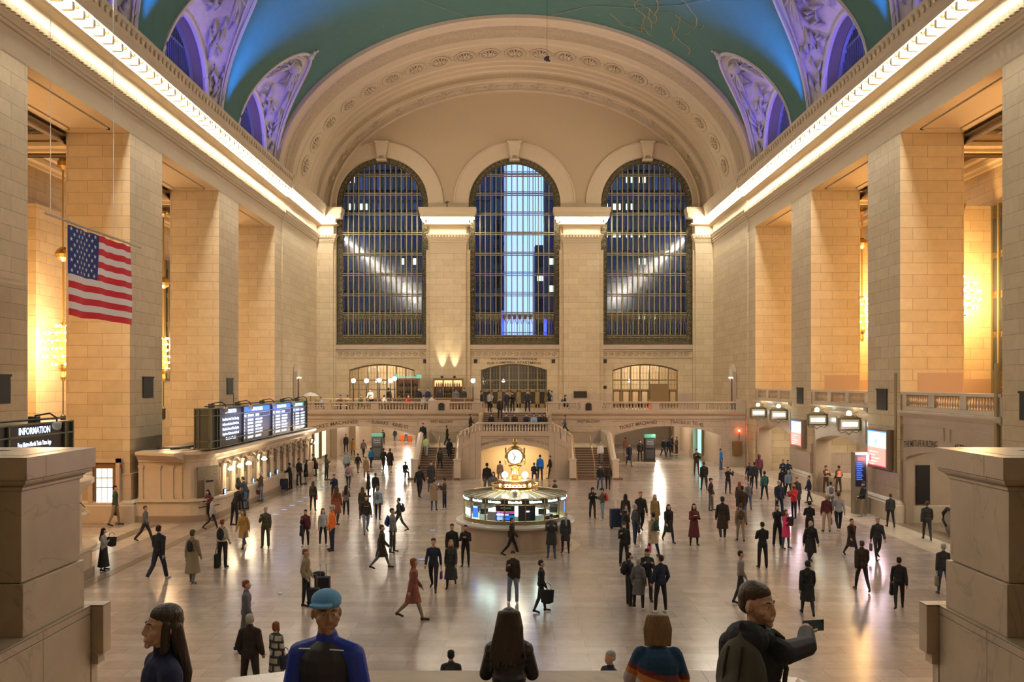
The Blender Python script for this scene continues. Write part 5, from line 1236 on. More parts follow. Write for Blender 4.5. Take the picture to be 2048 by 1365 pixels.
for s, nm in ((-1, 'left'), (1, 'right')):
    r = empty('pedestal', (s*4.54, 7.9, 0), label='massive marble pedestal in the %s foreground' % nm, cat='pedestal', group='foreground pedestals')
    def bx(a, b, c, d, e, f_, m): m.box(min(s*a, s*b)-s*4.54, max(s*a, s*b)-s*4.54, c-7.9, d-7.9, e, f_); return m
    m = bx(4.06, 5.06, 7.40, 8.40, 5.45, 6.22, MB()); bx(4.03, 5.09, 7.37, 8.42, 5.01, 5.445, m)
    bx(4.62, 5.6, 5.0, 7.4, 5.01, 6.2, m); m.build('shaft', MARBLE, r, bevel=.006)
    def cpath(o): return [(s*(5.06+o)-s*4.54, 7.40-o-7.9), (s*(4.06-o)-s*4.54, 7.40-o-7.9), (s*(4.06-o)-s*4.54, 8.40+o-7.9), (s*(5.06+o)-s*4.54, 8.40+o-7.9)]
    m = MB(); p = cpath(0); p = p[::-1] if s < 0 else p
    m.sweep(p, [(-d, z) if False else (d, z) for d, z in [(0, 6.2), (.02, 6.215), (.02, 6.235), (.035, 6.25), (.07, 6.27), (.08, 6.29), (.08, 6.3), (.1, 6.31), (.1, 6.49), (-.4, 6.50)]], closed=True); bx(4.1, 5.0, 7.45, 8.36, 6.2, 6.495, m)
    bx(4.55, 5.7, 5.0, 7.35, 6.22, 6.49, m)
    m.build('cap', MARBLE, r)
    m = MB(); m.lathe([(.13, 5.5), (.16, 5.6), (.1, 5.75), (.16, 5.95), (.13, 6.1), (.18, 6.2)], s*4.5-s*4.54, 7.22-7.9, 12); bx(4.5, 4.75, 6.9, 7.35, 5.44, 5.56, m); m.build('volute', MARBLE, r, smooth=True)
    m = MB(); bx(3.985, 5.6, 2.2, 8.45, 4.93, 5.01, m); bx(3.985, 5.6, 2.2, 8.45, 0, 4.925, m); m.build('ledge', MARBLE, r, bevel=.004)
    m = MB(); bx(3.87, 5.6, 8.46, 8.62, 4.55, 5.01, m); bx(3.92, 5.6, 8.46, 8.60, 4.45, 4.55, m); bx(3.98, 5.6, 8.46, 8.58, 0, 4.45, m); m.build('end_pier', MARBLE, r, bevel=.004)

# ================= BALCONY RESTAURANT =================
def pz(px, py, Y): return at(px, py, Y)
for k, (px, py, Y) in enumerate(((707, 762, 79.5), (733, 762, 79.5), (758.5, 761, 79.5), (781, 762, 79.5), (789, 758, 80.5), (946, 762, 79.5))):
    p = at(px, py, Y); r = empty('globe_lamp_post', (p.x, p.y, BF), label=('globe lamp post on the balcony standing alone left of the central doors' if k == 5 else 'glowing globe lamp on a dark balcony post, %s from the left' % ('first', 'second', 'third', 'fourth', 'fifth')[k]), cat='lamp', group='globe lamp posts on the balcony')
    h = p.z-BF; MB().tube([(0, 0, 0), (0, 0, h-.1)], .05, 8).lathe([(.15, 0), (.12, .1), (.05, .15)], n=10).build('post', DARKM, r); MB().sphere((0, 0, h), .19, 12).build('globe', emis('post_globe', (1, .92, .8), 26), r, smooth=True)
    if k in (1, 3, 5): lamp('globe_light', 'POINT', (p.x, p.y-.5, p.z), 90, (1, .88, .7), .2)
# two uplights on the left pier
for px in (884, 909):
    x = (px-CX)*88/F; o = MB().lathe([(.1, 0), (.14, .2), (.1, .22)], n=10, mi=0).build('uplight', DARKM, loc=(x, 87.9, 7.55)); T(o, 'small uplight washing the left pier above the bottle shelves, %s one' % ('left' if px < 890 else 'right'), 'lamp', 'uplights on the pier')
    d = lamp('uplight_beam', 'SPOT', (x, 88.12, 7.75), 900, (1, .82, .55), .05, spot=R(38), blend=.8); aim(d, (x, 88.45, 12.5))
# bottle shelves
def shelf(px0, px1, py0, Y, label, lit, n):
    x0, x1 = (px0-CX)*Y/F, (px1-CX)*Y/F; zt_ = HC-(py0-CY)*Y/F; r = empty('bottle_shelf', ((x0+x1)/2, Y, BF), label=label, cat='shelf', group='bottle shelves of the balcony bar'); w_ = (x1-x0)/2; h = zt_-BF
    m = MB(); m.box(-w_, w_, .3, .36, 0, h); m.box(-w_-.05, w_+.05, -.1, .36, h-.08, h+.05)
    for k in range(4): u = -w_+2*w_*k/3; m.box(u-.06, u+.06, -.05, .36, 0, h)
    for z in (.9, h*.5, h*.72): m.box(-w_, w_, 0, .3, z, z+.05)
    m.build('frame', WOOD, r)
    if lit: MB().box(-w_+.1, w_-.1, .26, .29, h*.74, h-.15).build('lit_back', mat('shelf_glow', (.8, .45, .2), .5, em=(1, .5, .2), es=1.3), r)
    pr = None
    for z in (h*.5+.05, h*.72+.05, .95):
        for k in range(n):
            bxx = -w_+.2+(2*w_-.4)*(k+.5)/n
            if pr is None:
                pr = MB().lathe([(.05, 0), (.05, .2), (.02, .27), (.02, .34)], n=6).build('bottle', mat('bottle_dark', (.06, .07, .05), .15), loc=(0, 0, 0), smooth=True); o = pr
            else: o = pr.copy(); col.objects.link(o)
            o.location = ((x0+x1)/2+bxx, Y+.12, BF+z); o.scale = (1.2, 1.2, 1.3)
            T(o, 'small bottle standing on the '+label.split(' with ')[0], 'bottle', 'bottles on the '+('right' if lit else 'left')+' bar shelves')
shelf(867, 925, 758, 87.6, 'tall wooden bottle shelf with warm back light under the pier uplights', True, 14)
shelf(793, 838, 758, 86.5, 'wooden bottle shelf left of the bar pier with green panes above', False, 10)
m = MB()
for (a, b) in ((788, 796), (797, 811), (812, 822), (823, 832)): m.box((a-CX)*86.5/F, (b-CX)*86.5/F, 86.4, 86.45, at(0, 756, 86.5).z, at(0, 753.5 if a > 790 else 749, 86.5).z)
m.box((833-CX)*86.5/F, (843-CX)*86.5/F, 86.4, 86.45, at(0, 757, 86.5).z, at(0, 750, 86.5).z)
T(m.build('green_sign_boards', mat('teal_board', (.12, .42, .33), .5, em=(.1, .5, .38), es=.5)), 'row of small teal sign boards above the left bottle shelf', 'sign')
# bar counter, railings, tables, chairs, umbrellas
r = empty('bar_counter', (-8.5, 82.5, BF), label='long wooden bar counter in front of the bottle shelves', cat='bar counter'); MB().box(-4.6, 4.6, -.3, .3, 0, 1.05).build('front', mat('dark_wood', (.09, .045, .02), .5), r); MB().box(-4.75, 4.75, -.4, .4, 1.05, 1.12).build('top', WOOD, r)
r = empty('brass_railing', (-11, 77.2, BF), label='low brass railing around the balcony restaurant', cat='railing'); m = MB()
for z in (.55, 1.12): m.tube([(-8.2, 0, z), (7.9, 0, z)], .03, 6)
for k in range(14): u = -8.2+16.1*k/13; m.tube([(u, 0, 0), (u, 0, 1.12)], .03, 6)
m.tube([(7.9, 0, 1.12), (7.9, 8, 1.12)], .03, 6); m.build('rails', BRASS, r); MB().box(-3.4, 7.9, -.03, .03, .55, .62).build('lower_bar', WOOD, r)
CH = None
tb_n = 0; random.seed(11)
TBX = [-18.1, -16.6, -15.2, -13.8, -12.3, -10.8, -9.4, -7.9, -6.4, -4.9]
ORD = ['first', 'second', 'third', 'fourth', 'fifth', 'sixth', 'seventh', 'eighth', 'ninth', 'tenth']
tp = cp = None
for k, x in enumerate(TBX):
    y = 78.6+.5*(k % 2)
    if tp is None:
        tp = empty('restaurant_table', (x, y, BF)); MB().lathe([(.25, 0), (.06, .04), (.04, .7)], n=12).build('stand', DARKM, tp); MB().lathe([(.42, .70), (.43, .74), (.0, .75)], n=20).build('cloth_top', mat('cream_cloth', (.6, .52, .38), .7), tp); o = tp
    else: o = copy_tree(tp, loc=(x, y, BF))
    T(o, 'small round restaurant table on the balcony, %s from the left' % ORD[k], 'table', 'restaurant tables on the balcony')
    for q, dx in enumerate((-.72, .72)):
        if cp is None:
            cp = empty('restaurant_chair', (x+dx, y, BF)); MB().box(-.22, .22, -.22, .22, .42, .47).build('seat', mat('leather_seat', (.09, .05, .03), .5), cp); MB().box(-.22, -.17, -.22, .22, .47, .95).build('backrest', mat('leather_seat', (0, 0, 0)), cp)
            for a in (-.19, .19):
                for b in (-.19, .19): MB().tube([(a, b, 0), (a, b, .42)], .02, 5).build('leg', WOOD, cp)
            o = cp
        else: o = copy_tree(cp, loc=(x+dx, y, BF), rz=0 if dx < 0 else PI)
        T(o, 'dark restaurant chair at the %s balcony table, %s side' % (ORD[k], 'left' if dx < 0 else 'right'), 'chair', 'restaurant chairs on the balcony')
for k, (px, py) in enumerate(((621, 786), (625, 788))[:1]):
    p = at(px, py, 80); r = empty('parasol', (p.x, p.y, BF), label='pale folded-out parasol at the left end of the balcony restaurant', cat='parasol'); MB().lathe([(.75, p.z-BF-.3), (.4, p.z-BF-.05), (.0, p.z-BF+.05)], n=12).build('canopy', mat('parasol_cream', (.7, .66, .58), .8), r); MB().tube([(0, 0, 0), (0, 0, p.z-BF)], .03, 6).build('pole', DARKM, r)
# dark plaque and small things on the west wall
o = MB().box((1148-CX)*88.2/F, (1174-CX)*88.2/F, 88.3, 88.42, at(0, 796, 88.2).z, at(0, 783, 88.2).z).build('wall_plaque', mat('dark_bronze_plaque', (0, 0, 0))); T(o, 'dark rectangular bronze plaque on the wall right of the central doors', 'plaque')
p = at(1094, 119, 70); r = empty('hanging_spotlight_cluster', p, label='small dark spotlight cluster hanging before the top of the great arch', cat='light fixture')
m = MB(); m.tube([(0, 0, .2), (0, 0, 5)], .01, 4)
for k in range(7): a = k*.9; m.tube([(0, 0, 0), (.22*math.cos(a), .22*math.sin(a), -.12+.05*k)], .07, 6)
m.sphere((0, 0, .05), .18, 8); m.build('lamps', BLACK, r)
o = MB().tube([(0, 0, 0), (0, 0, .7)], .05, 5).tube([(-.2, 0, .5), (.2, 0, .6)], .05, 5).build('security_camera', DARKM, loc=((894-CX)*88.3/F, 88.3, 24.25)); T(o, 'small camera standing on the cap of the left pier', 'camera')
# traffic cone, luggage on right stair, blue floor stickers
o = MB().lathe([(.22, 0), (.2, .05), (.14, .06), (.04, .9)], n=12).build('traffic_cone', mat('cone_orange', (.8, .12, .02), .5, em=(1, .1, .02), es=.15), loc=((1299-CX)*86/F, 86, BF)); T(o, 'orange traffic cone beside the boarded door on the balcony', 'traffic cone')
DEC = [(545, 1011.5), (568, 1016+4), (583, 1011.5), (599, 1003), (611, 995.5), (649, 975), (637, 981), (865, 1061), (551, 1029.5), (843, 1119)]
for k, (px, py) in enumerate([(551, 1029.5), (568, 1020), (584, 1011.5), (599.5, 1003.5), (612, 995.5), (637, 981), (649.5, 975), (865, 1061.5), (843, 1119.5)]):
    p = floor_at(px, py); m = MB(); m.lathe([(.0, .004), (.26, .004)], n=20, cap=False); m.lathe([(.16, .006), (.0, .006)], n=20, cap=False, mi=1)
    T(m.build('floor_sticker', [mat('sticker_blue', (.05, .12, .55), .5), mat('sticker_white', (.6, .6, .65), .5)], loc=(p.x, p.y, 0)), 'round blue floor sticker in the ticket queue, %s nearest' % ORD[k] if k < 7 else ('round blue floor sticker left of the booth' if k == 7 else 'round blue floor sticker beside the man in the navy sweater'), 'floor sticker', 'blue floor stickers')
for (px, py, nm) in ((560, 1189, 'small crumpled white paper lying on the floor left of the luggage'), ):
    p = floor_at(px, py); T(MB().sphere((0, 0, .03), .06, 5, sc_=(1.6, 1, .4)).build('litter', mat('paper_white', (.8, .8, .8), .8), loc=p), nm, 'litter')
# ================= PEOPLE =================
def ell_mesh(m, c, r, rot=None, n=12):
    i0 = len(m.v); m.sphere((0, 0, 0), 1, n)
    for i in range(i0, len(m.v)):
        p = Vector((m.v[i][0]*r[0], m.v[i][1]*r[1], m.v[i][2]*r[2]))
        if rot: p = rot @ p
        m.v[i] = tuple(p+Vector(c))
def cap_mesh(m, a, ra, b, rb, n=10):
    a = Vector(a); b = Vector(b); d = b-a; l = d.length
    if l < 1e-5: return ell_mesh(m, a, (ra, ra, ra))
    q = Vector((0, 0, 1)).rotation_difference(d/l).to_matrix(); i0 = len(m.v)
    pr = [(ra*math.cos(t), -ra*math.sin(t)) for t in (PI/2*.999, PI/3, PI/6, 0)]+[(rb*math.cos(t), l+rb*math.sin(t)) for t in (0, PI/6, PI/3, PI/2*.999)]
    m.lathe([(max(1e-5, x), z) for x, z in pr], n=n, cap=False)
    for i in range(i0, len(m.v)): m.v[i] = tuple(a+q @ Vector(m.v[i]))
def frus_mesh(m, z0, rx0, ry0, z1, rx1, ry1, cx0=0, cy0=0, cx1=0, cy1=0, n=20, rings=1):
    v = []
    for z, rx, ry, cx, cy_ in ((z0, rx0, ry0, cx0, cy0), (z1, rx1, ry1, cx1, cy1)):
        for k in range(n): t = 2*PI*k/n; v.append((cx+rx*math.cos(t), cy_+ry*math.sin(t), z))
    m.raw(v, [(k, (k+1) % n, n+(k+1) % n, n+k) for k in range(n)]+[tuple(range(n-1, -1, -1)), tuple(range(n, 2*n))])
def fuse(m, voxel, smooth=2, name='x'):
    """union overlapping closed volumes into one continuous skin"""
    me = bpy.data.meshes.new('tmp'); me.from_pydata(m.v, [], m.f); o = bpy.data.objects.new('tmp', me); col.objects.link(o)
    r = o.modifiers.new('r', 'REMESH'); r.mode = 'VOXEL'; r.voxel_size = voxel; r.use_smooth_shade = True
    if smooth: s_ = o.modifiers.new('s', 'SMOOTH'); s_.iterations = smooth; s_.factor = .5
    out = bpy.data.meshes.new_from_object(o.evaluated_get(bpy.context.evaluated_depsgraph_get())); out.name = name
    bpy.data.objects.remove(o); bpy.data.meshes.remove(me)
    out.polygons.foreach_set('use_smooth', [True]*len(out.polygons)); return out
def rotv(v, ax, a): return Matrix.Rotation(a, 3, ax) @ Vector(v)
# pose: legs L,R = (hip forward deg, knee bend deg, spread); arms L,R = (forward, out, elbow bend); lean, head yaw/pitch
POSES = {
 'stand':  dict(L=(2, 2, 5), R=(-2, 2, 5), A=((3, 9, 12), (3, 9, 12))),
 'relax':  dict(L=(8, 10, 7), R=(-3, 0, 4), A=((-4, 10, 18), (8, 8, 30))),
 'phone':  dict(L=(3, 3, 4), R=(-2, 2, 5), A=((28, 8, 105), (28, 8, 105)), pitch=22, inn=28),
 'one':    dict(L=(2, 3, 4), R=(-2, 2, 5), A=((2, 9, 12), (32, 8, 100)), inn=20, pitch=10),
 'cross':  dict(L=(3, 3, 5), R=(-3, 2, 5), A=((30, 10, 88), (30, 10, 88)), inn=60),
 'pocket': dict(L=(3, 2, 7), R=(-2, 2, 7), A=((-8, 16, 42), (-8, 16, 42)), inn=15),
 'walk':   dict(L=(24, 6, 3), R=(-20, 22, 3), A=((-20, 9, 16), (22, 9, 24)), lean=3),
 'walk2':  dict(L=(-17, 30, 3), R=(19, 2, 3), A=((18, 9, 22), (-17, 9, 14)), lean=3),
 'step':   dict(L=(12, 4, 3), R=(-10, 12, 3), A=((-9, 9, 14), (10, 9, 20)), lean=2),
 'photo':  dict(L=(2, 2, 5), R=(-2, 2, 6), A=((62, 14, 100), (62, 14, 100)), inn=30),
 'reach':  dict(L=(2, 2, 5), R=(-2, 2, 5), A=((48, 8, 40), (48, 8, 40)), lean=10),
 'counter': dict(L=(-4, 2, 5), R=(6, 12, 5), A=((42, 12, 62), (42, 12, 62)), lean=22, inn=20, pitch=10),
 'lean':   dict(L=(10, 2, 5), R=(-12, 4, 5), A=((3, 9, 70), (3, 9, 30)), lean=-5),
 'sit':    dict(L=(82, 85, 7), R=(82, 85, 7), A=((25, 9, 60), (25, 9, 60)), lean=10, inn=20, pitch=15),
}
POSES.update(
 selfie=dict(L=(6, 4, 6), R=(-2, 2, 6), A=((12, 8, 62, 30), (86, 4, 8, 24)), yaw=-94, pitch=4),
 rail1=dict(L=(6, 4, 6), R=(-2, 2, 6), A=((34, 14, 74, 30), (34, 14, 74, 30)), lean=12, pitch=6),
 rail2=dict(L=(6, 4, 6), R=(-2, 2, 6), A=((38, 16, 82, 25), (38, 16, 82, 25)), lean=14, pitch=14),
 run=dict(L=(4, 3, 5), R=(8, 6, 5), A=((-2, 12, 60, 45), (2, 12, 48, 40)), yaw=28, pitch=2),
 near=dict(L=(6, 3, 5), R=(-8, 6, 5), A=((8, 14, 50, 30), (-4, 14, 30)), yaw=0, pitch=0))
HERO = ('selfie', 'rail1', 'rail2', 'run', 'near')
def HV(pose): return .5 if pose in HERO else 1.0
def skeleton(pose, fem=False):
    P = POSES[pose]; sw = .148 if fem else .168; J = {}
    lean = R(P.get('lean', 0)); piv = Vector((0, 0, .95)); X = Vector((1, 0, 0))
    up = lambda v: piv+rotv(Vector(v)-piv, 'X', lean)    # lean forward (towards -Y)
    for nm, z, y in (('pel', .95, 0), ('waist', 1.09, .0), ('chest', 1.29, .0), ('neck', 1.47, .01), ('hb', 1.555, 0)): J[nm] = up((0, y, z))
    J['up'] = up; J['yaw'] = R(P.get('yaw', 0))
    pit = R(P.get('pitch', 0)); J['pit'] = pit
    for s, k in ((1, 'L'), (-1, 'R')):
        h, kn, sp = P[k]; hip = Vector((s*.092, 0, .92)); d = rotv((s*math.sin(R(sp)), 0, -math.cos(R(sp))), 'X', -R(h)); knee = hip+d*.43
        d2 = rotv((s*math.sin(R(sp))*.3, 0, -1), 'X', -R(h-kn)); ank = knee+d2*.42
        f = rotv((s*.18, -1, 0), 'X', -R((h-kn)*.5) if h < 0 else -R(0)).normalized(); J[k] = (hip, knee, ank, ank+Vector((0, 0, -.055))+f*.0, ank+Vector((0, 0, -.055))+f*.17)
    low = min(min(J['L'][4].z, J['L'][3].z), min(J['R'][4].z, J['R'][3].z))-.03
    if pose == 'sit': low = .95-.52
    J['dz'] = -low; J['fine'] = pose in HERO
    for s, k, i in ((1, 'AL', 0), (-1, 'AR', 1)):
        fw, out, el = P['A'][i][:3]; sh = up((s*sw, .005, 1.385)); b = lambda v: rotv(v, 'X', lean)
        ua = b(rotv((s*math.sin(R(out)), 0, -math.cos(R(out))), 'X', -R(fw)))
        inn = R(P['A'][i][3] if len(P['A'][i]) > 3 else P.get('inn', 5))*s
        fa = rotv((s*math.sin(R(out))*.4, 0, -1), 'X', -R(fw+el)); fa = b(rotv(fa, 'Z', -inn))
        if abs(fa.z) > .99: pass
        e = sh+ua*.285; w_ = e+fa*.245; J[k] = (sh, e, w_, fa)
    return J
def head_prims(m, J, n=12):
    up = J['up']; hp = J['hb']; pit = J['pit']
    q = lambda v: hp+rotv(rotv((Vector(v)-Vector((0, 0, 1.54)))*1.05, 'X', pit), 'Z', J['yaw'])
    RY = Matrix.Rotation(J['yaw'], 3, 'Z') @ Matrix.Rotation(pit, 3, 'X'); H = lambda c, r: ell_mesh(m, q(c), [x*1.05 for x in r], RY, n=n)
    H((0, .012, 1.645), (.076, .094, .088)); H((0, -.02, 1.60), (.066, .072, .075)); H((0, -.035, 1.558), (.048, .052, .042))
    cap_mesh(m, q((0, -.092, 1.625)), .010, q((0, -.101, 1.596)), .013, 6)
    for s in (-1, 1): ell_mesh(m, q((s*.078, .008, 1.615)), (.012, .02, .032), n=8)
    if J.get('fine'):
        for s in (-1, 1):
            H((s*.033, -.072, 1.575), (.024, .022, .024)); cap_mesh(m, q((s*.012, -.081, 1.645)), .010, q((s*.05, -.062, 1.648)), .010, 8); H((s*.012, -.094, 1.594), (.009, .009, .007)); H((s*.045, -.062, 1.598), (.024, .022, .022))
            H((s*.078, .014, 1.612), (.008, .022, .034))
        cap_mesh(m, q((-.018, -.092, 1.560)), .0075, q((.018, -.092, 1.560)), .0075, 8); cap_mesh(m, q((-.014, -.090, 1.550)), .008, q((.014, -.090, 1.550)), .008, 8); H((0, -.082, 1.527), (.022, .018, .018))
        cap_mesh(m, q((0, -.088, 1.642)), .008, q((0, -.104, 1.600)), .011, 8)
    cap_mesh(m, up((0, .012, 1.44)), .058, q((0, .01, 1.58)), .052)
    return q
def hand_prims(m, w_, fa, s, curl=.5, voxel=.012):
    fa = fa.normalized(); side = Vector((0, 0, 1)).cross(fa); side = side.normalized() if side.length > .2 else Vector((0, -1, 0)); nrm = fa.cross(side)
    pc = w_+fa*.05
    cap_mesh(m, w_, .026, w_+fa*.075, .036, 8)
    for k in range(4):
        o = side*((k-1.5)*.0215); L1 = (.036, .042, .04, .032)[k]; a = w_+fa*.085+o; d1 = (fa+nrm*-.25*curl).normalized(); b = a+d1*L1; d2 = (fa*(.75)+nrm*-.9*curl).normalized(); c_ = b+d2*L1*.8
        cap_mesh(m, a, .011, b, .010, 6); cap_mesh(m, b, .010, c_, .008, 6)
    t0 = w_+fa*.03+side*.03*s; t1 = t0+(fa*.6+side*.8*s).normalized()*.035; cap_mesh(m, t0, .013, t1, .012, 6); cap_mesh(m, t1, .012, t1+(fa+side*.2*s).normalized()*.028, .009, 6)
CACHE = {}
def part_mesh(kind, pose, fem, vox=None):
    key = (kind, pose, fem)
    if key in CACHE: return CACHE[key]
    J = skeleton(pose, fem); m = MB(); up = J['up']; v_ = .015; k_ = .93 if fem else 1.0; lean = J['dz']*0
    rl = Matrix.Rotation(R(POSES[pose].get('lean', 0)), 3, 'X')
    E = lambda c, r, m_=None: ell_mesh(m, up(c), r, rl)
    def torso(g):
        E((0, .0, 1.30), (.140*k_+g, .105+g, .165+g)); E((0, 0, 1.12), ((.125 if fem else .14)+g, .098+g, .16+g)); E((0, 0, .97), ((.165 if fem else .158)+g, .112+g, .13+g))
        for s, k in ((1, 'AL'), (-1, 'AR')): cap_mesh(m, up((s*.03, .01, 1.435)), .045+g, J[k][0], .05+g)
        if fem: E((0, -.075, 1.29), (.12, .05, .07))
    def arms(g, to=1.0, cuff=0):
        for k in ('AL', 'AR'):
            sh, e, w_, fa = J[k]; cap_mesh(m, sh, .052*k_+g, e, .042*k_+g); cap_mesh(m, e, .043*k_+g, e.lerp(w_, to), .031*k_+g+cuff)
    def legs(g, flare=0, to=1.0):
        for k in ('L', 'R'):
            hip, kn, an, hl, toe = J[k]; cap_mesh(m, hip+Vector((0, 0, -.02)), .088+g, kn, .058+g); cap_mesh(m, kn, .057+g, kn.lerp(an, .35), .056+g); cap_mesh(m, kn.lerp(an, .3), .056+g, kn.lerp(an, to), .036+g+flare)
        ell_mesh(m, (0, 0, .95), (.155*(1.04 if fem else 1)+g, .11+g, .12+g))
    def skirtpart(z1, w0, w1, d0=.14, d1=.17):
        # follows the mean of the knees
        kc = (J['L'][1]+J['R'][1])/2
        steps = [(1.02, w0, d0, 0), (.86, w0+.02, d0+.015, .1), (z1, w1, d1, (.95-z1)/.45)]
        for a, b in zip(steps, steps[1:]):
            sp = abs(J['L'][1].y-J['R'][1].y)*.5
            frus_mesh(m, a[0], a[1], a[2]+sp*a[3]*.6, b[0], b[1], b[2]+sp*b[3]*.6, 0, kc.y*a[3]*.6, 0, kc.y*b[3]*.6)
    if kind == 'body':
        torso(0); arms(0)
        for s, k in ((1, 'AL'), (-1, 'AR')): hand_prims(m, J[k][2], J[k][3], s)
        legs(0)
        for k in ('L', 'R'): cap_mesh(m, J[k][2], .035, J[k][3]+Vector((0, .02, .01)), .03); cap_mesh(m, J[k][3], .03, J[k][4], .026)
        head_prims(m, J); v_ = .0135
    elif kind == 'jacket': torso(.022); arms(.020, .97); E((0, 0, .93), (.175*k_+.01, .125, .10)); cap_mesh(m, up((0, .02, 1.45)), .075, up((0, .012, 1.49)), .068)
    elif kind == 'puffer':
        torso(.034); arms(.028, .97); E((0, 0, .93), (.19*k_+.01, .145, .11)); cap_mesh(m, up((0, .02, 1.45)), .085, up((0, .012, 1.51)), .075)
    elif kind == 'hoodie': torso(.02); arms(.016, .97); E((0, 0, .94), (.165*k_+.01, .12, .10)); cap_mesh(m, up((-.06, .085, 1.45)), .055, up((.06, .085, 1.45)), .055)
    elif kind == 'sweater': torso(.012); arms(.012, .97); E((0, 0, .92), (.165*k_+.01, .115, .07))
    elif kind == 'coat': torso(.026); arms(.022, .97); skirtpart(.52, .185*k_, .235*k_); cap_mesh(m, up((0, .02, 1.45)), .082, up((0, .012, 1.50)), .073)
    elif kind == 'longcoat': torso(.026); arms(.022, .97); skirtpart(.34, .185*k_, .275*k_, .14, .20); cap_mesh(m, up((0, .02, 1.45)), .082, up((0, .012, 1.50)), .073)
    elif kind == 'trousers': legs(.014, .012, .97); v_ = .016
    elif kind == 'slim': legs(.006, 0, .97); v_ = .014
    elif kind == 'skirt': legs(-.004, 0, .97); skirtpart(.16, .16, .29, .13, .22)
    elif kind in ('shoeL', 'shoeR'):
        for k in kind[4]: cap_mesh(m, J[k][3]+Vector((0, .03, .03)), .038, J[k][4]+Vector((0, 0, -.0)), .034); cap_mesh(m, J[k][2]+Vector((0, .01, -.02)), .04, J[k][3]+Vector((0, .02, .0)), .038)
        v_ = .013
    elif kind in ('short', 'long', 'bun', 'cap', 'beanie', 'hood', 'mask', 'bob', 'hat', 'bald', 'helmet', 'scarf'):
        hp = J['hb']; pit = J['pit']; q = lambda v: hp+rotv(rotv((Vector(v)-Vector((0, 0, 1.54)))*1.05, 'X', pit), 'Z', J['yaw']); RY = Matrix.Rotation(J['yaw'], 3, 'Z') @ Matrix.Rotation(pit, 3, 'X'); H = lambda c, r: ell_mesh(m, q(c), [x*1.05 for x in r], RY, n=16 if HV(pose) < 1 else 12); v_ = .011
        if kind != 'mask' and kind != 'scarf' and kind != 'bald': H((0, .024, 1.684), (.081, .093, .070)); H((0, .05, 1.655), (.079, .07, .06)); H((0, .05, 1.62), (.077, .065, .065))
        if kind == 'bald': H((0, .055, 1.61), (.082, .06, .05))
        if kind == 'long':
            for s in (-1, 0, 1): cap_mesh(m, q((s*.045, .055, 1.62)), .05, up((s*.06, .115, 1.36)), .045); cap_mesh(m, up((s*.06, .115, 1.36)), .045, up((s*.045, .125, 1.24)), .022)
            for s in (-1, 1): cap_mesh(m, q((s*.068, .005, 1.64)), .028, q((s*.078, -.01, 1.50)), .026)
        if kind == 'bob':
            for s in (-1, 1): cap_mesh(m, q((s*.066, .015, 1.65)), .035, q((s*.072, .0, 1.54)), .028)
            H((0, .06, 1.58), (.075, .045, .06))
        if kind == 'bun': H((0, .125, 1.67), (.04, .04, .04))
        if kind in ('cap', 'hat'): H((0, .012, 1.69), (.089, .1, .066)); frus_mesh(m, q((0, 0, 1.675)).z-.0, .07, .055, q((0, 0, 1.69)).z, .07, .055, 0, q((0, -.1, 1.68)).y, 0, q((0, -.1, 1.68)).y)
        if kind == 'hat': frus_mesh(m, q((0, 0, 1.67)).z, .125, .14, q((0, 0, 1.685)).z, .12, .135, 0, q((0, .01, 1.68)).y, 0, q((0, .01, 1.68)).y)
        if kind == 'beanie': H((0, .01, 1.695), (.088, .1, .075))
        if kind == 'helmet': H((0, .005, 1.70), (.098, .125, .075))
        if kind == 'hood': H((0, .035, 1.645), (.105, .105, .125)); cap_mesh(m, q((0, .05, 1.58)), .09, up((0, .04, 1.45)), .085)
        if kind == 'mask': H((0, -.062, 1.578), (.053, .048, .040))
        if kind == 'scarf': cap_mesh(m, up((-.05, -.03, 1.48)), .05, up((.05, -.03, 1.48)), .05); cap_mesh(m, up((-.04, .03, 1.49)), .055, up((.04, .03, 1.49)), .055); cap_mesh(m, up((.04, -.11, 1.44)), .035, up((.05, -.135, 1.22)), .03)
    for i in range(len(m.v)): a, b, c = m.v[i]; m.v[i] = (a, b, c+J['dz'])
    me = fuse(m, v_*(.42 if pose in HERO else 1), 3 if pose in HERO else 2, kind); CACHE[key] = me; return me
COL = dict(black=(.012, .012, .014), char=(.03, .03, .033), navy=(.012, .018, .045), blue=(.02, .06, .25), bright=(.01, .17, .62), jeans=(.05, .09, .17), ljeans=(.17, .22, .32), grey=(.12, .12, .125), lgrey=(.35, .35, .37), white=(.65, .62, .6),
    tan=(.26, .19, .12), beige=(.42, .32, .23), camel=(.30, .19, .08), mustard=(.42, .25, .06), olive=(.06, .055, .035), green=(.03, .07, .045), teal=(.03, .10, .09), maroon=(.10, .018, .025), red=(.55, .03, .03), rust=(.22, .06, .03),
    orange=(.80, .17, .02), pink=(.75, .05, .16), brown=(.07, .04, .025), dbrown=(.03, .018, .012), purple=(.12, .03, .25), lblue=(.25, .36, .48), cream=(.6, .52, .4), khaki=(.24, .19, .12), plaid=(.15, .12, .11))
SKIN = [mat('skin_light', (.50, .30, .21), .55), mat('skin_medium', (.36, .20, .125), .55), mat('skin_dark', (.12, .06, .038), .55)]
HAIRC = dict(d=(.018, .012, .009), b=(.08, .042, .02), bl=(.38, .25, .12), g=(.35, .33, .31), r=(.22, .07, .03), k=(.01, .01, .01))
def cm(c, rough=.85):
    c3 = COL.get(c, HAIRC.get(c)) if isinstance(c, str) else c
    return mat('cloth_'+str(c).replace(' ', ''), c3, rough)
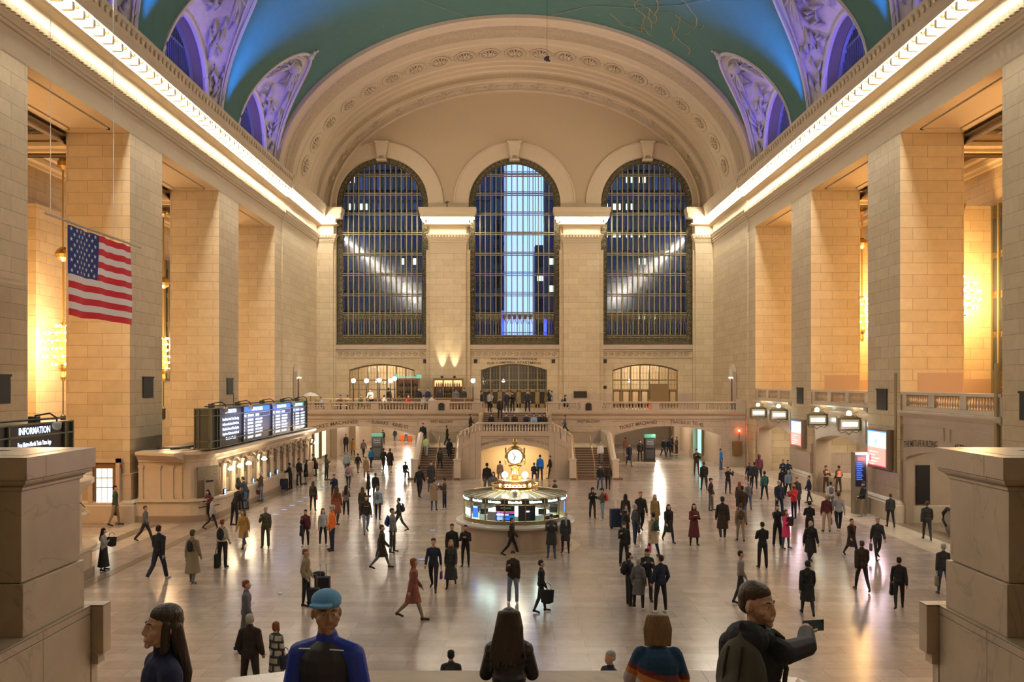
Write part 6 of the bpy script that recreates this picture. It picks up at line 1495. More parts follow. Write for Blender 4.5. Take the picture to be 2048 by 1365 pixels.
def addpart(me, name, parent, mt):
    if not me.materials: me.materials.append(mt)
    o = bpy.data.objects.new(name, me); col.objects.link(o); o.parent = parent
    o.material_slots[0].link = 'OBJECT'; o.material_slots[0].material = mt; return o
NAMEMAP = dict(short='hair', long='hair', bun='hair', bob='hair', bald='hair', cap='cap', beanie='beanie', hood='hood', hat='hat', helmet='helmet', slim='trousers', longcoat='coat')
PPL = []
def person(px, py, hy, a, pose, top, tc, leg, lc, hair, hc, label, fem=False, mask=None, skin=0, z=0.0, shoe='black', Y=None, extra=()):
    """px,py feet pixel; hy head top pixel; a facing in degrees (0 towards camera, 90 to the right)"""
    p = floor_at(px, py, z) if Y is None else Vector(((px-CX)*Y/F, Y, z))
    zt = HC-(hy-CY)*p.y/F; h = zt-z
    if pose == 'sit': k = max(.9, min(1.08, h/1.28))
    else: k = max(.90, min(1.13, h/(1.745-(.0 if 'lean' not in POSES[pose] else .02))))
    r = empty('person', p, R(a), label=label, cat='person'); r.scale = (k, k, k)
    addpart(part_mesh('body', pose, fem), 'body', r, SKIN[skin])
    addpart(part_mesh(top, pose, fem), NAMEMAP.get(top, top), r, cm(tc) if not hasattr(tc, 'node_tree') else tc)
    addpart(part_mesh(leg, pose, fem), NAMEMAP.get(leg, leg), r, cm(lc))
    for k2 in 'LR': addpart(part_mesh('shoe'+k2, pose, fem), 'shoe', r, cm(shoe))
    if hair in ('cap', 'beanie', 'hat', 'helmet', 'hood'):
        if hair != 'hood': addpart(part_mesh('short', pose, fem), 'hair', r, cm('d')).scale = (.97, .97, .997)
    addpart(part_mesh(hair, pose, fem), NAMEMAP.get(hair, hair), r, cm(hc))
    if mask: addpart(part_mesh('mask', pose, fem), 'mask', r, cm({'w': 'white', 'b': 'lblue', 'k': 'black'}[mask]))
    for kind, c in extra: addpart(part_mesh(kind, pose, fem), kind, r, cm(c))
    J = skeleton(pose, fem); PPL.append((r, J, k)); return r, J, k
def worldpt(pr, v):
    r, J, k = pr; q = Matrix.Rotation(r.rotation_euler.z, 3, 'Z') @ (Vector(v)+Vector((0, 0, J['dz'])))*k; return r.location+q
BP = None
def backpack(pr, c, label, s=1.0):
    global BP
    r, J, k = pr
    if BP is None:
        m = MB(); ell_mesh(m, (0, 0, 0), (.145, .085, .23)); ell_mesh(m, (0, .07, -.06), (.10, .06, .12)); cap_mesh(m, (0, 0, .2), .03, (0, .0, .24), .02); BP = fuse(m, .014, 3, 'backpack')
        m = MB(); [m.tube([(q*.09, -.06, .2), (q*.10, -.16, .24), (q*.11, -.26, .18), (q*.115, -.29, .02), (q*.12, -.22, -.14), (q*.10, -.07, -.2)], .018, 5) for q in (-1, 1)]; BP2 = fuse(m, .01, 1, 'straps'); CACHE['straps'] = BP2
    o = addpart(BP, 'backpack', None, cm(c)); T(o, label, 'backpack'); o.location = worldpt(pr, J['up']((0, .205, 1.24))); o.rotation_euler = (R(POSES_LEAN(J)), 0, r.rotation_euler.z); o.scale = (k*s, k*s, k*s)
    st_ = addpart(CACHE['straps'], 'straps', o, cm(c)); return o
def POSES_LEAN(J): return 0
BAG = None
def bag(pr, c, label, side=1, size=1.0, drop=.28):
    global BAG
    r, J, k = pr
    if BAG is None:
        m = MB(); frus_mesh(m, -.16, .15, .06, .14, .17, .05); ell_mesh(m, (0, 0, -.12), (.15, .07, .08)); BAG = fuse(m, .012, 3, 'bag')
        m = MB(); m.tube([(-.1, 0, .1), (-.08, 0, .25), (0, 0, .31), (.08, 0, .25), (.1, 0, .1)], .012, 5); CACHE['handle'] = fuse(m, .008, 0, 'handle')
    w_ = J['AL' if side > 0 else 'AR']; p = worldpt(pr, w_[2]+w_[3]*.08); p.z = max(p.z-drop*size, .17*size)
    o = addpart(BAG, 'handbag', None, cm(c)); T(o, label, 'bag'); o.location = p; o.rotation_euler = (0, 0, r.rotation_euler.z+PI/2); o.scale = (size,)*3
    addpart(CACHE['handle'], 'handle', o, cm(c)); return o
PH = None
def phone(pr, label, glow=True, both=True):
    global PH
    r, J, k = pr; c = (J['AL'][2]+J['AL'][3]*.1+J['AR'][2]+J['AR'][3]*.1)/2 if both else J['AR'][2]+J['AR'][3]*.1
    p = worldpt(pr, c+Vector((0, -.02, .03)))
    if PH is None: PH = MB().box(-.037, .037, -.005, .005, -.075, .075).face([(-.033, .0055, -.07), (.033, .0055, -.07), (.033, .0055, .07), (-.033, .0055, .07)], 1).build('phone', [BLACK, emis('phone_glow', (.5, .7, 1), 3)], bevel=.003); o = PH
    else: o = PH.copy(); col.objects.link(o)
    o.location = p; o.rotation_euler = (R(-35), 0, r.rotation_euler.z); T(o, label, 'phone'); return o
def suitcase(px, py, h, c, label, a=0, handle=True):
    p = floor_at(px, py); r = empty('suitcase', p, R(a), label=label, cat='suitcase'); w_ = h*.34
    MB().box(-w_, w_, -.14, .14, .06, h).build('shell', cm(c, .5), r, bevel=.03)
    m = MB(); [m.lathe([(.03, 0), (.045, .03), (.03, .06)], x, y, 8) for x in (-w_*.8, w_*.8) for y in (-.1, .1)]; m.build('wheels', DARKM, r)
    if handle: MB().tube([(-.1, .1, h), (-.1, .1, h+.4), (.1, .1, h+.4), (.1, .1, h)], .013, 6).build('handle', mat('handle_steel', (.4, .4, .4), .3, .8), r)
    MB().box(-w_*.7, w_*.7, -.155, -.14, h*.2, h*.6).build('pocket', cm(c, .6), r); return r
P = person
# ---- left foreground and ticket office side
q = P(207, 1142, 1059, 95, 'one', 'jacket', 'lgrey', 'skirt', 'black', 'long', 'k', 'woman in pale jacket and long black skirt holding coat beside the left pedestal', True)
bag(q, 'black', 'large dark shoulder bag carried by the woman beside the left pedestal', -1, 1.1, .1)
q = P(230, 1052, 974, 100, 'step', 'jacket', 'green', 'slim', 'tan', 'short', 'd', 'greenish figure walking past the door in the left pier'); bag(q, 'black', 'dark bag of the figure passing the left pier door', 1, .9)
P(290, 1083, 1012, 90, 'walk', 'jacket', 'grey', 'trousers', 'char', 'short', 'b', 'grey-jacketed person striding in front of the ticket office corner')
q = P(317, 1161, 1050, 170, 'walk2', 'jacket', 'black', 'trousers', 'navy', 'short', 'd', 'person in black jacket walking away, third from the left pedestal', shoe='white')
q = P(385, 1167, 1064, 175, 'step', 'longcoat', 'khaki', 'slim', 'grey', 'beanie', 'olive', 'person in long khaki-green coat with dark shoulder pack on the left', True, shoe='grey'); backpack(q, 'black', 'dark pack on the person in the long khaki coat', .8)
q = P(445, 1136, 1041, 175, 'relax', 'sweater', 'cream', 'trousers', 'black', 'bun', 'r', 'person in pale top and black trousers with a round black backpack', True); backpack(q, 'black', 'round black backpack on the person in the pale top'); bag(q, 'black', 'big drooping black bag hanging from the hand left of the pale-topped person', 1, 1.7, .5)
P(487, 1096, 1020, -10, 'walk', 'coat', 'mustard', 'slim', 'jeans', 'long', 'b', 'woman in open mustard coat walking towards the camera', True)
P(424, 1061, 996, 120, 'walk2', 'puffer', 'lgrey', 'slim', 'dbrown', 'short', 'd', 'person in pale grey puffer hurrying past the ticket counter corner', shoe='brown')
P(469, 1052, 965, 140, 'counter', 'jacket', 'black', 'slim', 'black', 'short', 'd', 'person all in black leaning to the ticket counter, nearest one')
P(482, 1020, 957, -120, 'counter', 'jacket', 'char', 'trousers', 'navy', 'long', 'k', 'dark-haired person hugging at the ticket counter, left of the pair', True)
P(493, 1019, 955, -110, 'counter', 'jacket', 'navy', 'trousers', 'jeans', 'short', 'd', 'taller person in dark jacket and jeans hugging at the ticket counter')
P(421, 1042, 980, -20, 'counter', 'sweater', 'maroon', 'slim', 'black', 'long', 'k', 'woman in maroon sweater resting on the curved end of the ticket counter', True)
q = P(522, 1003, 946, -95, 'one', 'puffer', 'brown', 'trousers', 'ljeans', 'short', 'g', 'man in brown coat and pale jeans standing at the ticket counter'); bag(q, 'maroon', 'dark red bag hanging behind the man in the brown coat', 1, .8)
P(581, 979, 928, -95, 'reach', 'jacket', 'black', 'trousers', 'black', 'short', 'd', 'person in black reaching to the counter next to a dark rolling case')
suitcase(568, 981, .75, 'navy', 'dark rolling case beside the person in black at the ticket counter', 20)
P(598, 970, 919, 60, 'stand', 'jacket', 'black', 'trousers', 'char', 'short', 'd', 'man in black jacket facing a woman near the end of the ticket counter')
P(612, 969, 921, -60, 'stand', 'coat', 'black', 'slim', 'beige', 'bob', 'd', 'woman in black coat with bare legs near the end of the ticket counter', True)
P(632, 952, 909, -100, 'counter', 'coat', 'dbrown', 'slim', 'char', 'beanie', 'char', 'person leaning far forward onto the end of the ticket counter')
P(653, 961, 911, 80, 'one', 'jacket', 'olive', 'slim', 'char', 'hood', 'olive', 'person in olive hooded jacket standing alone past the ticket counter')
q = P(626, 1022, 964, 180, 'stand', 'jacket', 'char', 'slim', 'black', 'long', 'b', 'long-haired woman seen from behind with a red shoulder bag', True); bag(q, 'red', 'bright red shoulder bag of the long-haired woman', -1, .8, .0)
P(668, 1003, 951, 10, 'one', 'jacket', 'navy', 'slim', 'char', 'short', 'd', 'person in navy top behind the one in the rust coat')
q = P(673, 1050, 975, 170, 'step', 'coat', 'rust', 'slim', 'char', 'long', 'b', 'woman in rust-brown coat walking away left of the plaid jacket', True)
q = P(692, 1034, 973, 180, 'phone', 'jacket', 'plaid', 'slim', 'black', 'long', 'd', 'woman in black and white plaid jacket seen from behind', True, shoe='white'); bag(q, 'black', 'small black bag of the woman in plaid', -1, .7, .1)
q = P(697, 977, 927, 180, 'walk', 'jacket', 'lgrey', 'slim', 'char', 'short', 'd', 'walker in grey with a dusky pink backpack'); backpack(q, (.35, .15, .13), 'dusky pink backpack near the left arch')
P(693, 952, 905, 170, 'step', 'puffer', (.30, .36, .35), 'slim', 'grey', 'short', 'g', 'person in pale teal puffer heading to the left arch')
P(732, 957, 915, 180, 'stand', 'coat', 'camel', 'slim', 'jeans', 'cap', 'camel', 'woman in tan coat and jeans seen from behind near the left arch', True)
q = P(716, 947, 908, 170, 'walk', 'jacket', 'char', 'slim', 'grey', 'short', 'd', 'walker with dark backpack left of the tan coat'); backpack(q, 'black', 'dark backpack on the walker left of the tan coat')
P(706, 911, 878, 180, 'stand', 'coat', 'mustard', 'slim', 'black', 'short', 'd', 'person in yellow coat inside the left arch', True)
P(692, 905, 870, 10, 'stand', 'jacket', 'char', 'trousers', 'black', 'beanie', 'red', 'man with a red hat standing inside the left arch')
q = P(727, 915, 880, 170, 'walk', 'jacket', 'grey', 'slim', 'char', 'short', 'b', 'grey-jacketed walker between the yellow coat and the left kiosk'); backpack(q, (.30, .12, .12), 'rosy backpack inside the left arch')
P(742, 936, 897, 150, 'step', 'jacket', (.01, .16, .35), 'trousers', 'navy', 'short', 'd', 'person in bright blue top left of the left kiosk')
P(767, 939, 897, 170, 'walk', 'jacket', 'black', 'trousers', 'black', 'short', 'd', 'man in black of the couple walking right of the left kiosk')
P(780, 946, 899, 170, 'step', 'coat', 'black', 'slim', 'tan', 'short', 'b', 'woman in black coat of the couple walking right of the left kiosk', True)
P(766, 889, 861, 180, 'stand', 'jacket', 'black', 'trousers', 'black', 'short', 'd', 'small dark figure far inside the left passage, left of two')
P(790, 884, 858, 180, 'walk', 'jacket', 'char', 'trousers', 'jeans', 'short', 'd', 'small figure in jeans far inside the left passage')
P(812, 883, 858, 10, 'stand', 'jacket', 'lgrey', 'trousers', 'jeans', 'short', 'd', 'small pale-jacketed figure at the right end of the left passage')
suitcase(805, 883, .8, 'orange', 'orange case far inside the left passage, left one'); suitcase(820, 884, .75, 'orange', 'orange case far inside the left passage, right one')
P(737, 994, 956, 100, 'stand', 'coat', 'black', 'slim', 'black', 'short', 'r', 'person in black with auburn hair standing before a grey-capped friend')
P(751, 999, 954, 175, 'stand', 'jacket', 'black', 'trousers', 'char', 'short', 'b', 'man in black jacket seen from behind right of the auburn-haired person')
q = P(756, 1040, 976, 180, 'step', 'puffer', 'lblue', 'slim', 'black', 'beanie', 'grey', 'woman in pale blue puffer with grey hat seen from behind', True); backpack(q, 'grey', 'small grey backpack on the pale blue puffer', .7)
P(725, 1040, 976, 180, 'stand', 'coat', 'char', 'slim', 'jeans', 'long', 'b', 'long-haired person in dark coat behind the one in pale jeans', True)
P(732, 1068, 992, 20, 'walk2', 'jacket', 'dbrown', 'slim', 'ljeans', 'long', 'd', 'woman in dark jacket and pale jeans walking, centre left', True)
q = P(785, 1106, 1019, 80, 'stand', 'jacket', 'grey', 'trousers', 'char', 'short', 'd', 'man in grey jacket standing sideways with a blue backpack', shoe='brown'); backpack(q, 'blue', 'blue backpack on the man standing sideways')
q = P(798, 1064, 996, -100, 'walk', 'jacket', 'char', 'slim', 'char', 'short', 'd', 'walker with a navy backpack behind the man standing sideways'); backpack(q, 'navy', 'navy backpack on the walker, further back')
P(763, 1138, 1050, 100, 'walk', 'coat', 'dbrown', 'slim', 'grey', 'short', 'b', 'brown-coated walker left of the blue backpack man', True)
q = P(611, 1094, 1022, 5, 'one', 'puffer', 'maroon', 'slim', 'dbrown', 'bun', 'd', 'woman in maroon jacket with white collar holding a black coat', True, shoe='white'); bag(q, 'black', 'black coat hanging from the arm of the woman in maroon', -1, 1.5, .3)
P(646, 1092, 1019, 25, 'stand', 'jacket', 'lgrey', 'slim', 'black', 'long', 'b', 'woman in striped grey shirt and white mask beside the orange jacket', True, 'w', shoe='white')
P(664, 1102, 1014, -60, 'pocket', 'puffer', 'orange', 'trousers', 'navy', 'helmet', 'lgrey', 'cyclist in bright orange jacket with a pale helmet', mask='w')
P(531, 1096, 1016, 5, 'one', 'jacket', 'olive', 'trousers', 'olive', 'short', 'g', 'broad man in dark olive jacket walking towards the camera')
q = P(612, 1212, 1101, 85, 'pocket', 'puffer', 'khaki', 'slim', 'black', 'short', 'r', 'man in khaki and navy jacket standing beside black luggage')
suitcase(627, 1212, .56, 'black', 'small black case with raised silver handle beside the man in khaki', 10); suitcase(645, 1198, .72, 'black', 'tall black case behind the smaller one at the man in khaki', 0)
q = floor_at(640, 1190); m = MB(); ell_mesh(m, (0, 0, 0), (.22, .13, .13)); ell_mesh(m, (.13, 0, .02), (.11, .1, .11)); o = bpy.data.objects.new('duffel_bag', fuse(m, .015, 2)); col.objects.link(o); o.data.materials.append(cm('black')); o.location = (q.x+.0, q.y-.30, .56+.16); T(o, 'black duffel bag lying on top of the small black case', 'bag')
# ---- around the booth
q = P(867, 1181, 1077, -5, 'walk', 'sweater', 'navy', 'slim', 'black', 'short', 'd', 'bearded man in navy sweater walking hand in hand'); bag(q, 'purple', 'purple bag swinging between the walking couple', 1, .8, .35)
P(902, 1175, 1081, 0, 'walk2', 'longcoat', 'char', 'slim', 'black', 'long', 'bl', 'blond woman in long dark grey coat walking beside the navy sweater', True)
P(904, 1140, 1051, 5, 'step', 'jacket', 'black', 'trousers', 'black', 'short', 'd', 'person in black right behind the blond walking woman')
P(931, 1134, 1054, -5, 'cross', 'jacket', 'black', 'slim', 'black', 'short', 'd', 'dark-clothed person with folded arms left of the booth', shoe='char')
P(868, 1021, 960, 175, 'one', 'coat', 'tan', 'slim', 'jeans', 'short', 'd', 'woman in tan coat standing with her back to the camera left of the booth', True)
q = P(889, 1020, 958, -100, 'phone', 'jacket', 'brown', 'slim', 'navy', 'short', 'd', 'man in brown jacket looking at his phone beside the tan coat', shoe='white'); phone(q, 'glowing phone of the man in brown beside the tan coat')
P(839, 996, 925, 170, 'walk', 'jacket', 'black', 'slim', 'black', 'short', 'd', 'dark walker at the foot of the left flight, left one')
P(862, 985, 925, 10, 'step', 'coat', 'char', 'slim', 'grey', 'short', 'd', 'dark-coated walker at the foot of the left flight, right one', True)
P(826, 1240, 1118, 100, 'walk2', 'coat', (.22, .07, .05), 'slim', 'tan', 'bob', 'r', 'woman in dull red dress coat striding left of the couple', True, shoe='brown')
P(810, 955, 927, 30, 'sit', 'jacket', 'black', 'trousers', 'char', 'cap', 'black', 'man sitting at the foot of the left stair parapet')
P(1023, 1112, 1036, 90, 'walk', 'jacket', 'dbrown', 'slim', 'black', 'short', 'b', 'dark reddish figure walking right in front of the booth')
q = P(1103, 1116, 1031, -5, 'phone', 'coat', 'char', 'slim', 'jeans', 'short', 'd', 'man in dark coat over red shirt using a phone at the booth', mask='w', shoe='brown'); phone(q, 'phone of the man at the right of the booth')
P(1131, 1106, 1028, -10, 'stand', 'coat', 'char', 'slim', 'dbrown', 'short', 'bl', 'woman in dark grey coat with a pale scarf right of the booth', True, 'w', extra=(('scarf', 'lgrey'),))
P(1026, 1208, 1105, 0, 'one', 'puffer', 'dbrown', 'trousers', 'ljeans', 'bun', 'd', 'woman in black jacket, pale jeans and mask in the middle of the floor', True, 'w', shoe='white')
q = P(1082, 1225, 1124, 90, 'step', 'jacket', 'black', 'slim', 'char', 'short', 'd', 'black-clothed walker right of the masked woman'); bag(q, 'black', 'black bag carried by the walker right of the masked woman', -1, 1.3, .15)
P(974, 990, 927, 175, 'stand', 'jacket', 'black', 'trousers', 'grey', 'short', 'd', 'dark walker before the stair arch, left of the clock')
P(987, 1005, 945.7, 0, 'stand', 'coat', 'grey', 'slim', 'grey', 'long', 'k', 'woman in grey coat and mask standing behind the booth', True, 'w')
P(1000, 968, 937, 175, 'stand', 'jacket', 'tan', 'trousers', 'tan', 'short', 'd', 'person in beige jacket under the stair arch left of the clock')
P(1080, 960, 911, 175, 'stand', 'jacket', 'bright', 'trousers', 'navy', 'short', 'd', 'man in blue jacket under the stair arch right of the clock')
P(1068, 959, 930, 175, 'sit', 'jacket', 'char', 'trousers', 'char', 'beanie', 'char', 'person crouching beside the man in the blue jacket')
P(1100, 958, 913, -80, 'step', 'jacket', 'black', 'slim', 'black', 'short', 'd', 'dark walker at the right jamb of the stair arch')
P(1110, 1018, 962, -60, 'phone', 'jacket', 'char', 'slim', 'black', 'short', 'd', 'dark-haired man looking down just behind the booth roof on the right')
# ---- on the stairs and balcony
def onstair(px, Y, z, hy, *a, **k): return P(px, 0, hy, *a, z=z, Y=Y, **k)
def zfl(Y): return .158*(1+int((Y-66.2)/.33))
q = onstair(846, 70.6, 2.05, 848, 10, 'step', 'jacket', 'black', 'trousers', 'black', 'short', 'd', 'dark person at the top of the left stair flight, leftmost')
onstair(852, 69.0, zfl(69.0), 874, 170, 'step', 'jacket', (.45, .55, .25), 'trousers', 'lgrey', 'cap', 'char', 'worker in pale yellow-green vest climbing the left flight')
onstair(894, 72.5, 2.05, 853, 95, 'step', 'jacket', 'black', 'trousers', 'black', 'short', 'd', 'dark figure on the upper landing of the left flight')
onstair(899, 68.8, zfl(68.8), 888, 175, 'walk', 'coat', 'black', 'slim', 'black', 'short', 'd', 'black-coated figure climbing the left flight near its inner wall')
onstair(880, 67.3, zfl(67.3), 912, 175, 'walk2', 'jacket', 'char', 'slim', 'black', 'short', 'd', 'dark figure on the lower steps of the left flight')
onstair(941, 73.4, 3.0, 834, 95, 'walk', 'jacket', 'black', 'trousers', 'char', 'short', 'd', 'dark figure on the left upper flight behind the curved parapet')
onstair(1130, 73.4, 2.9, 841, -95, 'walk', 'jacket', 'grey', 'trousers', 'char', 'short', 'd', 'grey figure on the right upper flight behind the curved parapet')
onstair(1201, 68.0, zfl(68.0), 887, 170, 'step', 'puffer', 'white', 'trousers', 'grey', 'beanie', 'lgrey', 'person in white coat climbing the right flight')
TOP = [(963, 783, 'black', 'char', 100, 'person at the left edge of the balcony stairhead'), (979, 785, 'lgrey', 'black', 150, 'person in pale top and black trousers at the stairhead'), (1013, 785, 'char', 'char', 10, 'person in dark grey coat near the middle of the stairhead'),
       (1025, 785, 'black', 'black', -10, 'person in black just left of the central stairhead rail'), (1055, 783, 'char', 'black', 0, 'man in dark jacket standing alone right of the stairhead rail')]
for i, (px, hy, c1, c2, a, lb) in enumerate(TOP): onstair(px, 77.2, BF+.02, hy, a, ('stand', 'one', 'stand', 'phone', 'pocket')[i], 'coat' if i == 2 else 'jacket', c1, 'trousers', c2, 'short', 'd', lb)
onstair(1000, 74.6, 3.97, 797, 5, 'step', 'jacket', 'black', 'slim', 'black', 'short', 'd', 'black-clothed person coming down the central steps')
for i, (px, hy, c1, nm) in enumerate(((982, 829, 'black', 'first'), (1012, 827, 'char', 'second'), (1029, 826, 'black', 'third'), (1053, 822, 'navy', 'fourth'), (1068, 819, 'lblue', 'fifth'), (1080, 824, 'black', 'sixth'), (1089, 827, 'dbrown', 'last'))):
    onstair(px, 72.6, 3.2, hy, 10-i*4, 'sit', 'jacket', c1, 'trousers', 'char', 'short' if i % 2 else 'long', 'd', 'person sitting on the central steps, %s of the row from the left' % nm)
onstair(1098, 77.4, BF+.02, 781, 60, 'one', 'jacket', 'black', 'trousers', 'black', 'long', 'd', 'dark-haired person on the balcony right of the stairhead', fem=True)
onstair(1103, 78.0, BF+.02, 783, -60, 'one', 'jacket', 'lgrey', 'trousers', 'black', 'short', 'd', 'pale-jacketed person facing the dark-haired one right of the stairhead')
q = onstair(1128, 77.5, BF+.02, 784, 80, 'sit', 'jacket', 'navy', 'trousers', 'black', 'short', 'd', 'person bent over a phone on the balcony right of the stairhead'); backpack(q, 'blue', 'blue backpack of the person bent over a phone on the balcony', .8)
for i, (px, hy, c1, po, lb) in enumerate(((743, 775, 'white', 'counter', 'waiter in white shirt bending over a balcony table'), (863, 785, 'white', 'sit', 'guest in white seated at the right end of the balcony tables'), (767, 789, 'white', 'sit', 'pale-clothed guest seated in the middle of the balcony'), (816, 791, 'red', 'sit', 'guest in red seated on the balcony'),
        (928, 768, 'char', 'stand', 'man in dark suit standing at the right end of the bar'), (912, 772, 'grey', 'stand', 'grey-clothed person at the bar left of the suited man'), (846, 787, 'lgrey', 'sit', 'grey guest seated right of the guest in red'), (838, 774, 'black', 'stand', 'bartender in black at the left of the bar'),
        (856, 774, 'navy', 'stand', 'bartender in navy in the middle of the bar'), (880, 777, 'char', 'stand', 'dark figure in front of the lit bottle shelf'), (778, 774, 'black', 'stand', 'dark figure below the fourth balcony globe lamp'), (721, 785, 'green', 'sit', 'guest in green seated left of the waiter'),
        (682, 783, 'rust', 'sit', 'guest in rust sweater on the balcony left'), (695, 783, 'tan', 'sit', 'guest in tan on the balcony left'), (795, 790, 'brown', 'sit', 'guest in brown seated left of the guest in red'), (641, 795, 'lblue', 'sit', 'guest in pale blue at the left end of the balcony'))):
    onstair(px, 83.6 if po == 'stand' else 79.9, BF+.0, hy, (-20, 180, 150, 30)[i % 4], po, 'jacket', c1, 'trousers', 'black', 'short', 'db'[i % 2], lb)
# ---- right half
P(1185, 1037, 977, 5, 'phone', 'hoodie', 'black', 'trousers', 'char', 'hood', 'black', 'person in black hoodie and mask right of the booth', mask='w')
q = P(1205, 1041, 978, -80, 'phone', 'jacket', 'olive', 'trousers', 'ljeans', 'cap', 'black', 'person in olive jacket and pale jeans facing the black hoodie', shoe='white'); backpack(q, 'red', 'red backpack on the person in the olive jacket')
P(1200, 980, 932, 10, 'step', 'jacket', 'black', 'trousers', 'jeans', 'short', 'd', 'person in black and jeans at the foot of the right flight'); P(1216, 980, 928, 170, 'walk', 'jacket', 'dbrown', 'slim', 'black', 'short', 'b', 'dark blurred walker at the foot of the right flight')
P(1251, 1062, 990, 175, 'stand', 'jacket', 'dbrown', 'trousers', 'black', 'long', 'd', 'person with bushy dark hair in the queue, rearmost', True)
P(1251, 1080, 1013, 30, 'one', 'jacket', 'black', 'trousers', 'black', 'long', 'd', 'woman with pale scarf in the queue behind the grey hat', True, 'w', extra=(('scarf', 'lgrey'),))
suitcase(1233, 1057, .95, 'navy', 'large dark blue case standing left of the queue', 15)
P(1270, 1093, 1010, 100, 'pocket', 'jacket', 'char', 'slim', 'navy', 'short', 'g', 'grey-haired man in dark clothes right in the queue', shoe='white')
P(1281, 1067, 983, 5, 'walk2', 'jacket', 'black', 'trousers', 'black', 'short', 'r', 'man in open black jacket and pale blue shirt walking')
P(1310, 1062, 991, 5, 'stand', 'coat', 'camel', 'slim', 'char', 'long', 'bl', 'blond woman in camel coat behind the green backpack', True)
q = P(1306, 1113, 1028, -150, 'step', 'coat', 'beige', 'slim', 'navy', 'short', 'k', 'woman in beige coat and navy jeans with a green backpack', True); backpack(q, 'green', 'dark green backpack on the beige coat'); bag(q, 'pink', 'small pale pink tote at the feet of the beige coat', 1, .8, .6)
P(1337, 1085, 1009, 10, 'walk', 'coat', 'black', 'slim', 'black', 'long', 'k', 'woman in black coat walking right of the green backpack', True)
P(1388, 1091, 1010, 0, 'cross', 'longcoat', 'maroon', 'slim', 'black', 'long', 'd', 'woman in long dark maroon coat standing alone', True)
P(1248, 1132, 1046, 0, 'one', 'jacket', 'black', 'trousers', 'black', 'hat', 'char', 'person in black with grey hat and white mask holding a folder', mask='w')
q = P(1259, 1212, 1108, 110, 'stand', 'jacket', 'char', 'trousers', 'black', 'short', 'd', 'man with black mask and backpack at the left of the group of four', mask='k', shoe='brown'); backpack(q, 'black', 'black backpack at the left of the group of four')
P(1277, 1221, 1119, 160, 'pocket', 'coat', 'grey', 'slim', 'black', 'short', 'g', 'grey-haired woman in quilted grey coat in the group of four', True, shoe='white')
q = P(1294, 1203, 1100, 0, 'phone', 'jacket', 'black', 'trousers', 'char', 'short', 'k', 'young man in black looking at his phone in the group of four'); phone(q, 'phone of the young man in the group of four', both=True)
P(1321, 1227, 1113, -160, 'pocket', 'jacket', 'navy', 'slim', 'black', 'short', 'd', 'tall person in navy jacket with a white sleeve stripe, right of the group of four', mask='w', shoe='white')
P(1422, 1022, 958, 60, 'pocket', 'jacket', 'dbrown', 'trousers', 'grey', 'cap', 'black', 'man in dark leather jacket, black cap and grey trousers')
q = P(1456, 988, 936, 10, 'photo', 'jacket', 'black', 'slim', 'char', 'short', 'd', 'person in black lifting a phone to take a picture near the right wall'); phone(q, 'phone lifted near the right wall')
q = P(1408, 981, 924, 175, 'walk', 'jacket', 'black', 'slim', 'black', 'short', 'b', 'walker in black carrying a brown bag before the right arch'); bag(q, 'brown', 'brown bag of the walker before the right arch', -1, 1.0)
P(1393, 951, 894.5, 5, 'phone', 'jacket', 'dbrown', 'slim', 'maroon', 'short', 'd', 'dark figure beside the right arch pillar')
P(1442, 940, 899, 60, 'stand', 'jacket', 'bright', 'trousers', 'jeans', 'short', 'd', 'person in bright blue jacket below the brown cabinet')
P(1327, 914, 878, 10, 'walk', 'jacket', 'black', 'trousers', 'char', 'short', 'd', 'black-clothed walker inside the right passage'); P(1337, 911, 879, 10, 'step', 'jacket', 'navy', 'trousers', 'black', 'short', 'd', 'navy-clothed walker inside the right passage')
P(1344, 906, 871, 60, 'stand', 'jacket', 'char', 'trousers', 'black', 'short', 'd', 'taller person standing inside the right passage left of the teal window'); P(1353, 908, 875, -60, 'stand', 'jacket', 'grey', 'trousers', 'black', 'short', 'd', 'grey person at the teal display window')
P(1280, 924, 882, 5, 'stand', 'jacket', 'black', 'slim', 'black', 'beanie', 'char', 'person in black left of the right kiosk')
q = P(1258, 933, 888, 5, 'walk', 'coat', 'navy', 'slim', 'jeans', 'short', 'd', 'person in navy coat at the left side of the right arch', True); bag(q, 'mustard', 'mustard bag of the person at the left side of the right arch', 1)
P(1251, 912, 876, 170, 'stand', 'jacket', (.35, .15, .13), 'slim', 'tan', 'short', 'b', 'person in salmon-pink top inside the right arch', True)
q = P(1445, 1082, 995, 175, 'walk2', 'coat', 'dbrown', 'slim', 'char', 'beanie', 'char', 'broad person in dark coat walking away, centre right', shoe='white')
q = P(1481, 1083, 1010, 175, 'step', 'jacket', 'tan', 'slim', 'tan', 'short', 'b', 'person with a brown and black backpack walking away'); backpack(q, 'brown', 'brown backpack centre right')
P(1484, 1050, 972, 175, 'walk', 'puffer', 'dbrown', 'slim', 'jeans', 'short', 'd', 'broad person in dark puffer ahead of the brown backpack')
P(1479, 1025, 965, 170, 'stand', 'coat', 'brown', 'slim', 'char', 'long', 'r', 'auburn-haired figure near the right middle', True)
P(1497, 1020, 967, 170, 'walk', 'jacket', 'grey', 'slim', 'jeans', 'short', 'g', 'person in light grey jacket and jeans walking away')
q = P(1499, 973, 925, 175, 'walk2', 'jacket', 'navy', 'slim', 'black', 'short', 'r', 'person in navy jacket walking to the right gallery'); bag(q, 'tan', 'tan bag of the person in navy near the right gallery', 1, .8)
P(1518, 966, 905, 175, 'step', 'jacket', 'maroon', 'slim', 'black', 'hood', 'maroon', 'person with a maroon hood near the far right bay')
P(1509, 978, 926, 170, 'stand', 'jacket', 'char', 'slim', 'black', 'short', 'd', 'dark figure between the maroon hood and navy jacket')
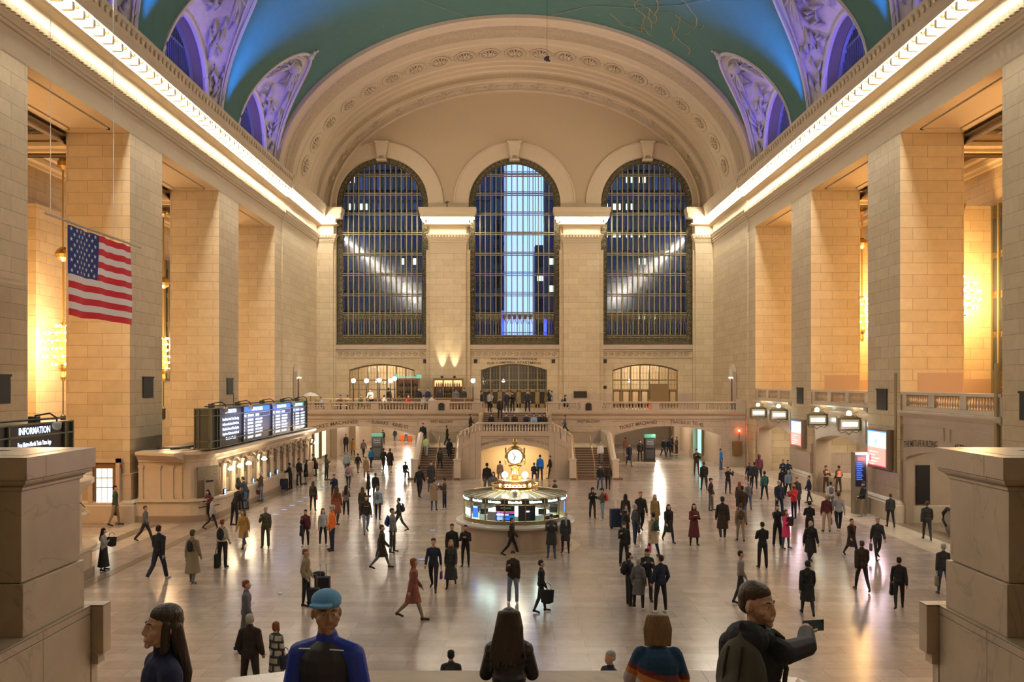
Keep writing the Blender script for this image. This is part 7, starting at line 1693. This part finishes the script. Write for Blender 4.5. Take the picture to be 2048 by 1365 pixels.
P(1529, 1000, 943, 175, 'walk', 'jacket', 'teal', 'slim', 'black', 'short', 'd', 'walker in dark teal jacket near the right', shoe='maroon')
P(1566, 968, 921, -20, 'cross', 'jacket', 'navy', 'trousers', 'navy', 'short', 'd', 'officer in dark uniform by the far right pier, left one'); P(1576, 970, 922, 10, 'cross', 'jacket', 'navy', 'trousers', 'navy', 'short', 'd', 'officer in dark uniform by the far right pier, right one')
P(1565, 990, 938, 170, 'step', 'jacket', 'black', 'slim', 'black', 'short', 'd', 'dark walker in front of the two officers'); P(1577, 993, 941, 175, 'walk', 'jacket', 'ljeans', 'slim', 'black', 'short', 'g', 'walker in pale blue jacket in front of the two officers')
P(1594, 1018, 957, -20, 'step', 'coat', 'char', 'slim', 'black', 'short', 'b', 'person in dark coat with a pale collar left of the navy walker', True)
q = P(1618, 1006, 956, -90, 'step', 'jacket', 'navy', 'slim', 'navy', 'short', 'd', 'navy-clothed walker left of the orange vests', )
q = P(1558, 1032, 963, 5, 'relax', 'jacket', 'navy', 'trousers', 'navy', 'cap', 'lgrey', 'officer with a white cap in dark uniform')
q = P(1588, 1037, 971, -60, 'phone', 'puffer', 'red', 'slim', 'black', 'beanie', 'mustard', 'person in red jacket with a yellow headwrap', skin=2); phone(q, 'phone of the person in red')
q = P(1555, 1093, 1012, 5, 'photo', 'jacket', 'black', 'trousers', 'black', 'short', 'd', 'man in black with a blue mask taking a selfie with the pink coat', mask='b', shoe='char')
q = P(1572, 1098, 1022, 30, 'cross', 'coat', 'pink', 'slim', 'jeans', 'long', 'b', 'woman in bright pink coat', True, 'b', shoe='char'); bag(q, 'dbrown', 'dark brown bag behind the pink coat', 1, 1.1, .0)
q = P(1525, 1137, 1047, 180, 'phone', 'jacket', 'black', 'trousers', 'black', 'short', 'd', 'broad man in black jacket seen from behind')
q = P(1619, 1080, 1005, 170, 'phone', 'jacket', 'black', 'trousers', 'black', 'hat', 'black', 'person in black with a round beret seen from behind'); phone(q, 'phone of the person with the beret')
P(1621, 1130, 1042, 0, 'walk2', 'coat', 'black', 'slim', 'navy', 'bald', 'g', 'balding man in long black coat with a blue mask', mask='b')
q = P(1653, 1064, 991, 175, 'stand', 'jacket', 'maroon', 'trousers', 'beige', 'short', 'bl', 'person in dark red checked jacket and beige trousers'); bag(q, 'tan', 'brown paper bag of the person in dark red', -1)
P(1677, 1064, 985, 175, 'walk2', 'sweater', 'lgrey', 'slim', 'black', 'short', 'b', 'person in light grey top walking away beside the dark red jacket', shoe='white')
q = P(1661, 1022, 971, 175, 'stand', 'jacket', 'white', 'trousers', 'grey', 'short', 'd', 'person in white with a grey-green backpack'); backpack(q, 'grey', 'grey-green backpack on the person in white')
VEST = mat('orange_vest', (.85, .14, .02), .6, em=(1, .12, .02), es=.06); SILV = mat('reflective_band', (.75, .75, .72), .4)
for (px, a, lb) in ((1652, 20, 'left of the two people in orange vests'), (1677, -160, 'right of the two people in orange vests')):
    r, J, k = P(px, 985, 933, a, 'cross' if a > 0 else 'pocket', 'jacket', 'brown', 'trousers', 'brown', 'short' if a < 0 else 'cap', 'd' if a < 0 else 'olive', lb, mask='w' if a > 0 else None)
    m = MB(); ell_mesh(m, J['up']((0, 0, 1.27)), (.195, .15, .2)); ell_mesh(m, J['up']((0, 0, 1.08)), (.185, .145, .14)); m.v = [(x, y, z+J['dz']) for x, y, z in m.v]; v = bpy.data.objects.new('vest', fuse(m, .015, 2)); col.objects.link(v); v.parent = r; v.data.materials.append(VEST)
    m = MB(); m.lathe([(.19, 1.03), (.197, 1.06), (.19, 1.09)], n=20, cap=False)
    for s in (-1, 1):
        for y in (-.15, .15): m.box(s*.08-.02, s*.08+.02, y-.012, y+.012, 1.1, 1.42)
    m.v = [(x, y*(.8 if abs(y) > .17 else 1), z+J['dz']) for x, y, z in m.v]; m.build('reflective_bands', SILV, v)
q = P(1725, 1034, 966, -90, 'lean', 'puffer', 'black', 'trousers', 'khaki', 'beanie', 'navy', 'man in navy beanie and khaki trousers leaning beside the timetable totem', mask='b', shoe='lgrey'); 
P(1781, 1055, 990, 175, 'step', 'jacket', 'char', 'slim', 'black', 'short', 'b', 'dark walker beside the right middle pier plinth')
P(1854, 1081, 1003, 160, 'walk', 'jacket', 'char', 'slim', 'char', 'short', 'b', 'dark figure in front of the escalators')
P(1703, 1114, 1048, 10, 'walk', 'coat', 'dbrown', 'slim', 'black', 'short', 'd', 'figure with a rust scarf walking right of the dark red jacket', True, extra=(('scarf', 'rust'),))
q = P(1755, 1120, 1036, -5, 'walk2', 'jacket', 'char', 'slim', 'char', 'beanie', 'lgrey', 'walker in dark jacket with a pale hat on the right'); bag(q, 'grey', 'grey bag of the walker with the pale hat', -1, .9)
P(1724, 1183, 1082, 175, 'walk', 'puffer', 'dbrown', 'slim', 'black', 'short', 'b', 'broad person in dark jacket walking away on the right', shoe='brown')
q = P(1798, 1219, 1116, 160, 'walk2', 'jacket', 'black', 'slim', 'black', 'short', 'd', 'black-clothed walker with a swinging bag near the right pedestal'); bag(q, 'black', 'black bag swinging at the walker near the right pedestal', 1, 1.2, .15)
P(1615, 1231, 1122, 170, 'walk', 'coat', 'black', 'slim', 'char', 'short', 'd', 'dark walker in front of the balding man, closest of the right group')
q = P(1887, 1191, 1091, 170, 'step', 'jacket', 'char', 'slim', 'jeans', 'short', 'g', 'person in jeans half hidden by the right pedestal', shoe='brown'); bag(q, 'tan', 'tan bag beside the right pedestal', 1)
P(1481, 1207, 1105, 80, 'step', 'sweater', (.22, .18, .17), 'slim', 'char', 'short', 'd', 'faint grey-brown walker above the man taking a picture')
P(500, 1345, 1232, 175, 'pocket', 'puffer', 'dbrown', 'trousers', 'dbrown', 'short', 'g', 'grey-haired man in dark coat seen from behind at the bottom left', Y=20.3)
q = P(553, 1345, 1247, 150, 'stand', 'coat', 'lgrey', 'trousers', 'black', 'bob', 'r', 'red-haired woman in pale checked coat at the bottom left', True, Y=20.6); bag(q, 'navy', 'dark blue bag between the old couple', -1, 1.0, .0)
CHK = blocks('checked_wool', (.55, .52, .45), (.42, .40, .34), (.06, .06, .055), bw=.22, bh=.17, ms=.035, bump=0, rough=.9)
for c in q[0].children:
    if c.name.startswith('coat'): c.material_slots[0].material = CHK
P(492, 1300, 1165, 100, 'step', 'jacket', 'grey', 'slim', 'grey', 'short', 'r', 'faint grey walker behind the old couple')
P(1222, 1400, 1302, -60, 'walk', 'jacket', 'navy', 'slim', 'navy', 'short', 'g', 'person passing below the parapet between the two leaning women', Y=17.6)
P(902, 1420, 1333, 180, 'stand', 'jacket', 'char', 'slim', 'black', 'short', 'd', 'top of a dark head just above the parapet left of the centre woman', Y=18.5)

# ---- foreground figures on the east stairs
QUILT = bpy.data.materials.new('quilted_black'); QUILT.use_nodes = True
nt = QUILT.node_tree; b = nt.nodes['Principled BSDF']; b.inputs['Base Color'].default_value = (.022, .020, .021, 1); b.inputs['Roughness'].default_value = .5
g = nt.nodes.new('ShaderNodeTexCoord'); wv = nt.nodes.new('ShaderNodeTexWave'); wv.bands_direction = 'Z'; wv.inputs['Scale'].default_value = 4.2; wv.inputs['Distortion'].default_value = .8; wv.inputs['Detail'].default_value = 2
nt.links.new(g.outputs['Object'], wv.inputs['Vector']); bp = nt.nodes.new('ShaderNodeBump'); bp.inputs['Strength'].default_value = .5; bp.inputs['Distance'].default_value = .012; nt.links.new(wv.outputs[0], bp.inputs['Height']); nt.links.new(bp.outputs[0], b.inputs['Normal'])
def hairmat(nm, c1, c2):
    m = bpy.data.materials.new(nm); m.use_nodes = True; nt = m.node_tree; b = nt.nodes['Principled BSDF']; b.inputs['Roughness'].default_value = .45
    g = nt.nodes.new('ShaderNodeTexCoord'); mp = nt.nodes.new('ShaderNodeMapping'); mp.inputs['Scale'].default_value = (60, 60, 3); n = nt.nodes.new('ShaderNodeTexNoise'); n.inputs['Scale'].default_value = 1.5; n.inputs['Detail'].default_value = 3
    nt.links.new(g.outputs['Object'], mp.inputs[0]); nt.links.new(mp.outputs[0], n.inputs['Vector']); cr = nt.nodes.new('ShaderNodeMix'); cr.data_type = 'RGBA'; cr.inputs[6].default_value = (*c1, 1); cr.inputs[7].default_value = (*c2, 1)
    nt.links.new(n.outputs[0], cr.inputs[0]); nt.links.new(cr.outputs[2], b.inputs['Base Color']); bp = nt.nodes.new('ShaderNodeBump'); bp.inputs['Distance'].default_value = .01; nt.links.new(n.outputs[0], bp.inputs['Height']); nt.links.new(bp.outputs[0], b.inputs['Normal']); return m
HB = hairmat('dark_brown_hair', (.012, .007, .005), (.05, .028, .018)); HL = hairmat('honey_hair', (.09, .05, .02), (.30, .18, .08)); HS = hairmat('short_brown_hair', (.02, .012, .007), (.07, .04, .022))
def setmat(r, nm, mt):
    for c in r.children:
        if c.name.startswith(nm): c.material_slots[0].link = 'OBJECT'; c.material_slots[0].material = mt
def eyes(r, J, iris=(.05, .07, .09)):
    hp = J['hb']; q = lambda v: hp+rotv(rotv((Vector(v)-Vector((0, 0, 1.54)))*1.05, 'X', J['pit']), 'Z', J['yaw'])+Vector((0, 0, J['dz']))
    for s in (-1, 1):
        e = MB().sphere(q((s*.031, -.070, 1.628)), .0125, 12).build('eye', mat('eye_white', (.55, .52, .49), .3), r, smooth=True)
        MB().sphere(q((s*.031, -.0785, 1.628)), .006, 8).build('iris', mat('iris_dark', iris, .2), e, smooth=True)
        MB().tube([q((s*.016, -.0895, 1.652)), q((s*.032, -.0815, 1.656)), q((s*.046, -.071, 1.652))], [.003, .0045, .003], 6).build('eyebrow', HS, r, smooth=True)
        MB().tube([q((s*.020, -.077, 1.635)), q((s*.031, -.080, 1.638)), q((s*.042, -.071, 1.634))], .003, 5).build('eyelid', SKIN[0], r, smooth=True)
    l = MB(); l.tube([q((-.020, -.095, 1.556)), q((0, -.100, 1.5545)), q((.020, -.095, 1.556))], [.002, .0045, .002], 6); l.build('lips', mat('lip_tone', (.34, .13, .10), .5), r, smooth=True)
# centre woman
r, J, k = P(1018, 0, 1234, 180, 'rail1', 'puffer', 'black', 'trousers', 'black', 'long', 'd', 'woman with long dark hair in black quilted jacket leaning on the parapet', True, Y=8.35, z=3.2)
setmat(r, 'puffer', QUILT)
m = MB(); random.seed(3); up = J['up']; dzv = Vector((0, 0, J['dz'])); hq = lambda v: J['hb']+rotv((Vector(v)-Vector((0, 0, 1.54)))*1.05, 'X', J['pit'])
for i in range(26):
    t = i/25*2-1; a0 = hq((t*.075, .07+.03*(1-t*t), 1.70)); a1 = hq((t*.10, .11, 1.58)); a2 = up((t*.135+.02, .14, 1.40)); a3 = up((t*.12+.05, .15+random.random()*.02, 1.22+random.random()*.08)); cap_mesh(m, a0, .03, a1, .03, 6); cap_mesh(m, a1, .03, a2, .024, 6); cap_mesh(m, a2, .024, a3, .008, 6)
for s in (-1, 1):
    for j in range(3): cap_mesh(m, hq((s*.07, -.0+.03*j, 1.66)), .03, hq((s*.1, .02+.02*j, 1.52)), .028, 6); cap_mesh(m, hq((s*.1, .02+.02*j, 1.52)), .028, up((s*(.15+.02*(s > 0)), .03+.04*j, 1.3-.05*j*(s > 0))), .012, 6)
ell_mesh(m, hq((0, .03, 1.672)), (.088, .095, .086)); m.v = [(x, y, z+J['dz']) for x, y, z in m.v]
for c in list(r.children):
    if c.name.startswith('hair'): c.data = fuse(m, .006, 1, 'hair'); c.data.materials.append(HB); c.material_slots[0].link = 'OBJECT'; c.material_slots[0].material = HB
m = MB(); ell_mesh(m, up((0, .085, 1.435)), (.13, .075, .05)); m.v = [(x, y, z+J['dz']) for x, y, z in m.v]; o = bpy.data.objects.new('hood_lining', fuse(m, .007, 2)); col.objects.link(o); o.parent = r; o.data.materials.append(mat('maroon_lining', (.085, .018, .018), .8))
m = MB(); ell_mesh(m, up((0, .105, 1.37)), (.13, .06, .09)); ell_mesh(m, up((-.0, .10, 1.30)), (.12, .05, .09)); m.v = [(x, y, z+J['dz']) for x, y, z in m.v]; o = bpy.data.objects.new('hood', fuse(m, .007, 3)); col.objects.link(o); o.parent = r; o.data.materials.append(QUILT)
o = bpy.data.objects.new('handbag', None)
m = MB(); ell_mesh(m, (0, 0, 0), (.12, .08, .1)); o = bpy.data.objects.new('handbag', fuse(m, .01, 2)); col.objects.link(o); o.data.materials.append(cm('black')); o.location = (-.33, 8.3, 4.18); T(o, 'black bag on the ledge left of the long-haired woman in the quilted jacket', 'bag')
# striped sweater woman
r, J, k = P(1317, 0, 1245, 176, 'rail2', 'sweater', 'blue', 'trousers', 'black', 'bob', 'bl', 'woman with honey hair in a blue sweater with maroon, orange and white stripes', True, Y=8.2, z=3.2)
STR = bpy.data.materials.new('striped_knit'); STR.use_nodes = True; nt = STR.node_tree; b = nt.nodes['Principled BSDF']; b.inputs['Roughness'].default_value = .95
g = nt.nodes.new('ShaderNodeTexCoord'); sp = nt.nodes.new('ShaderNodeSeparateXYZ'); nt.links.new(g.outputs['Object'], sp.inputs[0]); ad = nt.nodes.new('ShaderNodeMath'); ad.operation = 'MULTIPLY_ADD'; ad.inputs[1].default_value = -.22; nt.links.new(sp.outputs[0], ad.inputs[0]); nt.links.new(sp.outputs[2], ad.inputs[2])
mr = nt.nodes.new('ShaderNodeMapRange'); mr.inputs[1].default_value = .9; mr.inputs[2].default_value = 1.5; nt.links.new(ad.outputs[0], mr.inputs[0]); cr = nt.nodes.new('ShaderNodeValToRGB'); cr.color_ramp.interpolation = 'CONSTANT'
els = cr.color_ramp.elements; els[0].position = 0; els[0].color = (.42, .32, .31, 1); els[1].position = .43; els[1].color = (.42, .15, .03, 1)
for p_, c_ in ((.53, (.14, .03, .03)), (.62, (.012, .05, .12))): e = els.new(p_); e.color = (*c_, 1)
nt.links.new(mr.outputs[0], cr.inputs[0]); nt.links.new(cr.outputs[0], b.inputs['Base Color'])
n = nt.nodes.new('ShaderNodeTexNoise'); n.inputs['Scale'].default_value = 90; bp = nt.nodes.new('ShaderNodeBump'); bp.inputs['Strength'].default_value = .5; bp.inputs['Distance'].default_value = .01; nt.links.new(g.outputs['Object'], n.inputs['Vector']); nt.links.new(n.outputs[0], bp.inputs['Height']); nt.links.new(bp.outputs[0], b.inputs['Normal'])
m = MB(); up = J['up']; rl = Matrix.Rotation(R(14), 3, 'X')
for c, rr in (((0, .01, 1.30), (.205, .155, .18)), ((0, 0, 1.14), (.21, .16, .16)), ((0, 0, 1.0), (.19, .15, .09)), ((0, .0, 1.42), (.13, .09, .06))): ell_mesh(m, up(c), rr, rl)
for kk in ('AL', 'AR'): sh, e, w_, fa = J[kk]; cap_mesh(m, sh, .085, e, .088); cap_mesh(m, e, .088, w_, .055)
m.v = [(x, y, z+J['dz']) for x, y, z in m.v]; sweat = m
for c in r.children:
    if c.name.startswith('sweater'): c.data = fuse(sweat, .008, 4, 'sweater'); c.data.materials.append(STR); c.material_slots[0].link = 'OBJECT'; c.material_slots[0].material = STR
    if c.name.startswith('hair'):
        m = MB(); hq = lambda v: J['hb']+rotv((Vector(v)-Vector((0, 0, 1.54)))*1.05, 'X', J['pit'])
        for i in range(22): t = i/21*2-1; a0 = hq((t*.075, .07+.03*(1-t*t), 1.70)); a1 = hq((t*.10, .10-.03*t*t, 1.60)); a2 = hq((t*.105, .10-.04*t*t, 1.47)); cap_mesh(m, a0, .032, a1, .032, 6); cap_mesh(m, a1, .032, a2, .014, 6)
        for s in (-1, 1): cap_mesh(m, hq((s*.078, .0, 1.66)), .03, hq((s*.095, .0, 1.5)), .018, 6)
        ell_mesh(m, hq((0, .03, 1.672)), (.088, .095, .084)); m.v = [(x, y, z+J['dz']) for x, y, z in m.v]; c.data = fuse(m, .006, 1, 'hair'); c.data.materials.append(HL); c.material_slots[0].link = 'OBJECT'; c.material_slots[0].material = HL
q = (r, J, k); phone(q, 'glowing phone held by the woman in the striped sweater')
# runner with the blue cap
r, J, k = P(653, 0, 1195, -8, 'run', 'jacket', 'navy', 'slim', 'black', 'cap', (.12, .32, .62), 'man with light blue cap, dark vest and bright blue sleeves on the stair', Y=5.6, z=3.98, skin=1)
m = MB(); up = J['up']
for c, rr in (((0, 0, 1.30), (.172, .14, .19)), ((0, 0, 1.12), (.172, .132, .18)), ((0, 0, .97), (.186, .142, .13)), ((0, 0, 1.39), (.165, .10, .075))): ell_mesh(m, up(c), rr)
m.v = [(x, y, z+J['dz']) for x, y, z in m.v]; o = bpy.data.objects.new('vest', fuse(m, .008, 3)); col.objects.link(o); o.parent = r; o.data.materials.append(mat('black_vest', (.012, .014, .022), .6))
setmat(r, 'jacket', mat('royal_blue_sleeve', (.008, .035, .38), .6)); eyes(r, J)
m = MB(); [m.tube([(s*.06, -.115, 1.45+J['dz']), (s*.14, -.09, 1.44+J['dz'])], .004, 5) for s in (-1, 1)]; m.build('reflective_trim', SILV, r)
# dark-haired person at the far left of the stair
r, J, k = P(325, 0, 1225, -55, 'near', 'jacket', (.012, .018, .07), 'slim', 'black', 'long', 'd', 'person with a dark hat-like mop of hair and navy jacket at the bottom left', Y=5.4, z=3.98)
setmat(r, 'hair', HB); eyes(r, J)
# man taking a picture
r, J, k = P(1514, 0, 1180, 140, 'selfie', 'jacket', 'navy', 'trousers', 'black', 'short', 'b', 'man in dark hooded coat holding up a phone with his right arm', Y=5.6, z=3.98)
setmat(r, 'hair', HS); setmat(r, 'jacket', mat('dark_parka', (.010, .013, .022), .75)); eyes(r, J)
m = MB(); up = J['up']; dz = J['dz']
ell_mesh(m, up((0, .135, 1.47)), (.135, .095, .10)); ell_mesh(m, up((0, .15, 1.40)), (.10, .08, .09)); cap_mesh(m, up((-.09, .06, 1.47)), .05, up((.09, .06, 1.47)), .05); cap_mesh(m, up((0, .15, 1.50)), .06, up((0, .20, 1.565)), .02)
m.v = [(x, y, z+dz) for x, y, z in m.v]; o = bpy.data.objects.new('hood', fuse(m, .006, 3)); col.objects.link(o); o.parent = r; o.data.materials.append(mat('dark_parka', (0, 0, 0)))
m = MB(); n_ = 14
for i in range(n_): a0, a1 = 2*PI*i/n_, 2*PI*(i+1)/n_; cap_mesh(m, up((.07*math.cos(a0), .0+.065*math.sin(a0), 1.485-.01*math.sin(a0))), .024, up((.07*math.cos(a1), .0+.065*math.sin(a1), 1.485-.01*math.sin(a1))), .024, 6)
m.v = [(x, y, z+dz) for x, y, z in m.v]; o = bpy.data.objects.new('neck_scarf', fuse(m, .006, 1)); col.objects.link(o); o.parent = r; o.data.materials.append(mat('patterned_scarf', (.10, .13, .20), .8, noise=.9, nscale=70))
q = (r, J, k); bo = backpack(q, 'olive', 'grey-olive backpack worn by the man taking a picture', 1.12)
bo.material_slots[0].material = mat('backpack_grey_olive', (.06, .06, .045), .8)
m = MB(); m.tube([(-.03, .05, .19), (-.03, .085, .08), (-.03, .118, -.05), (-.03, .10, -.15)], .006, 5); m.tube([(.05, .045, .18), (.06, .075, .08), (.055, .105, -.05), (.05, .09, -.15)], .006, 5); m.build('pocket_seams', cm('black'), bo)
hw = J['AR'][2]; hf = J['AR'][3]; c = hw+hf*.145; p = worldpt(q, c)+Vector((.045, -.01, .0))
ph = MB().box(-.078, .078, -.0045, .0045, -.038, .038).box(.055, .072, -.0065, -.004, .018, .032, 1).build('phone', [mat('phone_back_blue', (.06, .10, .15), .4), BLACK], bevel=.004); ph.location = p; ph.rotation_euler = (0, 0, R(12)); T(ph, 'dark blue phone held up by the man in the hooded coat', 'phone')
